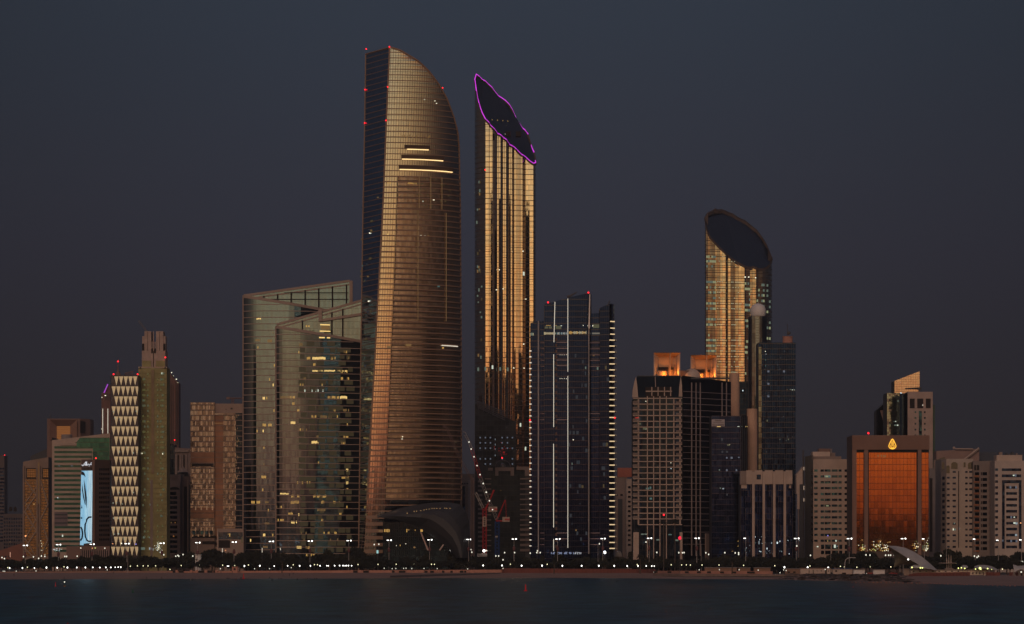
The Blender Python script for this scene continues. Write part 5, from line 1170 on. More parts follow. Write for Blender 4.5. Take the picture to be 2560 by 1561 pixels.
# LED screen building
def ledblock():
    Y0 = 2740
    b = Bld('screen_fronted_block', 'dark brown block carrying a tall glowing blue LED screen and a lit Arabic roof sign', [(203, Y0), (236, Y0), (275, Y0 + 10)], 1149.5, 26, W['dkbrown'])
    s = MB().face([P(200, 1363, Y0 - 1), P(209, 1363.5, Y0 - 1), P(209.5, 1359.5, Y0 - 1), P(229.6, 1357.5, Y0 - 1), P(231.6, 1177, Y0 - 1), P(203, 1177.5, Y0 - 1)])
    s.uv[0] = [(0, 0), (.28, 0), (.28, .02), (1, .03), (1, 1), (0, 1)]
    m, nt, bs = newmat('led_picture'); tc = N(nt, 'ShaderNodeUVMap'); mp = N(nt, 'ShaderNodeMapping'); mp.inputs['Scale'].default_value = (16, 2.2, 1)
    nt.links.new(tc.outputs[0], mp.inputs[0]); no = N(nt, 'ShaderNodeTexNoise'); no.inputs['Scale'].default_value = 1.6; no.inputs['Detail'].default_value = 4; nt.links.new(mp.outputs[0], no.inputs['Vector'])
    sp = N(nt, 'ShaderNodeSeparateXYZ'); nt.links.new(tc.outputs[0], sp.inputs[0])
    r = N(nt, 'ShaderNodeValToRGB'); nt.links.new(no.outputs[0], r.inputs[0]); r.color_ramp.elements[0].position = .3; r.color_ramp.elements[0].color = (.10, .36, .58, 1); r.color_ramp.elements[1].position = .7; r.color_ramp.elements[1].color = (.60, .82, .88, 1)
    r2 = N(nt, 'ShaderNodeValToRGB'); nt.links.new(sp.outputs[0], r2.inputs[0]); r2.color_ramp.elements[0].position = .45; r2.color_ramp.elements[0].color = (.75, .9, 1, 1); r2.color_ramp.elements[1].position = .75; r2.color_ramp.elements[1].color = (1.2, 1.05, 1, 1)
    mx = N(nt, 'ShaderNodeMix', data_type='RGBA', blend_type='MULTIPLY'); mx.inputs[0].default_value = 1; nt.links.new(r.outputs[0], mx.inputs[6]); nt.links.new(r2.outputs[0], mx.inputs[7])
    nt.links.new(mx.outputs[2], bs.inputs['Emission Color']); bs.inputs['Emission Strength'].default_value = .95 / GAIN; bs.inputs['Base Color'].default_value = (.01, .01, .01, 1)
    scr = part('led_screen', s, m, b.root)
    def q(x, y): return P(x, y, Y0 - 1.25)
    def fl(pts): part('screen_figure', MB().face([q(*p) for p in pts]), W['inkfig'], scr)
    fl([(203, 1178), (208, 1180), (212, 1185), (214, 1194), (210, 1189), (203, 1187)])
    fl([(210, 1198), (213, 1215), (217, 1245), (216.5, 1272), (213, 1250), (210.5, 1225)])
    fl([(205, 1208), (210, 1240), (214, 1262), (212.5, 1262), (208, 1245), (205, 1225)])
    fl([(203, 1272), (204.5, 1262), (206, 1271)]); 
    part('screen_figure', MB().tube([q(202, 1296), q(205.5, 1295)], .5, 4), W['inkfig'], scr)
    part('screen_figure', MB().tube([q(229, 1293), q(222, 1293.5), q(217, 1299), q(213, 1312), q(212, 1328), q(213.5, 1343), q(217, 1351), q(222, 1354), q(228.5, 1353.5)], .55, 4), W['inkfig'], scr)
    part('screen_figure', MB().tube([q(202, 1318), q(205, 1324), q(206.5, 1335), q(205, 1346), q(201, 1352)], .55, 4), W['inkfig'], scr)
    # roof sign in joined Arabic-style strokes
    for pts in ([(228.5, 1163), (226.5, 1160), (224, 1163), (221.5, 1160.5), (219, 1163)], [(228, 1159), (228.3, 1156.5)], [(217, 1163), (216.5, 1154.5)], [(215, 1163), (214.5, 1154.5)], [(213, 1163), (211.5, 1159), (209.5, 1160.5), (210, 1163.5), (206.5, 1165), (204.5, 1162)], [(212, 1157), (213.4, 1157)], [(222, 1165.5), (223.5, 1165.5)], [(219, 1163), (217, 1163.4), (213, 1163.2)]):
        part('sign_stroke', MB().tube([P(x, y, Y0 - .8) for x, y in pts], .28, 4), E['signwhite'], b.root)
    many(b.root, 'louvre', [b.bx(207 + 3.5 * k, 208.6 + 3.5 * k, 1170, 1175, 0, .4) for k in range(7)], W['recess'])
    b.box('corner_pier', W['brown'], 231.5, 237, 1150, 1362, 0, 1.2)
    b.wins([(248 + 4.4 * k, 250.6 + 4.4 * k) for k in range(6)], rows(1171, 11.7, 5.6, 16), W['win'])
    beacons.append((239.5, 1146, Y0, .8, b.root)); part('roof_davit', MB().tube([P(228.5, 1149, Y0 + 2), P(228.8, 1132, Y0 + 2), P(248, 1138, Y0 + 2)], .25, 4), W['steel'], b.root)
    c = Bld('podium_arcade', 'low brown podium with a row of narrow piers under the LED screen block', [(166, 2700), (275, 2700)], [(166, 1366), (200, 1366), (201, 1369), (209, 1369), (210, 1358), (262, 1358), (263, 1366), (275, 1366)], 20, W['brown'], cat='podium')
    many(c.root, 'arcade_pier', [c.bx(202 + 5.3 * k, 204.2 + 5.3 * k, 1375, 1400, 0, .8) for k in range(14)], W['pinkdim'])
    c.box('arcade_recess', W['recess'], 201, 274, 1376, 1398, -.2, .1)
    for px, py, k in ((202, 1370.5, 'lampsmall'), (230.5, 1371, 'orangespark'), (238, 1370.5, 'yellowdim'), (262, 1371, 'lampsmall')): part('wall_light', MB().ball(P(px, py, 2698), .42, 6, 4), E[k], c.root)
ledblock()

b = Bld('purple_tipped_tower', 'slim brown tower with a purple slanted light line and two white vertical lines', [(253.5, 3400), (280, 3400)], [(253.5, 985), (258, 985), (259, 984), (269, 958), (280, 958)], 20, wallmat('reddish_dark_stone', (.15, .075, .06)), cat='tower')
part('light_line', MB().tube([P(260, 982.5, 3397), P(269.5, 961, 3397)], .45, 4), E['purpledot'], b.root)
for x in (256.8, 269.6): part('light_line', MB().tube([P(x, 1084, 3398), P(x, 1022, 3398)], .26, 4), E['led'], b.root)
for x, y, w in ((263.5, 989.5, 4), (255, 994, 1.5), (254, 1073, 1.2)): part('roof_light', MB().box(X(x, 3397) - w / 7, X(x, 3397) + w / 7, 3396, 3397, Z(y, 3397) - .25, Z(y, 3397) + .25), E['spark'], b.root)
b.box('roof_slope', W['dkbrown'], 262, 280, 985, 1000, 0, .5)

# the triangle-screen tower
def tritower():
    Y0 = 2700
    b = Bld('triangle_screen_tower', 'tower wrapped in rows of glowing gold triangles pointing down', [(277, Y0 + 6), (278.5, Y0), (345.5, Y0)], 938.5, 24, W['tridark'], cat='tower')
    b.glaze(glass('plum_facet_glass', (.085, .085, .12), 1.2, 3.35, .06, .08, (.03, .02, .02), tilt=.006, var=.15, rough=.2, wav=.3))
    b.bands('floor_line', W['tridark'], [940 + 25.07 * k for k in range(18)], 1.0, None, None, 0, .6)
    tris = []
    for r in range(18):
        y = 941.5 + 25.05 * r; h = 23.0; odd = r % 2 == 0
        sh = -.42 * r * .35; xs = 285.8 if odd else 279.2
        for k in range(5 if odd else 6):
            x = xs + 11.72 * k + sh * .5; w = 10.4
            if x + w > 346: w = max(4, 345.3 - x)
            z = Y0 - .9
            m = MB(); f = [P(x, y, z), P(x + w / 2, y + h, z + .5), P(x + w, y, z)] if w > 9 else [P(x, y, z), P(x + 5.2, y + h, z + .5), P(x + w, y + 8, z), P(x + w, y, z)]
            bk = [(p[0], p[1] + .5, p[2]) for p in f]
            m.face(f); n = len(f)
            for i in range(n): j = (i + 1) % n; m.face([f[i], f[j], bk[j], bk[i]])
            tris.append(m)
    many(b.root, 'triangular_screen', tris, E['tri'], 99)
    it = []
    for x, y in ((317, 1120), (284, 1030), (341, 1029), (287, 1046), (300, 1048), (299, 1130), (334, 1133), (316, 1208), (298, 1232), (334, 1232), (283, 1258), (306, 1260), (292, 1257), (305, 1270), (284, 1296), (296, 1296), (312, 1296), (334, 1296), (282, 1322), (297, 1335), (286, 1336), (310, 1347)): it.append((x, y, 1.8, 3.4, 'tripane'))
    b.lits(it, 1.3)
    b.lits([(282, 1360, 1.6, 1.6, 'orangespark'), (304, 1359, 1.6, 3, 'spark'), (340, 1361, 2, 2, 'bluespark'), (296, 1335, 1.6, 3, 'white'), (328, 1351, 1.2, 2.5, 'whitedim')], 1.3)
    for px, py in ((284, 936), (344, 936), (295, 904)): beacons.append((px, py, Y0, .85, b.root))
    part('mast', MB().tube([P(295, 938, Y0 + 6), P(295, 906, Y0 + 6)], [.5, .2], 5), W['brown'], b.root)
    part('mast_cone', MB().lathe((X(295, Y0 + 6), Y0 + 6, Z(938, Y0)), [(2.2, 0), (.3, 4)], 6), W['brown'], b.root)
    part('roof_rail', MB().tube([P(312, 934, Y0 + 3), P(334, 929, Y0 + 3)], .3, 4).tube([P(312, 936, Y0 + 3), P(334, 936, Y0 + 3)], .25, 4), W['brown'], b.root)
tritower()

# netted tower under construction
def netted():
    Y0 = 2720
    b = Bld('netted_construction_tower', 'unfinished tower wrapped in olive netting with a bare concrete crown', [(346, Y0), (378.5, Y0 - 1.5), (385.5, Y0 - 1.5), (417, Y0)], 921, 26, W['net'], cat='tower', bodyname='net_wrap')
    r = b.root
    def blk(n, x0, x1, y0, y1, d0, d1, mt): part(n, MB().box(X(x0, Y0), X(x1, Y0), Y0 + d0, Y0 + d1, Z(y1, Y0), Z(y0, Y0)), mt, r)
    blk('crown_base', 354, 412.5, 877, 921, 2, 22, W['concrete']); blk('net_strip', 355, 377, 902, 918, 1.4, 2, W['net']); blk('net_strip', 389, 411.5, 902, 918, 1.4, 2, W['net'])
    blk('pylon', 360, 377, 828, 878, 3, 18, W['concrete']); blk('pylon', 389, 407, 828, 878, 3, 18, W['concrete'])
    blk('crown_wing', 354, 360.2, 840, 878, 4, 16, W['concrete']); blk('crown_wing', 406.8, 412.5, 840, 878, 4, 16, W['concrete'])
    blk('opening', 354, 359.5, 859, 876, 3.6, 4.1, W['recess']); blk('opening', 407, 412, 859, 876, 3.6, 4.1, W['recess'])
    blk('central_post', 382, 384, 828, 920, 2, 3.4, W['concrete']); blk('opening', 377.5, 381.5, 871, 883, 1.8, 2.2, W['recess']); blk('opening', 384.6, 389, 871, 883, 1.8, 2.2, W['recess'])
    for k in range(8): blk('louvre', 376.5, 392, 854.5 + 2.2 * k, 855.7 + 2.2 * k, 2.6, 4.2, W['concrete'])
    for x in (367.5, 397.5): blk('pylon_groove', x, x + 1, 829, 878, 2.7, 3.1, W['dkbrown'])
    blk('cornice', 346, 417.5, 917.5, 921, -1, 20, W['netpale'] if 'netpale' in W else wallmat('pale_cornice', (.40, .30, .22)))
    for x in (352, 413): blk('opening', x - 1.5, x + 1.5, 918.5, 922, -1.4, -1, W['recess'])
    b.box('hoist_seam', wallmat('brownish_net', (.27, .19, .11), var=.2), 378.5, 385.5, 925, 1185, 0, .5); b.box('lower_seam', W['beigedim'], 376, 382, 1200, 1390, 0, .5)
    many(r, 'floor_edge', [b.band(933 + 13.1 * k, 1.3, None, None, 0, .25) for k in range(35)], wallmat('floor_edge_in_net', (.24, .20, .09)))
    it = []
    for j in range(34):
        y = 936 + 13.1 * j; dim = j > 19
        for x in (358, 362, 370, 394, 402, 406, 409):
            if R.random() < (.7 if not dim else .25): it.append((x, y, 3.6, 5.5, 'netglow' if R.random() < .7 else 'olive'))
        if R.random() < .5: it.append((R.choice([361, 369, 405, 395]), y + 1, 1.6, 3, R.choice(['whitedim', 'warmdim', 'cyan'])))
    it += [(404.5, 934, 3, 4, 'white'), (409, 934, 3, 3, 'whitedim'), (361, 948, 3, 4, 'cyan'), (405, 948, 4, 3, 'cyan'), (355.5, 1134, 1.4, 2.4, 'spark'), (406.5, 1135, 1.6, 2.6, 'spark'), (376.5, 1206, 1.6, 4, 'whitedim'), (375.5, 1262, 1.6, 4, 'whitedim'), (360, 1344, 4, 5, 'whitedim'), (373.5, 1344, 1.6, 4, 'whitedim'), (358, 1372, 9, 6, 'whitedim'), (376, 1372, 6, 6, 'coolmid'), (383, 1374, 1.2, 5, 'coolmid'), (378, 1172, 2, 3, 'olive')]
    b.lits(it, .5)
    for k in range(60):
        x, y = 396 + R.gauss(0, 4), 1368 + R.gauss(0, 6); 
        if y < 1384: part('work_light', MB().ball(P(x, y, Y0 - 8), R.uniform(.12, .3), 5, 3), E[R.choice(['spark', 'sparkdim', 'sparkcool', 'whitemid'])], r)
    beacons.append((413.5, 894, Y0, .85, r))
    c = empty('tower_crane_jib', (X(366, Y0 + 12), Y0 + 12, Z(828, Y0)), 'thin raised crane boom leaning from the concrete crown of the netted tower', 'crane')
    part('boom', MB().truss(P(367, 829, Y0 + 12), P(346.5, 802, Y0 + 12), .9, 8, .14), W['steel'], c)
netted()
def behind_net():
    b = Bld('brown_ribbed_tower', 'dark brown ribbed tower with small roof lights behind the netted tower', facets([(424, -4), (430, 18), (438, -6), (446.5, 40)], 415, 3300), [(415, 925), (424, 930), (434, 948), (436, 958), (446.5, 958)], 20, wallmat('dark_red_brown', (.16, .085, .07)), cat='tower')
    for x in (421, 427, 432, 440): b.box('rib', W['dkbrown'], x, x + 1.4, 962, 1110, 0, .8)
    b.lits([(420, 950, 3, 8, 'portal'), (420, 954, 2, 3, 'warm'), (429, 932, 1.6, 2, 'spark'), (434, 940, 1.6, 1.6, 'sparkdim'), (440.5, 948.5, 1.8, 1.8, 'spark'), (444, 957, 1.4, 1.4, 'sparkdim'), (421.5, 1003.5, 1.6, 1.8, 'spark'), (418.5, 937, 1, 5, 'whitedim')], .6)
    c = Bld('dark_glass_slab', 'small dark glass slab with a rounded top below the ribbed tower', [(417, 3200), (437, 3200)], [(417, 1108), (437, 1112)], 18, W['dark']); c.glaze(G_DK)
    beacons.append((436.5, 1100.5, 3190, .8, b.root))
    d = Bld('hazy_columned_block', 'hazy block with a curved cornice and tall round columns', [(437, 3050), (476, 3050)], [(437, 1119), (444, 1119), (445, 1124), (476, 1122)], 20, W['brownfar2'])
    for x in (441, 451.5, 456, 466): d.box('column', W['beigedim'], x - 1.6, x + 1.6, 1136, 1195, 0, 1.6)
    for x in (446, 460.5): d.box('dark_slot', W['recess'], x - 1.4, x + 1.4, 1138, 1190, 0, .2)
    d.box('cornice', W['beigedim'], 437, 472, 1125, 1131, 0, 1.6)
    part('pavilion_roof', MB().lathe(P(457, 1181, 3040), [(4.6, 0), (1.6, 2.6), (.2, 4.6)], 4), W['beigedim'], d.root); d.box('pavilion', W['dark'], 445, 470, 1181, 1191, 0, 6); d.box('pale_bay', W['beigedim'], 451, 463, 1186, 1190, 6, 6.3)  # bay is a plain paler plate on the dark pavilion
    e = Bld('arched_balcony_block', 'pinkish-beige block with an arched top balcony and stacked dark balconies', [(413, 2850), (452, 2850)], 1187, 26, W['pinkdim'])
    many(e.root, 'parapet_fin', [e.bx(416.5 + 3.1 * k, 418 + 3.1 * k, 1186, 1199, 0, .7) for k in range(9)], W['beigedim'])
    rr = rows(1241, 12.25, 7, 12)
    e.wins([(415, 432)], rr, W['wingreen'], 'balcony_opening'); e.wins([(432.5, 443)], rr, W['win'], 'balcony_opening'); e.wins([(423, 441)], [(1229.5, 1238)], W['win'])
    pts = [P(436 + 13 * math.cos(math.pi * k / 8), 1224.5 - 7 * math.sin(math.pi * k / 8), 2849.4) for k in range(9)]
    part('arched_opening', MB().face(pts), W['recess'], e.root)
    e.box('dark_slot', W['recess'], 450.5, 451.6, 1205, 1380, 0, .4); e.lits([(428, 1307, 2, 3, 'warmdim'), (434, 1341, 3, 3, 'orangedim'), (438, 1307, 2, 3, 'orangedim')])
    f = Bld('thin_dark_slab', 'thin pale-edged slab with a black glass slot beside the patterned brown block', [(452, 2860), (474, 2860)], 1192, 26, W['pinkdim'])
    f.box('black_slot', W['recess'], 460, 468, 1217, 1385, 0, .3); f.box('edge_post', W['beige'], 468.5, 470.5, 1200, 1385, 0, .8); f.box('dark_edge', W['dark'], 472, 476, 1212, 1385, -4, .1)
behind_net()

# patterned brown block
def patterned():
    Y0 = 2800
    root = empty('patterned_brown_block', (X(540, Y0), Y0, 3), 'brown block with a chequered pattern of upright bright panels', 'building')
    a = Bld('x', '', [(476, Y0), (536, Y0)], 1006.5, 30, W['patt'], parent=root); b = Bld('x', '', [(535.5, Y0 + 3), (608, Y0 + 3)], 1009.5, 26, W['beigebr'], parent=root)
    gp = glass('smoky_patterned_glass', (.34, .27, .23), 1.8, 3.6, .06, .10, (.06, .045, .04), tilt=.03, var=.35, rough=.2, wav=.2)
    a.glaze(gp, py1=1345); b.glaze(gp, 535.5, 592, 1034, 1345, name='upper_glazing'); b.glaze(G_DK, 589, 608, 1033, 1345, d=.25, name='dark_glazing')
    orr = wallmat('bronze_louvre_panel', (.30, .13, .06), .6, var=.3)
    b.box('bronze_bay', orr, 537, 558, 1038, 1345, 0, .5)
    a.bands('floor_band', W['patt'], [1012.5 + 13.25 * k for k in range(25)], 2.0, None, None, 0, .6); b.bands('floor_band', W['patt'], [1038 + 13.25 * k for k in range(23)], 1.8, 537, 607, .1, .8)
    for y in (1131.5, 1145, 1270, 1284): a.box('bronze_floor', orr, 477, 536, y, y + 12, 0, .7)
    a.box('dark_floor', W['recess'], 480, 532, 1159.5, 1166, 0, .7)
    pan = []
    for j in range(25):
        y = 1013 + 13.25 * j
        if any(abs(y - q_) < 9 for q_ in (1137, 1151, 1163, 1276, 1290)): continue
        if y > 1335: break
        o = 482 if j % 2 == 0 else 489.2
        for k in range(4): pan.append(a.bx(o + 14 * k - 1.4, o + 14 * k + 1.5, y + 1.2, y + 11, .3, .8))
    for k in range(4): pan.append(a.bx(488 + 14 * k, 491 + 14 * k, 1008, 1011, .3, .8))
    many(root, 'upright_panel', pan, E['panelgold'], 60)
    pan = []
    for j in range(23):
        y = 1039 + 13.25 * j
        o = 567.5 if j % 2 == 0 else 560
        for k in range(3):
            if o + 14.2 * k < 592 and R.random() < .85: pan.append(b.bx(o + 14.2 * k - 1.3, o + 14.2 * k + 1.5, y + 1, y + 10.5, .4, .9))
    many(root, 'upright_panel', pan, E['panelgold2'], 60)
    for k in range(34): b.lits([(591 + R.gauss(0, 3.5), R.uniform(1038, 1200), 1, R.uniform(2, 6), R.choice(['panelgold2', 'warmdim', 'panelgold']))], .9)
    b.lits([(540 + k * 5, 1059, 4, 3, 'portaldim') for k in range(4)], .9)
    for x, w, y, h in ((565, 3, 1023.5, 2), (579, 5, 1022, 4)): b.box('vent', W['recess'], x - w / 2, x + w / 2, y - h / 2, y + h / 2, 0, .3)
    a.box('ground_loggia', W['recess'], 506, 541, 1353.5, 1361, 0, .4); a.box('first_floor_loggia', W['recess'], 480, 541, 1339.5, 1345, 0, .4)
    many(root, 'loggia_window', [a.bx(480 + 11 * k, 488 + 11 * k, 1327, 1337, .3, .8) for k in range(5)], W['wingreen'])
    c = empty('roof_tower_crane', (X(582, Y0 + 14), Y0 + 14, Z(1010, Y0)), 'small rusty crane on the patterned brown block, level jib behind the green tower', 'crane')
    part('jib', MB().tube([P(573, 996, Y0 + 14), P(640, 996.5, Y0 + 14)], .45, 4), W['rustdim'], c); part('counterweight', MB().box(X(562.5, Y0), X(571, Y0), Y0 + 13, Y0 + 15, Z(997, Y0), Z(991, Y0)), W['rustdim'], c); part('mast', MB().truss(P(582, 1009, Y0 + 14), P(582, 996, Y0 + 14), 1.4, 3, .2), W['rustdim'], c)
    d = Bld('glazed_podium', 'low glazed podium with a pale roof edge at the foot of the green tower', [(545, 2760), (609, 2760)], 1322, 22, W['beigebr'], cat='podium')
    d.glaze(G_GR2, 546, 607, 1331, 1349); d.box('lower_recess', W['recess'], 547, 575, 1351, 1370, 0, .3); d.lits([(574.5, 1338, 2, 8, 'warm'), (571, 1336, 4, 3, 'warmdim'), (564, 1366, 1.6, 1.6, 'orangespark'), (564, 1376.5, 1.6, 1.6, 'orangespark'), (576, 1351, 2, 2, 'warmdim'), (605, 1350, 3, 14, 'warmfaint')])
    d.box('corner_post', W['beige'], 543, 546, 1322, 1385, 0, .8)
patterned()

# ================================================================ cranes beside the portal-topped block
def cranes():
    Y0 = 2740
    def jib_lamps(pts, root):
        for px, py, r in pts: part('jib_lamp', MB().ball(P(px, py, Y0 - 3), r * .72, 8, 5), E['lampsmall'], root)
    c = empty('red_tower_crane', (X(1211, Y0), Y0, 3), 'red lattice tower crane with a banded mast and slender raised jib', 'crane')
    part('mast', MB().truss(P(1211.5, 1390, Y0), P(1211.5, 1272, Y0), 2.4, 14, .32, 4), W['redpaint'], c)
    part('sign_board', MB().box(X(1206.5, Y0 - 2), X(1216, Y0 - 2), Y0 - 2.2, Y0 - 1.8, Z(1317, Y0), Z(1292, Y0)), W['beige'], c)
    for k in range(4): part('board_letter', MB().box(X(1209, Y0 - 2), X(1213.6, Y0 - 2), Y0 - 2.5, Y0 - 2.2, Z(1298 + 5.4 * k, Y0), Z(1294 + 5.4 * k, Y0)), W['dkbrown'], c)
    part('apex', MB().tube([P(1212, 1274, Y0), P(1222, 1258, Y0), P(1234, 1225, Y0)], [.5, .5, .35], 4).tube([P(1216, 1272, Y0), P(1236, 1226, Y0)], .3, 4), W['redpaint'], c)
    part('counterweight', MB().box(X(1221, Y0), X(1243, Y0), Y0 - 1.5, Y0 + 1.5, Z(1280, Y0), Z(1267, Y0)), W['beige'], c); part('counter_band', MB().box(X(1225, Y0), X(1243.2, Y0), Y0 - 1.8, Y0 - 1.5, Z(1276, Y0), Z(1271.5, Y0)), W['redpaint'], c)
    part('jib', MB().truss(P(1208, 1271, Y0), P(1189, 1232, Y0), 1.5, 9, .16), W['steellt'], c)
    part('base_light', MB().ball(P(1210, 1377.5, Y0 - 6), .95, 8, 5), E['lamp'], c); part('base_light', MB().ball(P(1216.5, 1377, Y0 - 6), .5, 8, 5), E['lampsmall'], c)
    part('base_cabin', MB().box(X(1193, Y0 - 4), X(1218, Y0 - 4), Y0 - 5, Y0 - 3, Z(1392, Y0), Z(1384, Y0)), W['steellt'], c)
    d = empty('lamp_strung_crane', (X(1243, Y0), Y0, 3), 'crane whose long curved jib is strung with white lamps', 'crane')
    jp = [(1163, 1087), (1172, 1103), (1179, 1123), (1188, 1152), (1201, 1195), (1219, 1247), (1233, 1275), (1242, 1300)]
    for (a, c_), (e_, f) in zip(jp, jp[1:]): part('jib', MB().truss(P(a, c_, Y0 - 2), P(e_, f, Y0 - 2), 2.0 if a > 1175 else 1.4, max(3, int(abs(f - c_) / 6)), .15), W['redpaint'] if 1178 < a < 1200 else W['steellt'], d)
    part('jib_tip', MB().tube([P(1157, 1080, Y0 - 2), P(1164, 1082, Y0 - 2), P(1172, 1100, Y0 - 2)], .22, 4), W['steellt'], d)
    jib_lamps([(1172.5, 1105.5, .62), (1178, 1123, .6), (1185, 1142.5, .62), (1192.5, 1164.5, .6), (1200, 1187, .66), (1208, 1209, .72), (1215.7, 1231, .72), (1223.5, 1252.5, .62), (1231.3, 1274.5, .6)], d)
    part('mast', MB().truss(P(1243, 1392, Y0), P(1243, 1304, Y0), 2.6, 10, .4, 4), W['bluepaint'], d)
    part('counter_jib', MB().tube([P(1240, 1302, Y0), P(1246, 1292, Y0), P(1263, 1250, Y0)], [.6, .6, .35], 4).tube([P(1240, 1303, Y0), P(1270, 1303, Y0)], .5, 4).tube([P(1264, 1250, Y0), P(1266, 1302, Y0)], .2, 4), W['redpaint'], d)
    part('counterweight', MB().box(X(1256, Y0), X(1274, Y0), Y0 - 1.4, Y0 + 1.4, Z(1305, Y0), Z(1293, Y0)), W['beige'], d); part('counter_band', MB().box(X(1262, Y0), X(1274.2, Y0), Y0 - 1.8, Y0 - 1.4, Z(1301, Y0), Z(1297, Y0)), W['redpaint'], d)
    part('mast_box', MB().box(X(1238.5, Y0), X(1244.5, Y0), Y0 - 2.4, Y0 - 1.6, Z(1344, Y0), Z(1340, Y0)), W['steellt'], d)
    e = empty('faint_lattice_crane', (X(1175, 2630), 2630, 3), 'faint brown lattice crane boom crossing the edge of the curved tower', 'crane')
    for (a, c_), (g, f) in zip([(1108, 1066), (1116, 1068), (1131, 1104), (1150, 1148), (1176, 1192)], [(1116, 1068), (1131, 1104), (1150, 1148), (1176, 1192), (1186, 1208)]):
        part('boom', MB().truss(P(a, c_, 2630), P(g, f, 2630), 1.3, 7, .13), W['rustdim'], e)
    part('mast', MB().truss(P(1181, 1392, 2630), P(1181, 1195, 2630), 1.8, 18, .16), W['rustdim'], e)
cranes()
# glazed dark wing filling in behind the screen
# ================================================================ shore, water, ground
def yfront(px): return lerp([(-200, 2600), (1150, 2590), (1300, 2580), (1600, 2570), (1700, 2490), (1960, 2430), (2150, 2380), (2700, 2330)], px)
def ywater(px):
    py = lerp([(-200, 1449.5), (0, 1449), (430, 1447.5), (900, 1446.5), (1060, 1446), (1290, 1445), (1500, 1445.5), (1640, 1446.5), (1720, 1448), (1940, 1449), (2040, 1452), (2140, 1453), (2240, 1456), (2350, 1460), (2560, 1465), (2760, 1471)], px)
    return EYE / (py - HOR) * F
m, nt, bs = newmat('sea_water')
g = N(nt, 'ShaderNodeNewGeometry'); mp = N(nt, 'ShaderNodeMapping'); nt.links.new(g.outputs['Position'], mp.inputs[0]); mp.inputs['Scale'].default_value = (.055, .014, .1)
n1 = N(nt, 'ShaderNodeTexNoise'); n1.inputs['Scale'].default_value = 1.6; n1.inputs['Detail'].default_value = 8; n1.inputs['Roughness'].default_value = .62; nt.links.new(mp.outputs[0], n1.inputs['Vector'])
bp = N(nt, 'ShaderNodeBump'); bp.inputs['Strength'].default_value = .55; bp.inputs['Distance'].default_value = 2.2; nt.links.new(n1.outputs[0], bp.inputs['Height']); nt.links.new(bp.outputs[0], bs.inputs['Normal'])
n2 = N(nt, 'ShaderNodeTexNoise'); n2.inputs['Scale'].default_value = .012; n2.inputs['Detail'].default_value = 4; nt.links.new(g.outputs['Position'], n2.inputs['Vector'])
r = N(nt, 'ShaderNodeValToRGB'); nt.links.new(n2.outputs[0], r.inputs[0]); r.color_ramp.elements[0].position = .35; r.color_ramp.elements[0].color = (.014, .052, .084, 1); r.color_ramp.elements[1].position = .65; r.color_ramp.elements[1].color = (.017, .070, .076, 1)
mr = N(nt, 'ShaderNodeMapRange'); nt.links.new(n1.outputs[0], mr.inputs[0]); mr.inputs[1].default_value = .35; mr.inputs[2].default_value = .65; mr.inputs[3].default_value = .35; mr.inputs[4].default_value = 1.65  # light and dark of the ripples put into the water colour
vs_ = N(nt, 'ShaderNodeVectorMath', operation='SCALE'); nt.links.new(r.outputs[0], vs_.inputs[0]); nt.links.new(mr.outputs[0], vs_.inputs['Scale']); nt.links.new(vs_.outputs[0], bs.inputs['Base Color']); bs.inputs['Roughness'].default_value = .30; bs.inputs['IOR'].default_value = 1.33; bs.inputs['Specular IOR Level'].default_value = .022
M_WATER = m
w = MB()
gx = [-9000, -2500, -900, -400] + [-350 + 35 * k for k in range(21)] + [400, 900, 2500, 9000]
gy = [-12000, -3000, -500, 200, 600, 900, 1300, 1700, 2100, 2500]
for a, b_ in zip(gy, gy[1:]):
    for c, d in zip(gx, gx[1:]): w.face([(c, a, 0), (d, a, 0), (d, b_, 0), (c, b_, 0)])
wo = part('water', w, M_WATER); wo['kind'] = 'structure'
sand = wallmat('beach_sand', (.30, .18, .14), .95, var=.18, scale=.08)
s = MB(); pxs = list(range(-200, 2800, 20)); rowsv = []
for px in pxs:
    yw, yf = ywater(px), yfront(px) + 1; r_ = []
    for t in (-.12, 0, .25, .5, .75, 1):
        y = yw + (yf - yw) * t; z = -.5 if t < 0 else 2.7 * (t ** .8) + .02
        r_.append((X(px, y), y, z + (R.uniform(-.05, .05) if t > 0 else 0)))
    rowsv.append(r_)
for a, b_ in zip(rowsv, rowsv[1:]):
    for j in range(5): s.face([a[j], b_[j], b_[j + 1], a[j + 1]])
o = part('beach', s, sand); o['kind'] = 'structure'
gr = MB(); fr_ = [(X(px, yfront(px)), yfront(px)) for px in pxs]
gr.face([(x, y, 2.72) for x, y in fr_] + [(9000, 2600, 2.72), (9000, 30000, 2.72), (-9000, 30000, 2.72), (-9000, 2600, 2.72)])
o = part('ground', gr, wallmat('dark_park_ground', (.05, .045, .035))); o['kind'] = 'structure'

fs = MB(); q = random.Random(5); x = -2600
while x < 2600:
    w_ = q.uniform(30, 130); h_ = q.uniform(76, 104) if q.random() < .75 else q.uniform(100, 128)
    fs.box(x, x + w_, -3060 - q.uniform(0, 60), -3000, 0, h_); x += w_ * q.uniform(.8, 1.15)
o = part('far_shore_skyline', fs, W['dark']); o['kind'] = 'stuff'; o['label'] = 'dark mass of the opposite shore mirrored in the lower glass fronts'

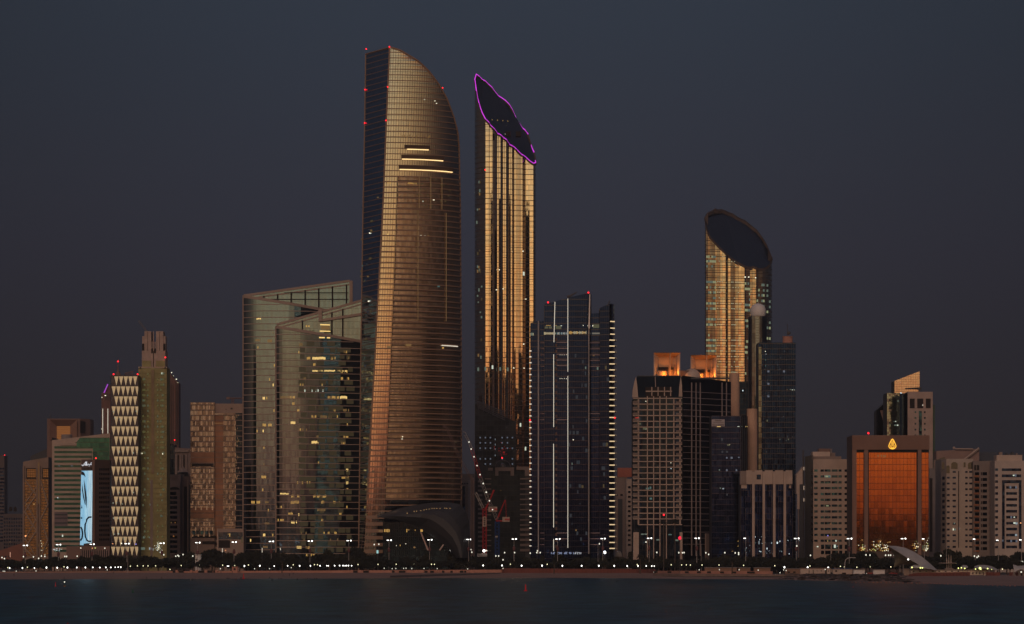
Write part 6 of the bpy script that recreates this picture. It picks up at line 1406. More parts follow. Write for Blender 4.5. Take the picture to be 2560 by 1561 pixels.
# ---------------------------------------------------------------- walls, fences, sea wall along the front
PH = [(-99, 'pointed gable block'), (57, 'bronze braced block'), (125, 'striped green block'), (203, 'LED screen block'), (277, 'triangle-screen tower'), (346, 'netted tower'), (417, 'arched balcony block'), (476, 'patterned brown block'), (605, 'green glass pair'), (900, 'tallest curved tower'), (958, 'petal pavilion'), (1175, 'tower cranes'), (1325, 'light-lined tower'), (1538, 'pale apartment tower'), (1590, 'beige grid block'), (1780, 'navy glass block'), (1852, 'pillared block'), (1985, 'narrow cream block'), (2030, 'beige apartment block'), (2135, 'orange glass bank'), (2325, 'white arched apartments'), (2487, 'white banded apartments')]
def place(px):
    n = PH[0][1]
    for a, b_ in PH:
        if px >= a: n = b_
    return n
ORD = 'first second third fourth fifth sixth seventh eighth ninth tenth eleventh twelfth'.split()
def labels(pxl, fmt):
    """one label for each, numbered from the left among those below the same building"""
    cnt = {}; out = []
    tot = {}
    for px in pxl: tot[place(px)] = tot.get(place(px), 0) + 1
    for px in pxl:
        p = place(px); k = cnt.get(p, 0); cnt[p] = k + 1
        out.append(fmt % p if tot[p] == 1 else (fmt % p) + ', ' + (ORD[k] if k < 12 else str(k + 1) + 'th') + ' from the left')
    return out
def wallrun(name, label, x0, x1, py0, py1, dy, mat, cat='wall', thick=.6, group=None, step=20, dr=0):
    xs = []; x = x0
    while x < x1: xs.append(x); x += step
    xs.append(x1); pts = [(X(p, yfront(p) + dy), yfront(p) + dy) for p in xs]
    Ym = sum(p[1] for p in pts) / len(pts)
    root = empty(name, (pts[0][0], pts[0][1], 2.5), label, cat, group)
    f = lambda v: (lambda x, y: Z(lerp(v, CX + F * x / y) if isinstance(v, list) else v, y))
    part('panel_run' if 'fence' in name else 'wall', band_mb(pts, f(py1), f(py0), -thick, 0), mat, root)
    return root, pts
wl, pts = wallrun('beach_wall', 'long low terracotta beach wall broken by dark openings, above the open sand', 425, 1255, [(425, 1428.5), (560, 1428), (1255, 1424.5)], [(425, 1433.5), (1255, 1432)], -.2, W['terra'])
ms = []
for x, wd in ((436, 9), (453, 12), (503, 14), (525, 12), (538, 9), (888, 12), (915, 14), (984, 8), (1005, 16), (1065, 7), (1080, 9), (1108, 6), (1130, 8), (1154, 9), (1163, 5)):
    y = yfront(x) - 1.0; ms.append(MB().box(X(x - wd / 2, y), X(x + wd / 2, y), y, y + .3, Z(1432, y), Z(1427, y)))
many(wl, 'dark_opening', ms, W['recess'])
many(wl, 'pier', [MB().box(X(x - 3, yfront(x)) , X(x + 3, yfront(x)), yfront(x) - 1.3, yfront(x) + .2, 2.4, Z(1425.5, yfront(x))) for x in (442, 478, 492, 515, 541, 880, 900, 990, 1030, 1095, 1135, 1170, 1182, 1215)], W['terra'])
wl, pts = wallrun('sand_wall', 'low pinkish wall with kiosks and loungers behind the wide sand', -60, 425, [(-60, 1430), (425, 1427.5)], 1433, 0, wallmat('pinkish_low_wall', (.30, .17, .13)))
many(wl, 'post', [MB().box(X(x - .5, 2599), X(x + .5, 2599), 2598.6, 2599.2, 2.4, Z(1426, 2599)) for x in range(10, 420, 13)], W['beigedim'])
fx, pts = wallrun('red_fence', 'long rust-red board fence above the sand, below the light-lined tower', 1254, 1636, [(1254, 1421), (1290, 1421.5), (1636, 1423.5)], [(1254, 1433.5), (1636, 1434)], -1, W['rust'], 'fence')
many(fx, 'fence_post', [MB().box(X(x - .5, yfront(x)), X(x + .5, yfront(x)), yfront(x) - 1.9, yfront(x) - 1.6, 2.2, Z(1422.3, yfront(x))) for x in range(1258, 1636, 9)], wallmat('rusty_post', (.13, .04, .03)))
wallrun('sea_wall', 'pale stone sea wall with a dark foot running out from the red fence', 1633, 1962, [(1633, 1434), (1700, 1436), (1962, 1437)], [(1633, 1442), (1962, 1444)], -60, wallmat('pale_sea_wall', (.26, .18, .145), var=.25, scale=.3), thick=60)
wallrun('rock_footing', 'dark rock footing along the base of the pale sea wall', 1628, 1962, 1441, [(1628, 1450), (1962, 1451)], -64, W['rock'], 'rock footing', thick=62)  # dark strip along the base of the wall
tw, pts = wallrun('terrace_wall', 'terracotta terrace wall with dark arches behind the pale sea wall', 1640, 1930, [(1640, 1427.5), (1720, 1427.5), (1930, 1428.5)], 1438, -4, W['terra'])
many(tw, 'dark_opening', [MB().box(X(x - 5, 2380), X(x + 5, 2380), yfront(x) - 5.2, yfront(x) - 4.5, Z(1435.5, 2378), Z(1430.5, 2378)) for x in (1660, 1692, 1735, 1765, 1790, 1822, 1852, 1888, 1897)], W['recess'])
rk = MB()
for k in range(900):
    px = R.uniform(1945, 2300); t = R.random(); top = lerp([(1945, 1447), (1975, 1437), (2240, 1437.5), (2300, 1446)], px); bot = lerp([(1945, 1451), (2000, 1453), (2160, 1455), (2300, 1457)], px)
    y = ywater(px) + 5 + (yfront(px) - 12 - ywater(px)) * t; z = .1 + 2.6 * t * lerp([(1945, .2), (1975, 1), (2240, 1), (2300, .25)], px); r_ = R.uniform(.9, 2.2)
    c = (X(px, y), y, z); d = [(R.uniform(-1, 1), R.uniform(-1, 1), R.uniform(-.5, .8)) for _ in range(6)]
    v = [(c[0] + r_ * q[0] * 1.6, c[1] + r_ * q[1], c[2] + r_ * .5 * q[2]) for q in d]
    for f in ((0, 1, 2), (0, 2, 3), (0, 3, 4), (1, 2, 5), (2, 3, 5), (3, 4, 5)): rk.face([v[i] for i in f])
bed = []; 
for px in range(1945, 2301, 12):
    h = lerp([(1945, .3), (1975, 2.6), (2240, 2.6), (2300, .4)], px); y = yfront(px) - 8; bed.append(((X(px, ywater(px) + 4), ywater(px) + 4, -.4), (X(px, y - 18), y - 18, h), (X(px, y), y, h + .3)))
for a, b_ in zip(bed, bed[1:]):
    rk.face([a[0], b_[0], b_[1], a[1]]); rk.face([a[1], b_[1], b_[2], a[2]])
single('rock_revetment', rk, W['rock'], 'dark rubble rock bank at the water below the white cabins', 'rock bank', kind='stuff')
spit = MB(); sp_ = []
for px in range(975, 1262, 12):
    t = (px - 975) / 285; y0, y1 = ywater(px) + 12 + 60 * t, ywater(px) + 40 + 110 * t
    sp_.append(((X(px, y0), y0, .6 + .8 * t), (X(px, y0) + 0, y0 + 3, 1.4 + 1.2 * t), (X(px, y1), y1, 1.5 + 1.3 * t)))
for a, b_ in zip(sp_, sp_[1:]):
    spit.face([a[0], b_[0], b_[1], a[1]]); spit.face([a[1], b_[1], b_[2], a[2]])
single('rock_groyne', spit, W['rock'], 'long dark low rock ledge tapering across the sand', 'rock ledge')
for x0, x1, a, c_, lab in ((2271, 2424, [(2271, 1437), (2290, 1432.5), (2424, 1430.5)], [(2271, 1451), (2300, 1445), (2424, 1443)], 'curving rust-red fence in front of the white beach terrace'), (2465, 2500, 1431, 1443, 'short rust-red fence between the white cabins'), (2523, 2545, 1431, 1443, 'shortest rust-red fence next to the tent by the frame edge')):
    f_, p_ = wallrun('red_fence', lab, x0, x1, a, c_, -70 if x0 < 2400 else -50, W['rust'], 'fence', step=12)
    many(f_, 'fence_post', [MB().box(X(x - .4, 2280), X(x + .4, 2280), yfront(x) - (72 if x0 < 2400 else 52), yfront(x) - (70.8 if x0 < 2400 else 50.8), 1.2, Z((lerp(a, x) if isinstance(a, list) else a) + 1, 2270)) for x in range(int(x0) + 4, int(x1), 8)], bpy.data.materials['rusty_post'])

# cabins and kiosks
def cabin(name, label, x0, x1, y0, y1, dy, mat, roofm, holes, group='low cabins and kiosks along the front', cat='cabin', depth=5):
    Ym = yfront((x0 + x1) / 2) + dy
    b = Bld(name, label, [(x0, Ym), (x1, Ym)], y0, depth, mat, base=2.3, group=group, cat=cat)
    part('roof', MB().box(X(x0 - .8, Ym), X(x1 + .8, Ym), Ym - .6, Ym + depth + .4, Z(y0, Ym) + .01, Z(y0 - 1.4, Ym)), roofm, b.root)
    many(b.root, 'opening', [b.bx(a, c_, e, f, 0, .12) for a, c_, e, f in holes], W['recess'])
    return b
cabin('white_cabin', 'long white cabin with narrow dark doors above the rock bank', 2001, 2076, 1421.5, 1435, -6, W['cream'], W['brown'], [(2032, 2034, 1425, 1435), (2042, 2043.5, 1426, 1429), (2052, 2054, 1426, 1429), (2063, 2067, 1424, 1435), (2070, 2071.5, 1426, 1430), (2022, 2023.5, 1425, 1434)])
cabin('blue_roofed_cabin', 'white cabin with a blue roof edge under the curved lamp arm', 2082, 2131, 1423, 1435.5, -6, W['cream'], wallmat('blue_roof', (.03, .07, .2)), [(2105, 2115, 1432, 1435.5), (2088, 2093, 1426, 1430)])
cabin('white_shed', 'pale shed with a curved front beside the blue-roofed cabin', 2134, 2162, 1425, 1435, -4, W['white'], W['grey'], [])
cabin('small_white_box', 'small white box cabin between parked vehicles and the tent', 2183.5, 2212, 1425, 1435, -4, W['white'], W['grey'], [])
cabin('stone_kiosk', 'beige kiosk at the foot of the leaning white canopy', 2260, 2277, 1423.5, 1438, -30, W['beige'], W['beige'], [])
cabin('white_terrace_building', 'long low white beach terrace building behind the curving red fence', 2277, 2470, 1426, 1438, -30, W['cream'], W['beigedim'], [(2282 + 16 * k, 2286 + 16 * k, 1427.5, 1430) for k in range(8)] + [(2431 + 8.6 * k, 2433.4 + 8.6 * k, 1431, 1436) for k in range(4)], depth=14)
cabin('end_cabin', 'beige cabin with an orange doorway under the tent at the frame edge', 2543, 2580, 1428, 1444, -48, W['beige'], W['beigedim'], [(2552, 2556, 1434, 1444)])
for k, (x0, x1, y0, lab) in enumerate(((1762, 1842, 1420, 'long brown kiosk roofed in grey behind the terrace wall'), (1846, 1876, 1420.5, 'shorter brown kiosk next to the long grey-roofed one'), (1885, 1926, 1420.5, 'brown kiosk with a small white doorway beside it'), (1963, 2002, 1423, 'dim orange-brown kiosk next to the long white cabin'))):
    cabin('brown_kiosk', lab, x0, x1, y0, 1437, 6, wallmat('brown_kiosk_wall', (.26, .145, .095)), W['grey'], [(x0 + 6 + 14 * j, x0 + 12 + 14 * j, 1429, 1433) for j in range(int((x1 - x0) / 16))])
cabin('orange_hut', 'small terracotta lifeguard hut on the sand by the beach wall', 580, 594, 1417.5, 1428, -8, W['terra'], W['brown'], [(584, 589, 1421, 1426)], cat='hut')  # plain terracotta walls with a dark opening
cabin('white_pump_house', 'small white rendered hut among the dark trees below the patterned brown block', 488, 502, 1388, 1400, 60, W['white'], W['white'], [], cat='hut')

# ---------------------------------------------------------------- tensile canopies and the little fountain mast
Yt = 2330
def sheet(mb, A, B, n=8, m_=5, sag=0, d=.0):
    g_ = []
    for i in range(n + 1):
        r_ = []
        for j in range(m_ + 1):
            t, u = i / n, j / m_; a = lerp(A, t * 100); b2 = lerp(B, t * 100)
            r_.append(None)
        g_.append(r_)
    return mb
def tent(name, label, top, bot, Y, depth, mat, posts=(), group='white tensile canopies'):
    root = empty(name, (X(top[0][0], Y), Y, 2.5), label, 'canopy', group)
    m_ = MB(); n = 5; rv = []
    for (xa, ya), (xb, yb) in zip(top, bot):
        rv.append([P(xa + (xb - xa) * j / n, ya + (yb - ya) * j / n, Y - depth * j / n - .8 * math.sin(math.pi * j / n)) for j in range(n + 1)])
    for a, b_ in zip(rv, rv[1:]):
        for j in range(n): m_.face([a[j], a[j + 1], b_[j + 1], b_[j]])
    part('membrane', m_, mat, root, True)
    part('edge_cable', MB().tube([r_[0] for r_ in rv], .14, 4).tube([r_[-1] for r_ in rv], .14, 4), W['steellt'], root)
    for a, b_ in posts: part('pole', MB().tube([P(*a, Y - .3), P(*b_, Y - .3)], .16, 5), W['steellt'], root)
    return root
t = tent('leaning_canopy', 'large leaning white tensile canopy like a bird wing in front of the orange glass bank', [(2221, 1365.5), (2240, 1366), (2262, 1370), (2285, 1380), (2305, 1393), (2322, 1407), (2342, 1425)], [(2223, 1367), (2245, 1380), (2265, 1393), (2280, 1402), (2292, 1409), (2300, 1415), (2337, 1426)], Yt, 8, W['canvas'], [((2258, 1412), (2258, 1434)), ((2250, 1414), (2250, 1430))])
under = MB(); A_ = [(2223, 1366), (2233, 1372), (2247, 1382), (2262, 1392), (2275, 1400), (2288, 1410)]; B_ = [(2226, 1372), (2236, 1392), (2237, 1402), (2234, 1420), (2252, 1413), (2280, 1412)]
rv = [[P(a[0] + (b_[0] - a[0]) * j / 3, a[1] + (b_[1] - a[1]) * j / 3, Yt + 1 + j * 2) for j in range(4)] for a, b_ in zip(A_, B_)]
for a, b_ in zip(rv, rv[1:]):
    for j in range(3): under.face([a[j], a[j + 1], b_[j + 1], b_[j]])
part('rear_membrane', under, wallmat('shaded_canvas', (.20, .17, .11)), t)  # rear canvas darker than the front: shade put into its colour
part('flood_light', MB().ball(P(2270.5, 1399, Yt - 9), .45, 8, 5), E['lamp'], t)
for x, y in ((2280, 1419), (2301, 1420), (2306, 1420)): part('canopy_lamp', MB().ball(P(x, y, Yt - 12), .42, 6, 4), E['yellow'], t)
tent('low_canopy', 'small low white canopy tucked under the large leaning one', [(2275, 1418), (2285, 1413), (2305, 1413), (2325, 1419)], [(2275, 1422), (2285, 1420), (2305, 1420), (2325, 1423)], Yt - 6, 3, W['canvas'])
t = tent('dome_canopy', 'wide flattened white canopy lit yellow at its feet by the two white apartment blocks', [(2436, 1417), (2446, 1413.5), (2462, 1413.5), (2478, 1416), (2494, 1424)], [(2436, 1420), (2446, 1421), (2462, 1422), (2478, 1424), (2494, 1426)], Yt, 6, W['canvas'])
for x, y, r_ in ((2439, 1423, .35), (2450, 1421, .7), (2452, 1423.5, .35), (2469, 1422, .4), (2479, 1424, .2)): part('canopy_lamp', MB().ball(P(x, y, Yt - 7), r_, 6, 4), E['yellow'], t)
t = tent('small_dome_canopy', 'smaller flattened white canopy with yellow lamps left of the wide one', [(2402, 1418), (2408, 1413.5), (2416, 1414), (2420, 1417)], [(2402, 1420), (2408, 1420), (2416, 1420), (2420, 1419)], Yt, 4, W['canvas'])
for x, y in ((2396, 1421), (2403.5, 1420), (2412, 1421.5)): part('canopy_lamp', MB().ball(P(x, y, Yt - 6), .36, 6, 4), E['yellow'], t)
t = tent('edge_tent', 'white tent canopy held by slanted poles at the frame edge', [(2533, 1412), (2545, 1416), (2575, 1413)], [(2536, 1430), (2550, 1424), (2575, 1421)], 2290, 4, W['canvas'], [((2533, 1412), (2538, 1445)), ((2536, 1420), (2532, 1443)), ((2535, 1428), (2540, 1445))])
part('canopy_lamp', MB().ball(P(2553, 1430.5, 2284), .45, 6, 4), E['lampsmall'], t)
fm = empty('triple_mast', (X(2372, 2335), 2335, 2.6), 'three pale slender blades rising through a thin round disc, on the beach terrace', 'sculpture')
for x, y in ((2367, 1395), (2372, 1387.5), (2377.5, 1388)): part('blade', MB().tube([P(x + .3, 1424, 2335), P(x, 1408, 2335), P(x, y, 2335)], [.26, .3, .1], 5), W['cream'], fm)
part('disc', MB().lathe(P(2369, 1408.8, 2335), [(5.1, 0), (5.2, .15), (5.1, .3)], 20), W['cream'], fm)
part('plinth', MB().box(X(2362, 2335), X(2382, 2335), 2333, 2337, 2.6, Z(1421, 2335)), W['beigedim'], fm)
la = empty('curved_lamp_arm', (X(2112, 2345), 2345, 2.6), 'pale curved pole bending over the blue-roofed cabin like a walking stick', 'pole')
part('arm', MB().tube([P(2112, 1424, 2345), P(2112, 1408, 2345), P(2114, 1400, 2345), P(2119, 1396, 2345), P(2128, 1394.5, 2345), P(2139, 1395, 2345)], .3, 6), W['steellt'], la)

# ---------------------------------------------------------------- trees
leafm = wallmat('dark_leaves', (.016, .017, .010), .9, var=.5, scale=.5)
leafm2 = wallmat('olive_leaves', (.026, .025, .012), .9, var=.5, scale=.5)
def crown_mb(rx, rz, n, seed, lum=.8):
    q = random.Random(seed); m_ = MB(); cl_ = []
    for _ in range(12):
        a, e = q.uniform(0, 6.28), q.uniform(-.6, 1.4)
        rr = q.uniform(.35, .85); cl_.append((rr * rx * math.cos(a) * math.cos(e), rr * rx * math.sin(a) * math.cos(e), rz * (.9 + .75 * rr * math.sin(e)), q.uniform(.25, .45)))
    for _ in range(n):
        c = q.choice(cl_); d = Vector((q.gauss(0, 1), q.gauss(0, 1), q.gauss(0, 1))); d = d.normalized() * (q.random() ** .4) * c[3]
        p = Vector((c[0] + d.x * rx, c[1] + d.y * rx, c[2] + d.z * rz * .9)); s_ = q.uniform(.35, lum)
        u_ = Vector((q.gauss(0, 1), q.gauss(0, 1), q.gauss(0, 1))).normalized(); v_ = u_.cross(Vector((q.gauss(0, 1), q.gauss(0, 1), q.gauss(0, 1)))).normalized()
        m_.face([p - u_ * s_, p + v_ * s_ * .6, p + u_ * s_, p - v_ * s_ * .6])
    return m_
TREE = []
for k in range(7):
    rx, rz = R.uniform(5, 6.5), R.uniform(3.0, 4.2)
    cm = crown_mb(rx, rz, 1500, 100 + k).mesh('crown', leafm if k % 3 else leafm2, (0, 0, -1.5))
    tm = MB(); q = random.Random(k); tm.tube([(0, 0, 0), (.2, .1, 2), (.1, .2, 4.4)], [.42, .3, .2], 6)
    for a in range(5): an = a * 1.26 + q.random(); tm.tube([(.1, .1, 2.4 + .3 * a), (1.6 * math.cos(an), 1.6 * math.sin(an), 4.4), (3.2 * math.cos(an), 3.2 * math.sin(an), 5.6)], [.16, .1, .04], 4)
    TREE.append((cm, tm.mesh('trunk', W['trunk']), rx, 2 * rz + 1.5))
def treeline(): 
    # skyline of the dark belt: (photo column, row of the crown tops)
    prof = [(-40, 1394), (60, 1396), (120, 1392), (140, 1387), (160, 1388), (175, 1394), (200, 1390), (230, 1385), (262, 1380), (285, 1386), (320, 1388), (350, 1384), (385, 1383), (408, 1390), (440, 1388), (470, 1377), (500, 1369), (520, 1366), (550, 1372), (585, 1378), (620, 1371), (650, 1370), (675, 1374), (700, 1378), (720, 1376), (745, 1386), (760, 1396), (790, 1388), (805, 1378), (830, 1368), (845, 1378), (865, 1384), (880, 1372), (890, 1362), (905, 1368), (925, 1384), (950, 1386), (985, 1382), (1020, 1378), (1045, 1369), (1060, 1376), (1085, 1372), (1120, 1371), (1150, 1364), (1165, 1376), (1190, 1388), (1230, 1392), (1275, 1386), (1330, 1388), (1390, 1374), (1410, 1380), (1450, 1388), (1500, 1388), (1560, 1386), (1585, 1368), (1600, 1372), (1620, 1385), (1680, 1392), (1740, 1394), (1770, 1388), (1810, 1384), (1850, 1388), (1885, 1382), (1930, 1392), (1985, 1386), (2010, 1390), (2060, 1386), (2110, 1374), (2140, 1376), (2180, 1374), (2200, 1388), (2245, 1390), (2330, 1384), (2352, 1374), (2375, 1362), (2395, 1374), (2420, 1386), (2460, 1388), (2480, 1380), (2510, 1384), (2530, 1378), (2550, 1368), (2600, 1370)]
    its = []
    x = -30
    while x < 2590:
        its.append((x, lerp(prof, x) + R.uniform(-1, 3), 70 + R.uniform(-10, 20))); x += R.uniform(19, 27)
    x = -40
    while x < 2600:
        its.append((x, max(lerp(prof, x) + 6, 1394) + R.uniform(0, 8), 32 + R.uniform(-8, 14))); x += R.uniform(22, 32)
    its.sort(key=lambda t_: (t_[2] < 50, t_[0]))
    back = [t_ for t_ in its if t_[2] >= 50]; front = [t_ for t_ in its if t_[2] < 50]
    back.sort(); front.sort()
    lb = labels([t_[0] for t_ in back], 'rear-row dark tree before the %s'); lf = labels([t_[0] for t_ in front], 'front-row dark tree below the %s')
    for (px, py, dy), lab in list(zip(back, lb)) + list(zip(front, lf)):
        Y = yfront(px) + dy; h = max(4.2, Z(py, Y) - 2.6); cm, tm, rx, hh = R.choice(TREE); sc_ = h / hh
        o_ = bpy.data.objects.new('tree', None); COL.objects.link(o_); o_.location = (X(px, Y), Y, 2.6); o_.rotation_euler.z = R.uniform(0, 6.28)
        wx = max(.75, min(1.25, sc_ * 1.0)); o_.scale = (wx, wx, sc_)
        tag(o_, lab, 'tree', 'dark trees in the rear row' if dy >= 50 else 'dark trees in the front row')
        for nme, me in (('crown', cm), ('trunk', tm)):
            c = bpy.data.objects.new(nme, me); COL.objects.link(c); c.parent = o_
treeline()
def palm(px, py, Y, lab, r=3.2, base=2.7):
    o_ = empty('palm_tree', (X(px, Y), Y, base), lab, 'palm tree', 'palm trees'); z1 = Z(py, Y)
    part('trunk', MB().tube([(X(px, Y), Y, base), (X(px, Y) + .2, Y, (base + z1) / 2), (X(px, Y), Y, z1)], [.42, .32, .28], 7), W['trunk'], o_)
    m_ = MB()
    for k in range(26):
        a = k * 2.4; el = R.uniform(-.5, 1.1); pr = None; L_ = r * R.uniform(.85, 1.1); pts_ = []
        for j in range(6):
            t_ = j / 5; rr = L_ * t_; pts_.append(Vector((X(px, Y) + rr * math.cos(a) * math.cos(el * .7), Y + rr * math.sin(a) * math.cos(el * .7), z1 + rr * math.sin(el) - 1.5 * t_ * t_)))
        sd = Vector((-math.sin(a), math.cos(a), 0))
        for j in range(5):
            w0, w1 = .45 * math.sin(math.pi * (j + .3) / 6), .45 * math.sin(math.pi * (j + 1.3) / 6)
            for s_ in (-1, 1): m_.face([pts_[j], pts_[j + 1], pts_[j + 1] + sd * s_ * w1 + Vector((0, 0, -.35 * w1)), pts_[j] + sd * s_ * w0 + Vector((0, 0, -.35 * w0))])
    part('fronds', m_, leafm, o_)
    return o_
p = palm(1659, 1303, 2560, 'tall palm topped with a red light before the beige grid block'); part('beacon', MB().ball(P(1659.5, 1287.5, 2558), .6, 6, 4), E['red'], p)
palm(1687, 1300, 2560, 'tall palm without a light beside the red-topped one')
palm(705, 1397, 2570, 'short palm on the promenade before the green glass pair', 2.6); palm(1600, 1388, 2450, 'short palm beside the pale apartment tower', 2.4); palm(1830, 1400, 2420, 'short spiky palm below the navy glass block', 2.4); palm(1385, 1402, 2460, 'short palm above the long red fence', 2.4)

# ---------------------------------------------------------------- lamps
def mast_lamp(px, py, twin, lab, Y):
    o_ = empty('mast_lamp', (X(px, Y), Y, 2.7), lab, 'street lamp', 'tall mast lamps along the road'); x, z = X(px, Y), Z(py, Y)
    part('mast', MB().tube([(x, Y, 2.7), (x, Y, z)], [.24, .13], 6), W['steellt'], o_)
    part('arm', MB().tube([(x - 1.1, Y, z + .1), (x + (1.1 if twin else 0), Y, z + .1)], .1, 4), W['steellt'], o_)
    part('lamp_head', MB().lathe((x - .75, Y - .3, z - .05), [(.4, -.2), (.6, 0), (.4, .2)], 8, 1.35, 1), E['lamp'], o_)
    if twin: part('lamp_head', MB().ball((x + 1.35, Y - .3, z), .46, 8, 5), E['lamp'], o_)
    if twin: part('leaf_collar', MB().lathe((x, Y, z - 8), [(.2, 0), (.9, .7), (.9, 2.2), (.2, 3.4)], 6), wallmat_c, o_)
wallmat_c = wallmat('banner_collar', (.14, .05, .05))
L = [(63, 1364, 1), (146, 1362, 1), (230, 1361, 1), (317, 1359.5, 1), (404.5, 1358.5, 1), (494, 1357, 1), (585, 1355.5, 1), (678, 1354, 1), (775, 1353, 1), (872, 1352, 1), (972.5, 1351, 1), (1074, 1350, 1), (1171.5, 1349, 1), (1285, 1348, 1), (1394, 1348, 1), (1507, 1347, 1), (1623, 1346, 1), (1742, 1346, 1), (1864.5, 1346, 0), (1991, 1346.5, 1), (2123, 1347, 1), (2258, 1347, 1), (2311, 1347.5, 0), (2438, 1348, 0), (2496, 1351, 0), (2554, 1350, 0)]
for (px, py, tw_), lab in zip(L, labels([l[0] for l in L], 'tall white mast lamp standing before the %s')): mast_lamp(px, py, tw_, lab, yfront(px) + 52)
def globe(items, name, lab, grp, ekey, r, dy, polez, cat='lamp'):
    pm = None
    for (px, py, k), lb_ in zip(items, labels([i_[0] for i_ in items], lab)):
        Y = yfront(px) + dy; x, z = X(px, Y), Z(py, Y); o_ = empty(name, (x, Y, 2.7), lb_, cat, grp)
        part('globe', MB().ball((x, Y, z), r * k * .85, 7, 5, 1.25), E[ekey], o_)
        part('post', MB().tube([(x, Y, 2.7 if polez else max(2.7, z - 4)), (x, Y, z - r * k)], .07, 4), W['steel'], o_)
G = [(24, 1420.8, 1.1), (56, 1420.5, 1.1), (86, 1420.5, .9), (116, 1419.5, 1.25), (143, 1419.8, 1.1), (168.5, 1419.4, 1.2), (192, 1419.2, 1), (213.5, 1419.2, 1.1), (232, 1419, 1), (249.5, 1419.4, 1), (264.5, 1419, 1.05), (277, 1419, 1), (288, 1418.6, .8), (295.5, 1418.4, .9), (302, 1418.4, 1),
     (568.5, 1415.8, .8), (571.5, 1415.8, .8), (611, 1415.5, 1.2), (649.5, 1415, 1.2), (685.5, 1415.5, .9), (719, 1415, 1), (749, 1415, 1.1), (776, 1415, 1), (800, 1415, 1), (817, 1415, .8), (820.5, 1415, .9), (836.5, 1414.6, 1), (849, 1414.6, 1), (857.5, 1414.6, 1), (862.5, 1415, .8), (866, 1414.4, 1), (871, 1414.6, 1), (879, 1414.8, .9),
     (1208, 1414.2, 1.2), (1255, 1414.2, 1.2), (1304, 1414.6, 1.25), (1355, 1414.6, 1.25), (1406, 1415, 1.2), (1454, 1415, 1.25), (1497, 1415, 1.25), (1535.5, 1415.2, 1.2), (1568, 1415.4, 1.1), (1595, 1415.4, 1), (1615.5, 1415.6, .95), (1629.5, 1415.6, .9), (1635.5, 1415.6, .8), (1961, 1418.6, 1.3), (2019, 1419, 1.3), (2070.5, 1419.6, 1.2)]
globe(G, 'globe_lamp', 'white globe lamp on the promenade below the %s', 'globe lamps on the promenade', 'lamp', .42, 6, True)
Sm = [(19.5, 1419.5), (68.5, 1418.5), (160, 1417.5), (326, 1416), (343.5, 1415.2), (358, 1415.2), (370, 1415.2), (389, 1415), (425, 1424), (453, 1414.3), (499.5, 1413.6), (556.5, 1413.5), (587, 1414.4), (621, 1413), (733, 1412.4), (786, 1412.2), (793.5, 1412.2), (895, 1411.8), (945, 1411.4), (990.5, 1411.2), (1027.5, 1411.2), (1035.5, 1411.2), (1078.5, 1411.2), (1086, 1411.2), (1276, 1411), (1368, 1411.2), (1531.5, 1411.6), (1593, 1412), (1639, 1412.6), (1678, 1412.6), (1704, 1412.8), (1716, 1412.6), (1726, 1413), (1755, 1413), (1797.5, 1413.2), (1859, 1413.8), (1937, 1414.8), (2025, 1415.4), (2101, 1416.4), (2111, 1417.6), (2142, 1418.6), (2176, 1417.2), (2227, 1417.6), (2506, 1423.5)]
globe([(a, b_, 1) for a, b_ in Sm], 'path_lamp', 'yellowish path lamp under trees below the %s', 'small path lamps under the trees', 'pathlight', .34, 24, True)
Hi = [(5, 1394.3), (11, 1397), (58.5, 1392), (83.5, 1392.8), (96.5, 1396.5), (103.5, 1390.5), (112, 1391.5), (162, 1391.5), (166.5, 1391.5), (193, 1391), (409.5, 1387.4), (439.5, 1391), (444.5, 1389), (447, 1391), (457.5, 1386.8), (482, 1390.6), (935.5, 1361.8), (947, 1361), (1177.5, 1374.5), (1179.5, 1381), (1239.5, 1390.4), (1246.5, 1390.4), (1257.5, 1400), (1261.5, 1382), (1286.5, 1382), (1325.5, 1383.4), (1342, 1382), (1343.5, 1377.6), (1350.5, 1382), (1498.5, 1360), (1510, 1381.8), (1514.5, 1381.8), (1615, 1355.6), (1642, 1381.6), (1697, 1382.2), (1706, 1382.4), (1710, 1382), (1764.5, 1382.4), (1771.5, 1386.4), (1812, 1382.2), (1838, 1382.8), (1846.5, 1382.6), (1846.5, 1386.5), (1992, 1365.4), (2026, 1388.8), (2165, 1387.8), (2175, 1388.2), (2214, 1388.5), (2221.5, 1388.5), (2226.5, 1388.4), (2235.5, 1388.2), (2352, 1390), (2436, 1390.8), (2442.5, 1393.8), (2446, 1391), (2552, 1405), (2556, 1405)]
globe([(a, b_, 1) for a, b_ in Hi], 'street_light', 'white light just above the treetops before the %s', 'street lights above the treetops', 'lampsmall', .48, 45, True, 'street lamp')
Lo = [(8, 1428.6), (12, 1428.6), (40.5, 1428.2), (90, 1427.8), (268, 1425), (551, 1422.2), (636.5, 1422.4), (673.5, 1422.2), (728, 1419.6), (960.5, 1421.2), (980.5, 1422), (989.5, 1421.6), (1009, 1421.6), (1015, 1421), (1029.5, 1422), (1060, 1421.6), (1093, 1422), (1169, 1422.8), (1257.5, 1421.6), (1667, 1429.5), (1677, 1430), (1748, 1425), (1771, 1430.4), (1798.5, 1424.6), (1807.5, 1430.8), (1848, 1424.8), (1874.5, 1431.2), (1895.5, 1425.8), (1950, 1432.2), (1959, 1425.2), (1965.5, 1426.6), (2063, 1424), (2195, 1427.4)]
globe([(a, b_, 1) for a, b_ in Lo], 'wall_lamp', 'tiny white lamp on the beach front below the %s', 'tiny lamps on the beach front', 'lampsmall', .32, -3, True)
pl_ = [(704 - 148, 1376, 10), (655.5, 1376, 11), (701.5, 1373, 6), (25.5, 1387, 13)]
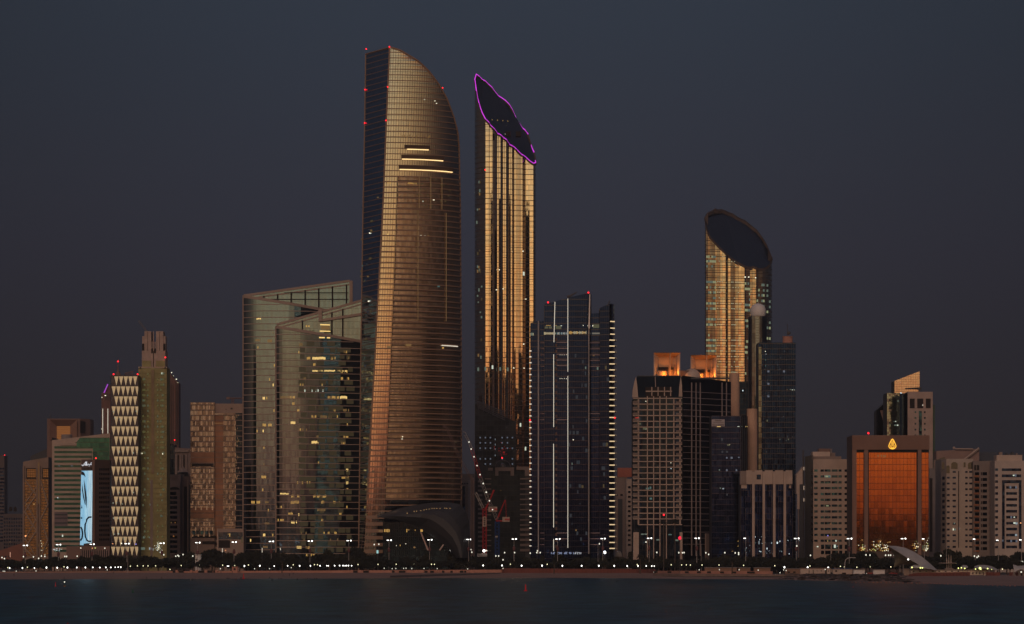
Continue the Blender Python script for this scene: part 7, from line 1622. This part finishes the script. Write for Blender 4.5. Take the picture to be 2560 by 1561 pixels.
for (px, py, h), lab in zip(pl_, ['slim glowing white light post before the patterned brown block', 'slim glowing white light post before the green glass pair', 'short slanted glowing light post by the green glass block', 'slim orange-pink glowing post before the pointed gable block']):
    Y = yfront(px) + 66; o_ = empty('light_post', (X(px, Y), Y, 2.7), lab, 'light post', 'slim glowing light posts')
    part('glowing_tube', MB().tube([P(px, py + h / 2, Y), P(px - (.8 if px > 700 else 0), py - h / 2, Y)], .2, 5), E['led' if px > 100 else 'pinkpost'], o_); part('post', MB().tube([(X(px, Y), Y, 2.7), P(px, py + h / 2, Y)], .12, 4), W['steel'], o_)
for (px, y0, lab) in ((319.5, 1392, 'thin pale flagpole rising from the sand below the triangle-screen tower'), (1495, 1362, 'thin pale pole with a lamp, right side of the light-lined tower'), (1592.5, 1361, 'thin pale pole before the pale apartment tower'), (1753, 1361, 'thin pale pole between the grid block and navy block'), (2077, 1366, 'short twin-headed pale pole before the beige apartment block'), (2366, 1360, 'thin pale pole rising behind the triple mast')):
    Y = yfront(px) + (50 if px > 400 else -40); single('pole', MB().tube([(X(px, Y), Y, 1.5), P(px, y0, Y)], [.18, .1], 5), W['steellt'], lab, 'pole', 'thin pale poles')
o_ = empty('red_signal_light', (X(1699.5, 2478), 2478, 2.7), 'bright red round signal light in front of the beige grid block', 'signal light')
part('signal', MB().ball(P(1699.5, 1345.5, 2478), .95, 8, 6, 1.25), E['redbig'], o_); part('post', MB().tube([(X(1700, 2478.5), 2478.5, 2.7), P(1700, 1350, 2478.5)], .14, 5), W['steel'], o_)
o_ = empty('teal_sign_totem', (X(943.5, 2640), 2636, 2.7), 'glowing pale teal totem sign at the foot of the tallest tower', 'sign')
part('sign_face', MB().box(X(941.5, 2636), X(946, 2636), 2635.4, 2636, Z(1384, 2636), Z(1376, 2636)), E['tealsign'], o_); part('post', MB().tube([(X(943.7, 2636), 2636, 2.7), P(943.7, 1384, 2636)], .2, 4), W['steel'], o_)
# hotel sign letters over the entrance of the light-lined tower
hs_ = empty('entrance_sign', (X(1415, 2632), 2632, 3), 'row of small bluish-white sign letters over the entrance of the light-lined tower', 'sign')
hx = [1378.5, 1382, 1385.5, 1394, 1397.5, 1400, 1404, 1410.5, 1413.5, 1416, 1423, 1426, 1433.5, 1436.5, 1439.5, 1443, 1447, 1450.5]
def glyph(px, k):
    g_ = [[(0, 4.4), (1.2, 0), (2.4, 4.4)], [(0, 0), (0, 4.4)], [(0, 4.4), (0, 0), (2.2, 4.4), (2.2, 0)], [(1.1, 0), (1.1, 4.4), (0, 0)], [(2.2, .5), (1, 0), (0, 1.4), (0, 3), (1, 4.4), (2.2, 4)], [(0, 4.4), (0, 0), (2, 0)]][k % 6]
    return MB().tube([P(px + a, 1381 + b_ * 1.1, 2629) for a, b_ in g_], .16, 3)
for k, x in enumerate(hx): part('sign_letter', glyph(x, k * 5 + 1), E['bluesign'] if k < 13 else E['signwhite'], hs_)
lt = empty('entrance_flood_light', (X(1511, 2628), 2628, 3), 'bright bluish flood light at the corner of the light-lined tower entrance', 'flood light')
part('lamp', MB().ball(P(1512, 1381.5, 2626), .9, 8, 5), E['floodblue'], lt); part('post', MB().tube([(X(1512, 2626.5), 2626.5, 3), P(1512, 1384, 2626.5)], .12, 4), W['steel'], lt)

# ---------------------------------------------------------------- buoys
def buoy(px, py, h, lab, mat, top=None, lamp=None, wbase=1.0):
    Y = EYE / (py - HOR) * F; k = Y / F; x = X(px, Y); H_ = h * k; o_ = empty('buoy', (x, Y, 0), lab, 'buoy', 'channel buoys')
    part('body', MB().lathe((x, Y, 0), [(.46 * wbase * H_ * .62, -.2), (.5 * wbase * H_ * .62, .06 * H_), (.46 * wbase * H_ * .5, .12 * H_), (.2 * wbase * H_ * .6, .2 * H_), (.15 * wbase * H_ * .6, .7 * H_), (.13 * H_ * wbase * .6, H_)], 10), mat, o_)
    if top: part('float_ring', MB().lathe((x, Y, 0), [(.28 * H_, -.1), (.3 * H_, .1 * H_), (.24 * H_, .16 * H_)], 10), top, o_)
    if lamp: part('lamp', MB().ball((x, Y - .3, H_ + .2), .3, 6, 4), lamp, o_)
RB = emis('faint_red_buoy', (1, .01, .01), .035, base=(.5, .01, .015))
buoy(1314, 1478.3, 17, 'red spar buoy on the open water below the light-lined tower', RB); buoy(139, 1466.5, 11, 'small red spar buoy on the water below the striped block', RB, wbase=.75)
buoy(609, 1447.6, 13, 'red buoy close against the beach by the green glass pair', RB); buoy(169.5, 1565, 8, 'red buoy cut off by the bottom edge of the frame', RB, wbase=1.6)
buoy(161.5, 1466.5, 10, 'black buoy on an orange float with a white lamp, next to the small red one', W['black'], wallmat('orange_float', (.5, .22, .03)), E['lampsmall'], .6)
buoy(332, 1482.5, 9, 'dark green low buoy on the water below the triangle-screen tower', wallmat('green_buoy', (.01, .12, .05)), wbase=1.4)
buoy(2133, 1469, 3.5, 'tiny red buoy below the orange glass bank', RB, wbase=1.6)
fl = MB()
many_f = []
x = 2130
while x < 2540:
    py = lerp([(2130, 1457), (2300, 1459.5), (2450, 1464), (2560, 1467)], x) + R.uniform(-.2, .2); Y = EYE / (py - HOR) * F
    many_f.append(single('swim_float', MB().ball((X(x, Y), Y, .1), .32, 6, 4), wallmat('orange_swim_float', (.5, .2, .14)) if x < 2131 else bpy.data.materials['orange_swim_float'], 'small orange float on the swimming line off the sand', 'float', 'orange floats on the swimming line')); x += R.uniform(7, 13)
for o2, lab in zip(many_f, labels([2135 + 10 * k for k in range(len(many_f))], 'orange swimming-line float off the sand below the %s')): o2['label'] = lab

# ---------------------------------------------------------------- people on the sand
def person_mesh(name, pose, mat):
    J = {'stand': [((0, 0, .95), .14), ((0, 0, 1.2), .15), ((0, 0, 1.42), .16), ((0, 0, 1.53), .06), ((0, 0, 1.68), .105), ((.18, 0, 1.40), .06), ((.24, .02, 1.12), .045), ((.25, .04, .86), .035), ((-.18, 0, 1.40), .06), ((-.24, -.02, 1.12), .045), ((-.25, .04, .86), .035), ((.1, 0, .88), .09), ((.11, .02, .48), .065), ((.12, 0, .05), .05), ((.12, -.14, .03), .04), ((-.1, 0, .88), .09), ((-.12, -.02, .48), .065), ((-.13, 0, .05), .05), ((-.13, -.14, .03), .04)]}['stand']
    v = [list(j[0]) for j in J]; rr = [j[1] for j in J]
    if pose == 'walk': v[12] = [.12, -.16, .5]; v[13] = [.12, -.32, .08]; v[14] = [.12, -.46, .06]; v[16] = [-.12, .08, .5]; v[17] = [-.12, .36, .12]; v[18] = [-.12, .26, .04]; v[6] = [.24, .12, 1.14]; v[7] = [.24, .22, .92]; v[10] = [-.24, -.22, .92]
    if pose == 'sit':
        for q in v: q[2] -= .72
        v[11] = [.1, -.05, .18]; v[12] = [.14, -.42, .42]; v[13] = [.14, -.6, .06]; v[14] = [.14, -.74, .04]; v[15] = [-.1, -.05, .18]; v[16] = [-.14, -.4, .2]; v[17] = [-.16, -.8, .06]; v[18] = [-.16, -.92, .08]
        v[7] = [.26, .1, .12]; v[10] = [-.2, -.35, .4]
    ed = [(0, 1), (1, 2), (2, 3), (3, 4), (2, 5), (5, 6), (6, 7), (2, 8), (8, 9), (9, 10), (0, 11), (11, 12), (12, 13), (13, 14), (0, 15), (15, 16), (16, 17), (17, 18)]
    me = bpy.data.meshes.new(name); me.from_pydata([tuple(q) for q in v], ed, []); o_ = bpy.data.objects.new(name, me); COL.objects.link(o_)
    md = o_.modifiers.new('skin', 'SKIN'); 
    for k, r_ in enumerate(rr): me.skin_vertices[0].data[k].radius = (r_, r_ * .8)
    me.skin_vertices[0].data[0].use_root = True
    o_.modifiers.new('sub', 'SUBSURF').render_levels = 1
    dg = bpy.context.evaluated_depsgraph_get(); m2 = bpy.data.meshes.new_from_object(o_.evaluated_get(dg)); m2.name = 'person'; m2.materials.clear(); m2.materials.append(mat)
    bpy.data.objects.remove(o_); return m2
cl_d, cl_g, cl_r = wallmat('dark_clothes', (.025, .02, .025)), wallmat('grey_clothes', (.14, .11, .11)), wallmat('red_clothes', (.25, .04, .05))
PM = {(p_, c_): person_mesh('person', p_, m_) for p_ in ('stand', 'walk', 'sit') for c_, m_ in (('dark', cl_d), ('grey', cl_g), ('red', cl_r))}
ppl = [(35, 1446.5, 'stand', 'dark'), (160, 1438.5, 'walk', 'dark'), (268, 1434, 'stand', 'grey'), (284, 1433.5, 'stand', 'dark'), (366.5, 1438, 'walk', 'dark'), (403.5, 1438, 'walk', 'dark'), (476, 1440.5, 'stand', 'grey'), (481.5, 1441, 'stand', 'dark'), (568, 1436.5, 'sit', 'dark'), (572, 1436.5, 'sit', 'dark'), (581, 1433, 'walk', 'dark'), (590, 1440.5, 'walk', 'red'), (602.5, 1446, 'stand', 'dark'), (674, 1436, 'sit', 'dark'), (680, 1441.5, 'walk', 'dark'), (697, 1437, 'sit', 'grey'), (702, 1437, 'sit', 'dark'), (708, 1434.5, 'sit', 'grey'), (723.5, 1434.5, 'stand', 'dark'), (733, 1434, 'stand', 'dark'), (743, 1441, 'walk', 'dark'), (768.5, 1439.5, 'stand', 'grey'), (773, 1439.5, 'stand', 'grey'), (787, 1437, 'sit', 'dark'), (792, 1437.5, 'sit', 'dark'), (935, 1437, 'sit', 'dark'), (1018, 1436.5, 'stand', 'dark'), (1050.5, 1436, 'stand', 'dark'), (1126, 1442.8, 'stand', 'grey'), (1543, 1443.5, 'sit', 'dark')]
def sandz(px, Y):
    yw, yf = ywater(px), yfront(px) + 1; t_ = max(0, min(1, (Y - yw) / (yf - yw))); ks = (0, .25, .5, .75, 1); 
    for a, b_ in zip(ks, ks[1:]):
        if t_ <= b_: za, zb = 2.7 * a ** .8, 2.7 * b_ ** .8; return za + (zb - za) * (t_ - a) / (b_ - a) + .02
plab = labels([p_[0] for p_ in ppl], 'on the sand below the %s'); vb = {'stand': 'standing', 'walk': 'walking', 'sit': 'sitting'}
for (px, py, pose, c_), lb_ in zip(ppl, plab):
    Y = 2420
    for _ in range(8): Y = (EYE - sandz(px, Y)) / (py - HOR) * F
    o_ = bpy.data.objects.new('person', PM[(pose, c_)]); COL.objects.link(o_); o_.location = (X(px, Y), Y, sandz(px, Y) - .02); o_.rotation_euler.z = R.uniform(-1.5, 1.5)
    tag(o_, 'person in %s clothes %s %s' % (c_, vb[pose], lb_.replace('on the sand', 'on sand').replace('tallest curved tower', 'tallest tower')), 'person', 'people on the beach')

# ---------------------------------------------------------------- cars behind the promenade wall
def car(px, Y, lab, mat, lights):
    o_ = empty('parked_car', (X(px, Y), Y, 2.72), lab, 'car', 'cars on the shore road'); x = X(px, Y)
    body = MB(); prof = [(-2.2, .35), (-2.25, .8), (-1.9, .95), (-1.2, 1.0), (-.7, 1.45), (.7, 1.48), (1.3, 1.0), (2.0, .9), (2.2, .6), (2.2, .35)]
    f = [(x + a, Y - .85, 2.72 + b_) for a, b_ in prof]; k = [(a, Y + .85, c) for a, _, c in f]; body.face(f); body.face(list(reversed(k)))
    for i in range(len(f)): j = (i + 1) % len(f); body.face([f[i], k[i], k[j], f[j]])
    part('body', body, mat, o_)
    part('window', MB().face([(x - 1.05, Y - .87, 3.75), (x - .62, Y - .87, 4.12), (x + .65, Y - .87, 4.14), (x + 1.1, Y - .87, 3.75)]), W['win'], o_)
    for a in (-1.35, 1.35):
        part('wheel', MB().tube([(x + a, Y - .9, 3.04), (x + a, Y - .65, 3.04)], .33, 12), W['black'], o_)
    for a in (-2.27, -2.27) if lights == 'head' else (2.22, 2.22):
        part('headlight' if lights == 'head' else 'tail_light', MB().ball((x + a, Y - .7, 3.35), .17, 6, 4), E['lampsmall'] if lights == 'head' else E['reddim'], o_)
carm = wallmat('car_paint_white', (.55, .5, .48), .3); card = wallmat('car_paint_dark', (.04, .04, .05), .3); carr = wallmat('car_paint_red', (.3, .02, .02), .3)
car(316, 2606, 'white car with lit headlights behind the low sand wall by the triangle-screen tower', carm, 'head'); car(336, 2607, 'dark car with lit headlights behind the low sand wall by the triangle-screen tower', card, 'head')
car(453, 2603, 'dark car with headlights on at the beach wall below the arched block', card, 'head'); car(503, 2603, 'white car with headlights on at the beach wall below the patterned block', carm, 'head')
car(1415, yfront(1415) + 5, 'dark car showing a red tail light above the long red fence', card, 'tail'); car(1643, yfront(1643) + 4, 'white car with warm headlights at the end of the long red fence', carm, 'head')
car(1719, yfront(1719) + 6, 'red car parked behind the terrace wall below the grid block', carr, 'tail'); car(2176, yfront(2176) - 3, 'red vehicle with lit cabin between the white sheds', carr, 'head'); car(2232, yfront(2232) - 2, 'red car parked under the leaning white canopy', carr, 'tail')

# ---------------------------------------------------------------- writing on the rental banner
def text(s_, px0, px1, py0, py1, Y, mat, parent, name='banner_text'):
    c = bpy.data.curves.new(name, 'FONT'); c.body = s_; c.size = 1; c.extrude = .02
    o_ = bpy.data.objects.new(name, c); COL.objects.link(o_); bpy.context.view_layer.update()
    w_, h_ = max(o_.dimensions.x, .01), max(o_.dimensions.y, .01)
    dg = bpy.context.evaluated_depsgraph_get(); me = bpy.data.meshes.new_from_object(o_.evaluated_get(dg)); bpy.data.objects.remove(o_)
    sx, sz = (px1 - px0) * Y / F / w_, (py1 - py0) * Y / F / h_; off = OFF[parent.name]
    xs = min(v.co.x for v in me.vertices); ys = min(v.co.y for v in me.vertices)
    for v in me.vertices: v.co = (X(px0, Y) + (v.co.x - xs) * sx - off[0], Y - v.co.z - off[1], Z(py1, Y) + (v.co.y - ys) * sz - off[2])
    me.materials.clear(); me.materials.append(mat); o2 = bpy.data.objects.new(name, me); COL.objects.link(o2); o2.parent = parent; OFF[o2.name] = off
    return o2
text('02 6134444', 1781, 1809.5, 1060.2, 1064.8, 2599.2, W['dkbrown'], BANNER.root)
many(BANNER.root, 'banner_line', [BANNER.bx(1787, 1804, 1051.5, 1053.2, .5, .56), BANNER.bx(1782, 1809, 1056, 1056.8, .5, .56)], W['dkbrown'])
flush_beacons()
for o in bpy.data.objects:
    if not o.parent and 'category' in o and 'kind' not in o: o['kind'] = 'thing'
# ---------------------------------------------------------------- evening air
hz = MB().box(-1500, 1500, -3200, 4200, -1.6, 420)
m, nt, b = newmat('evening_air'); nt.nodes.remove(b); pv = nt.nodes.new('ShaderNodeVolumePrincipled'); pv.inputs['Density'].default_value = 3e-5; pv.inputs['Color'].default_value = (.92, .92, .95, 1); pv.inputs['Anisotropy'].default_value = .2
nt.links.new(pv.outputs[0], nt.nodes['Material Output'].inputs['Volume'])
o = part('haze', hz, m); o['kind'] = 'stuff'
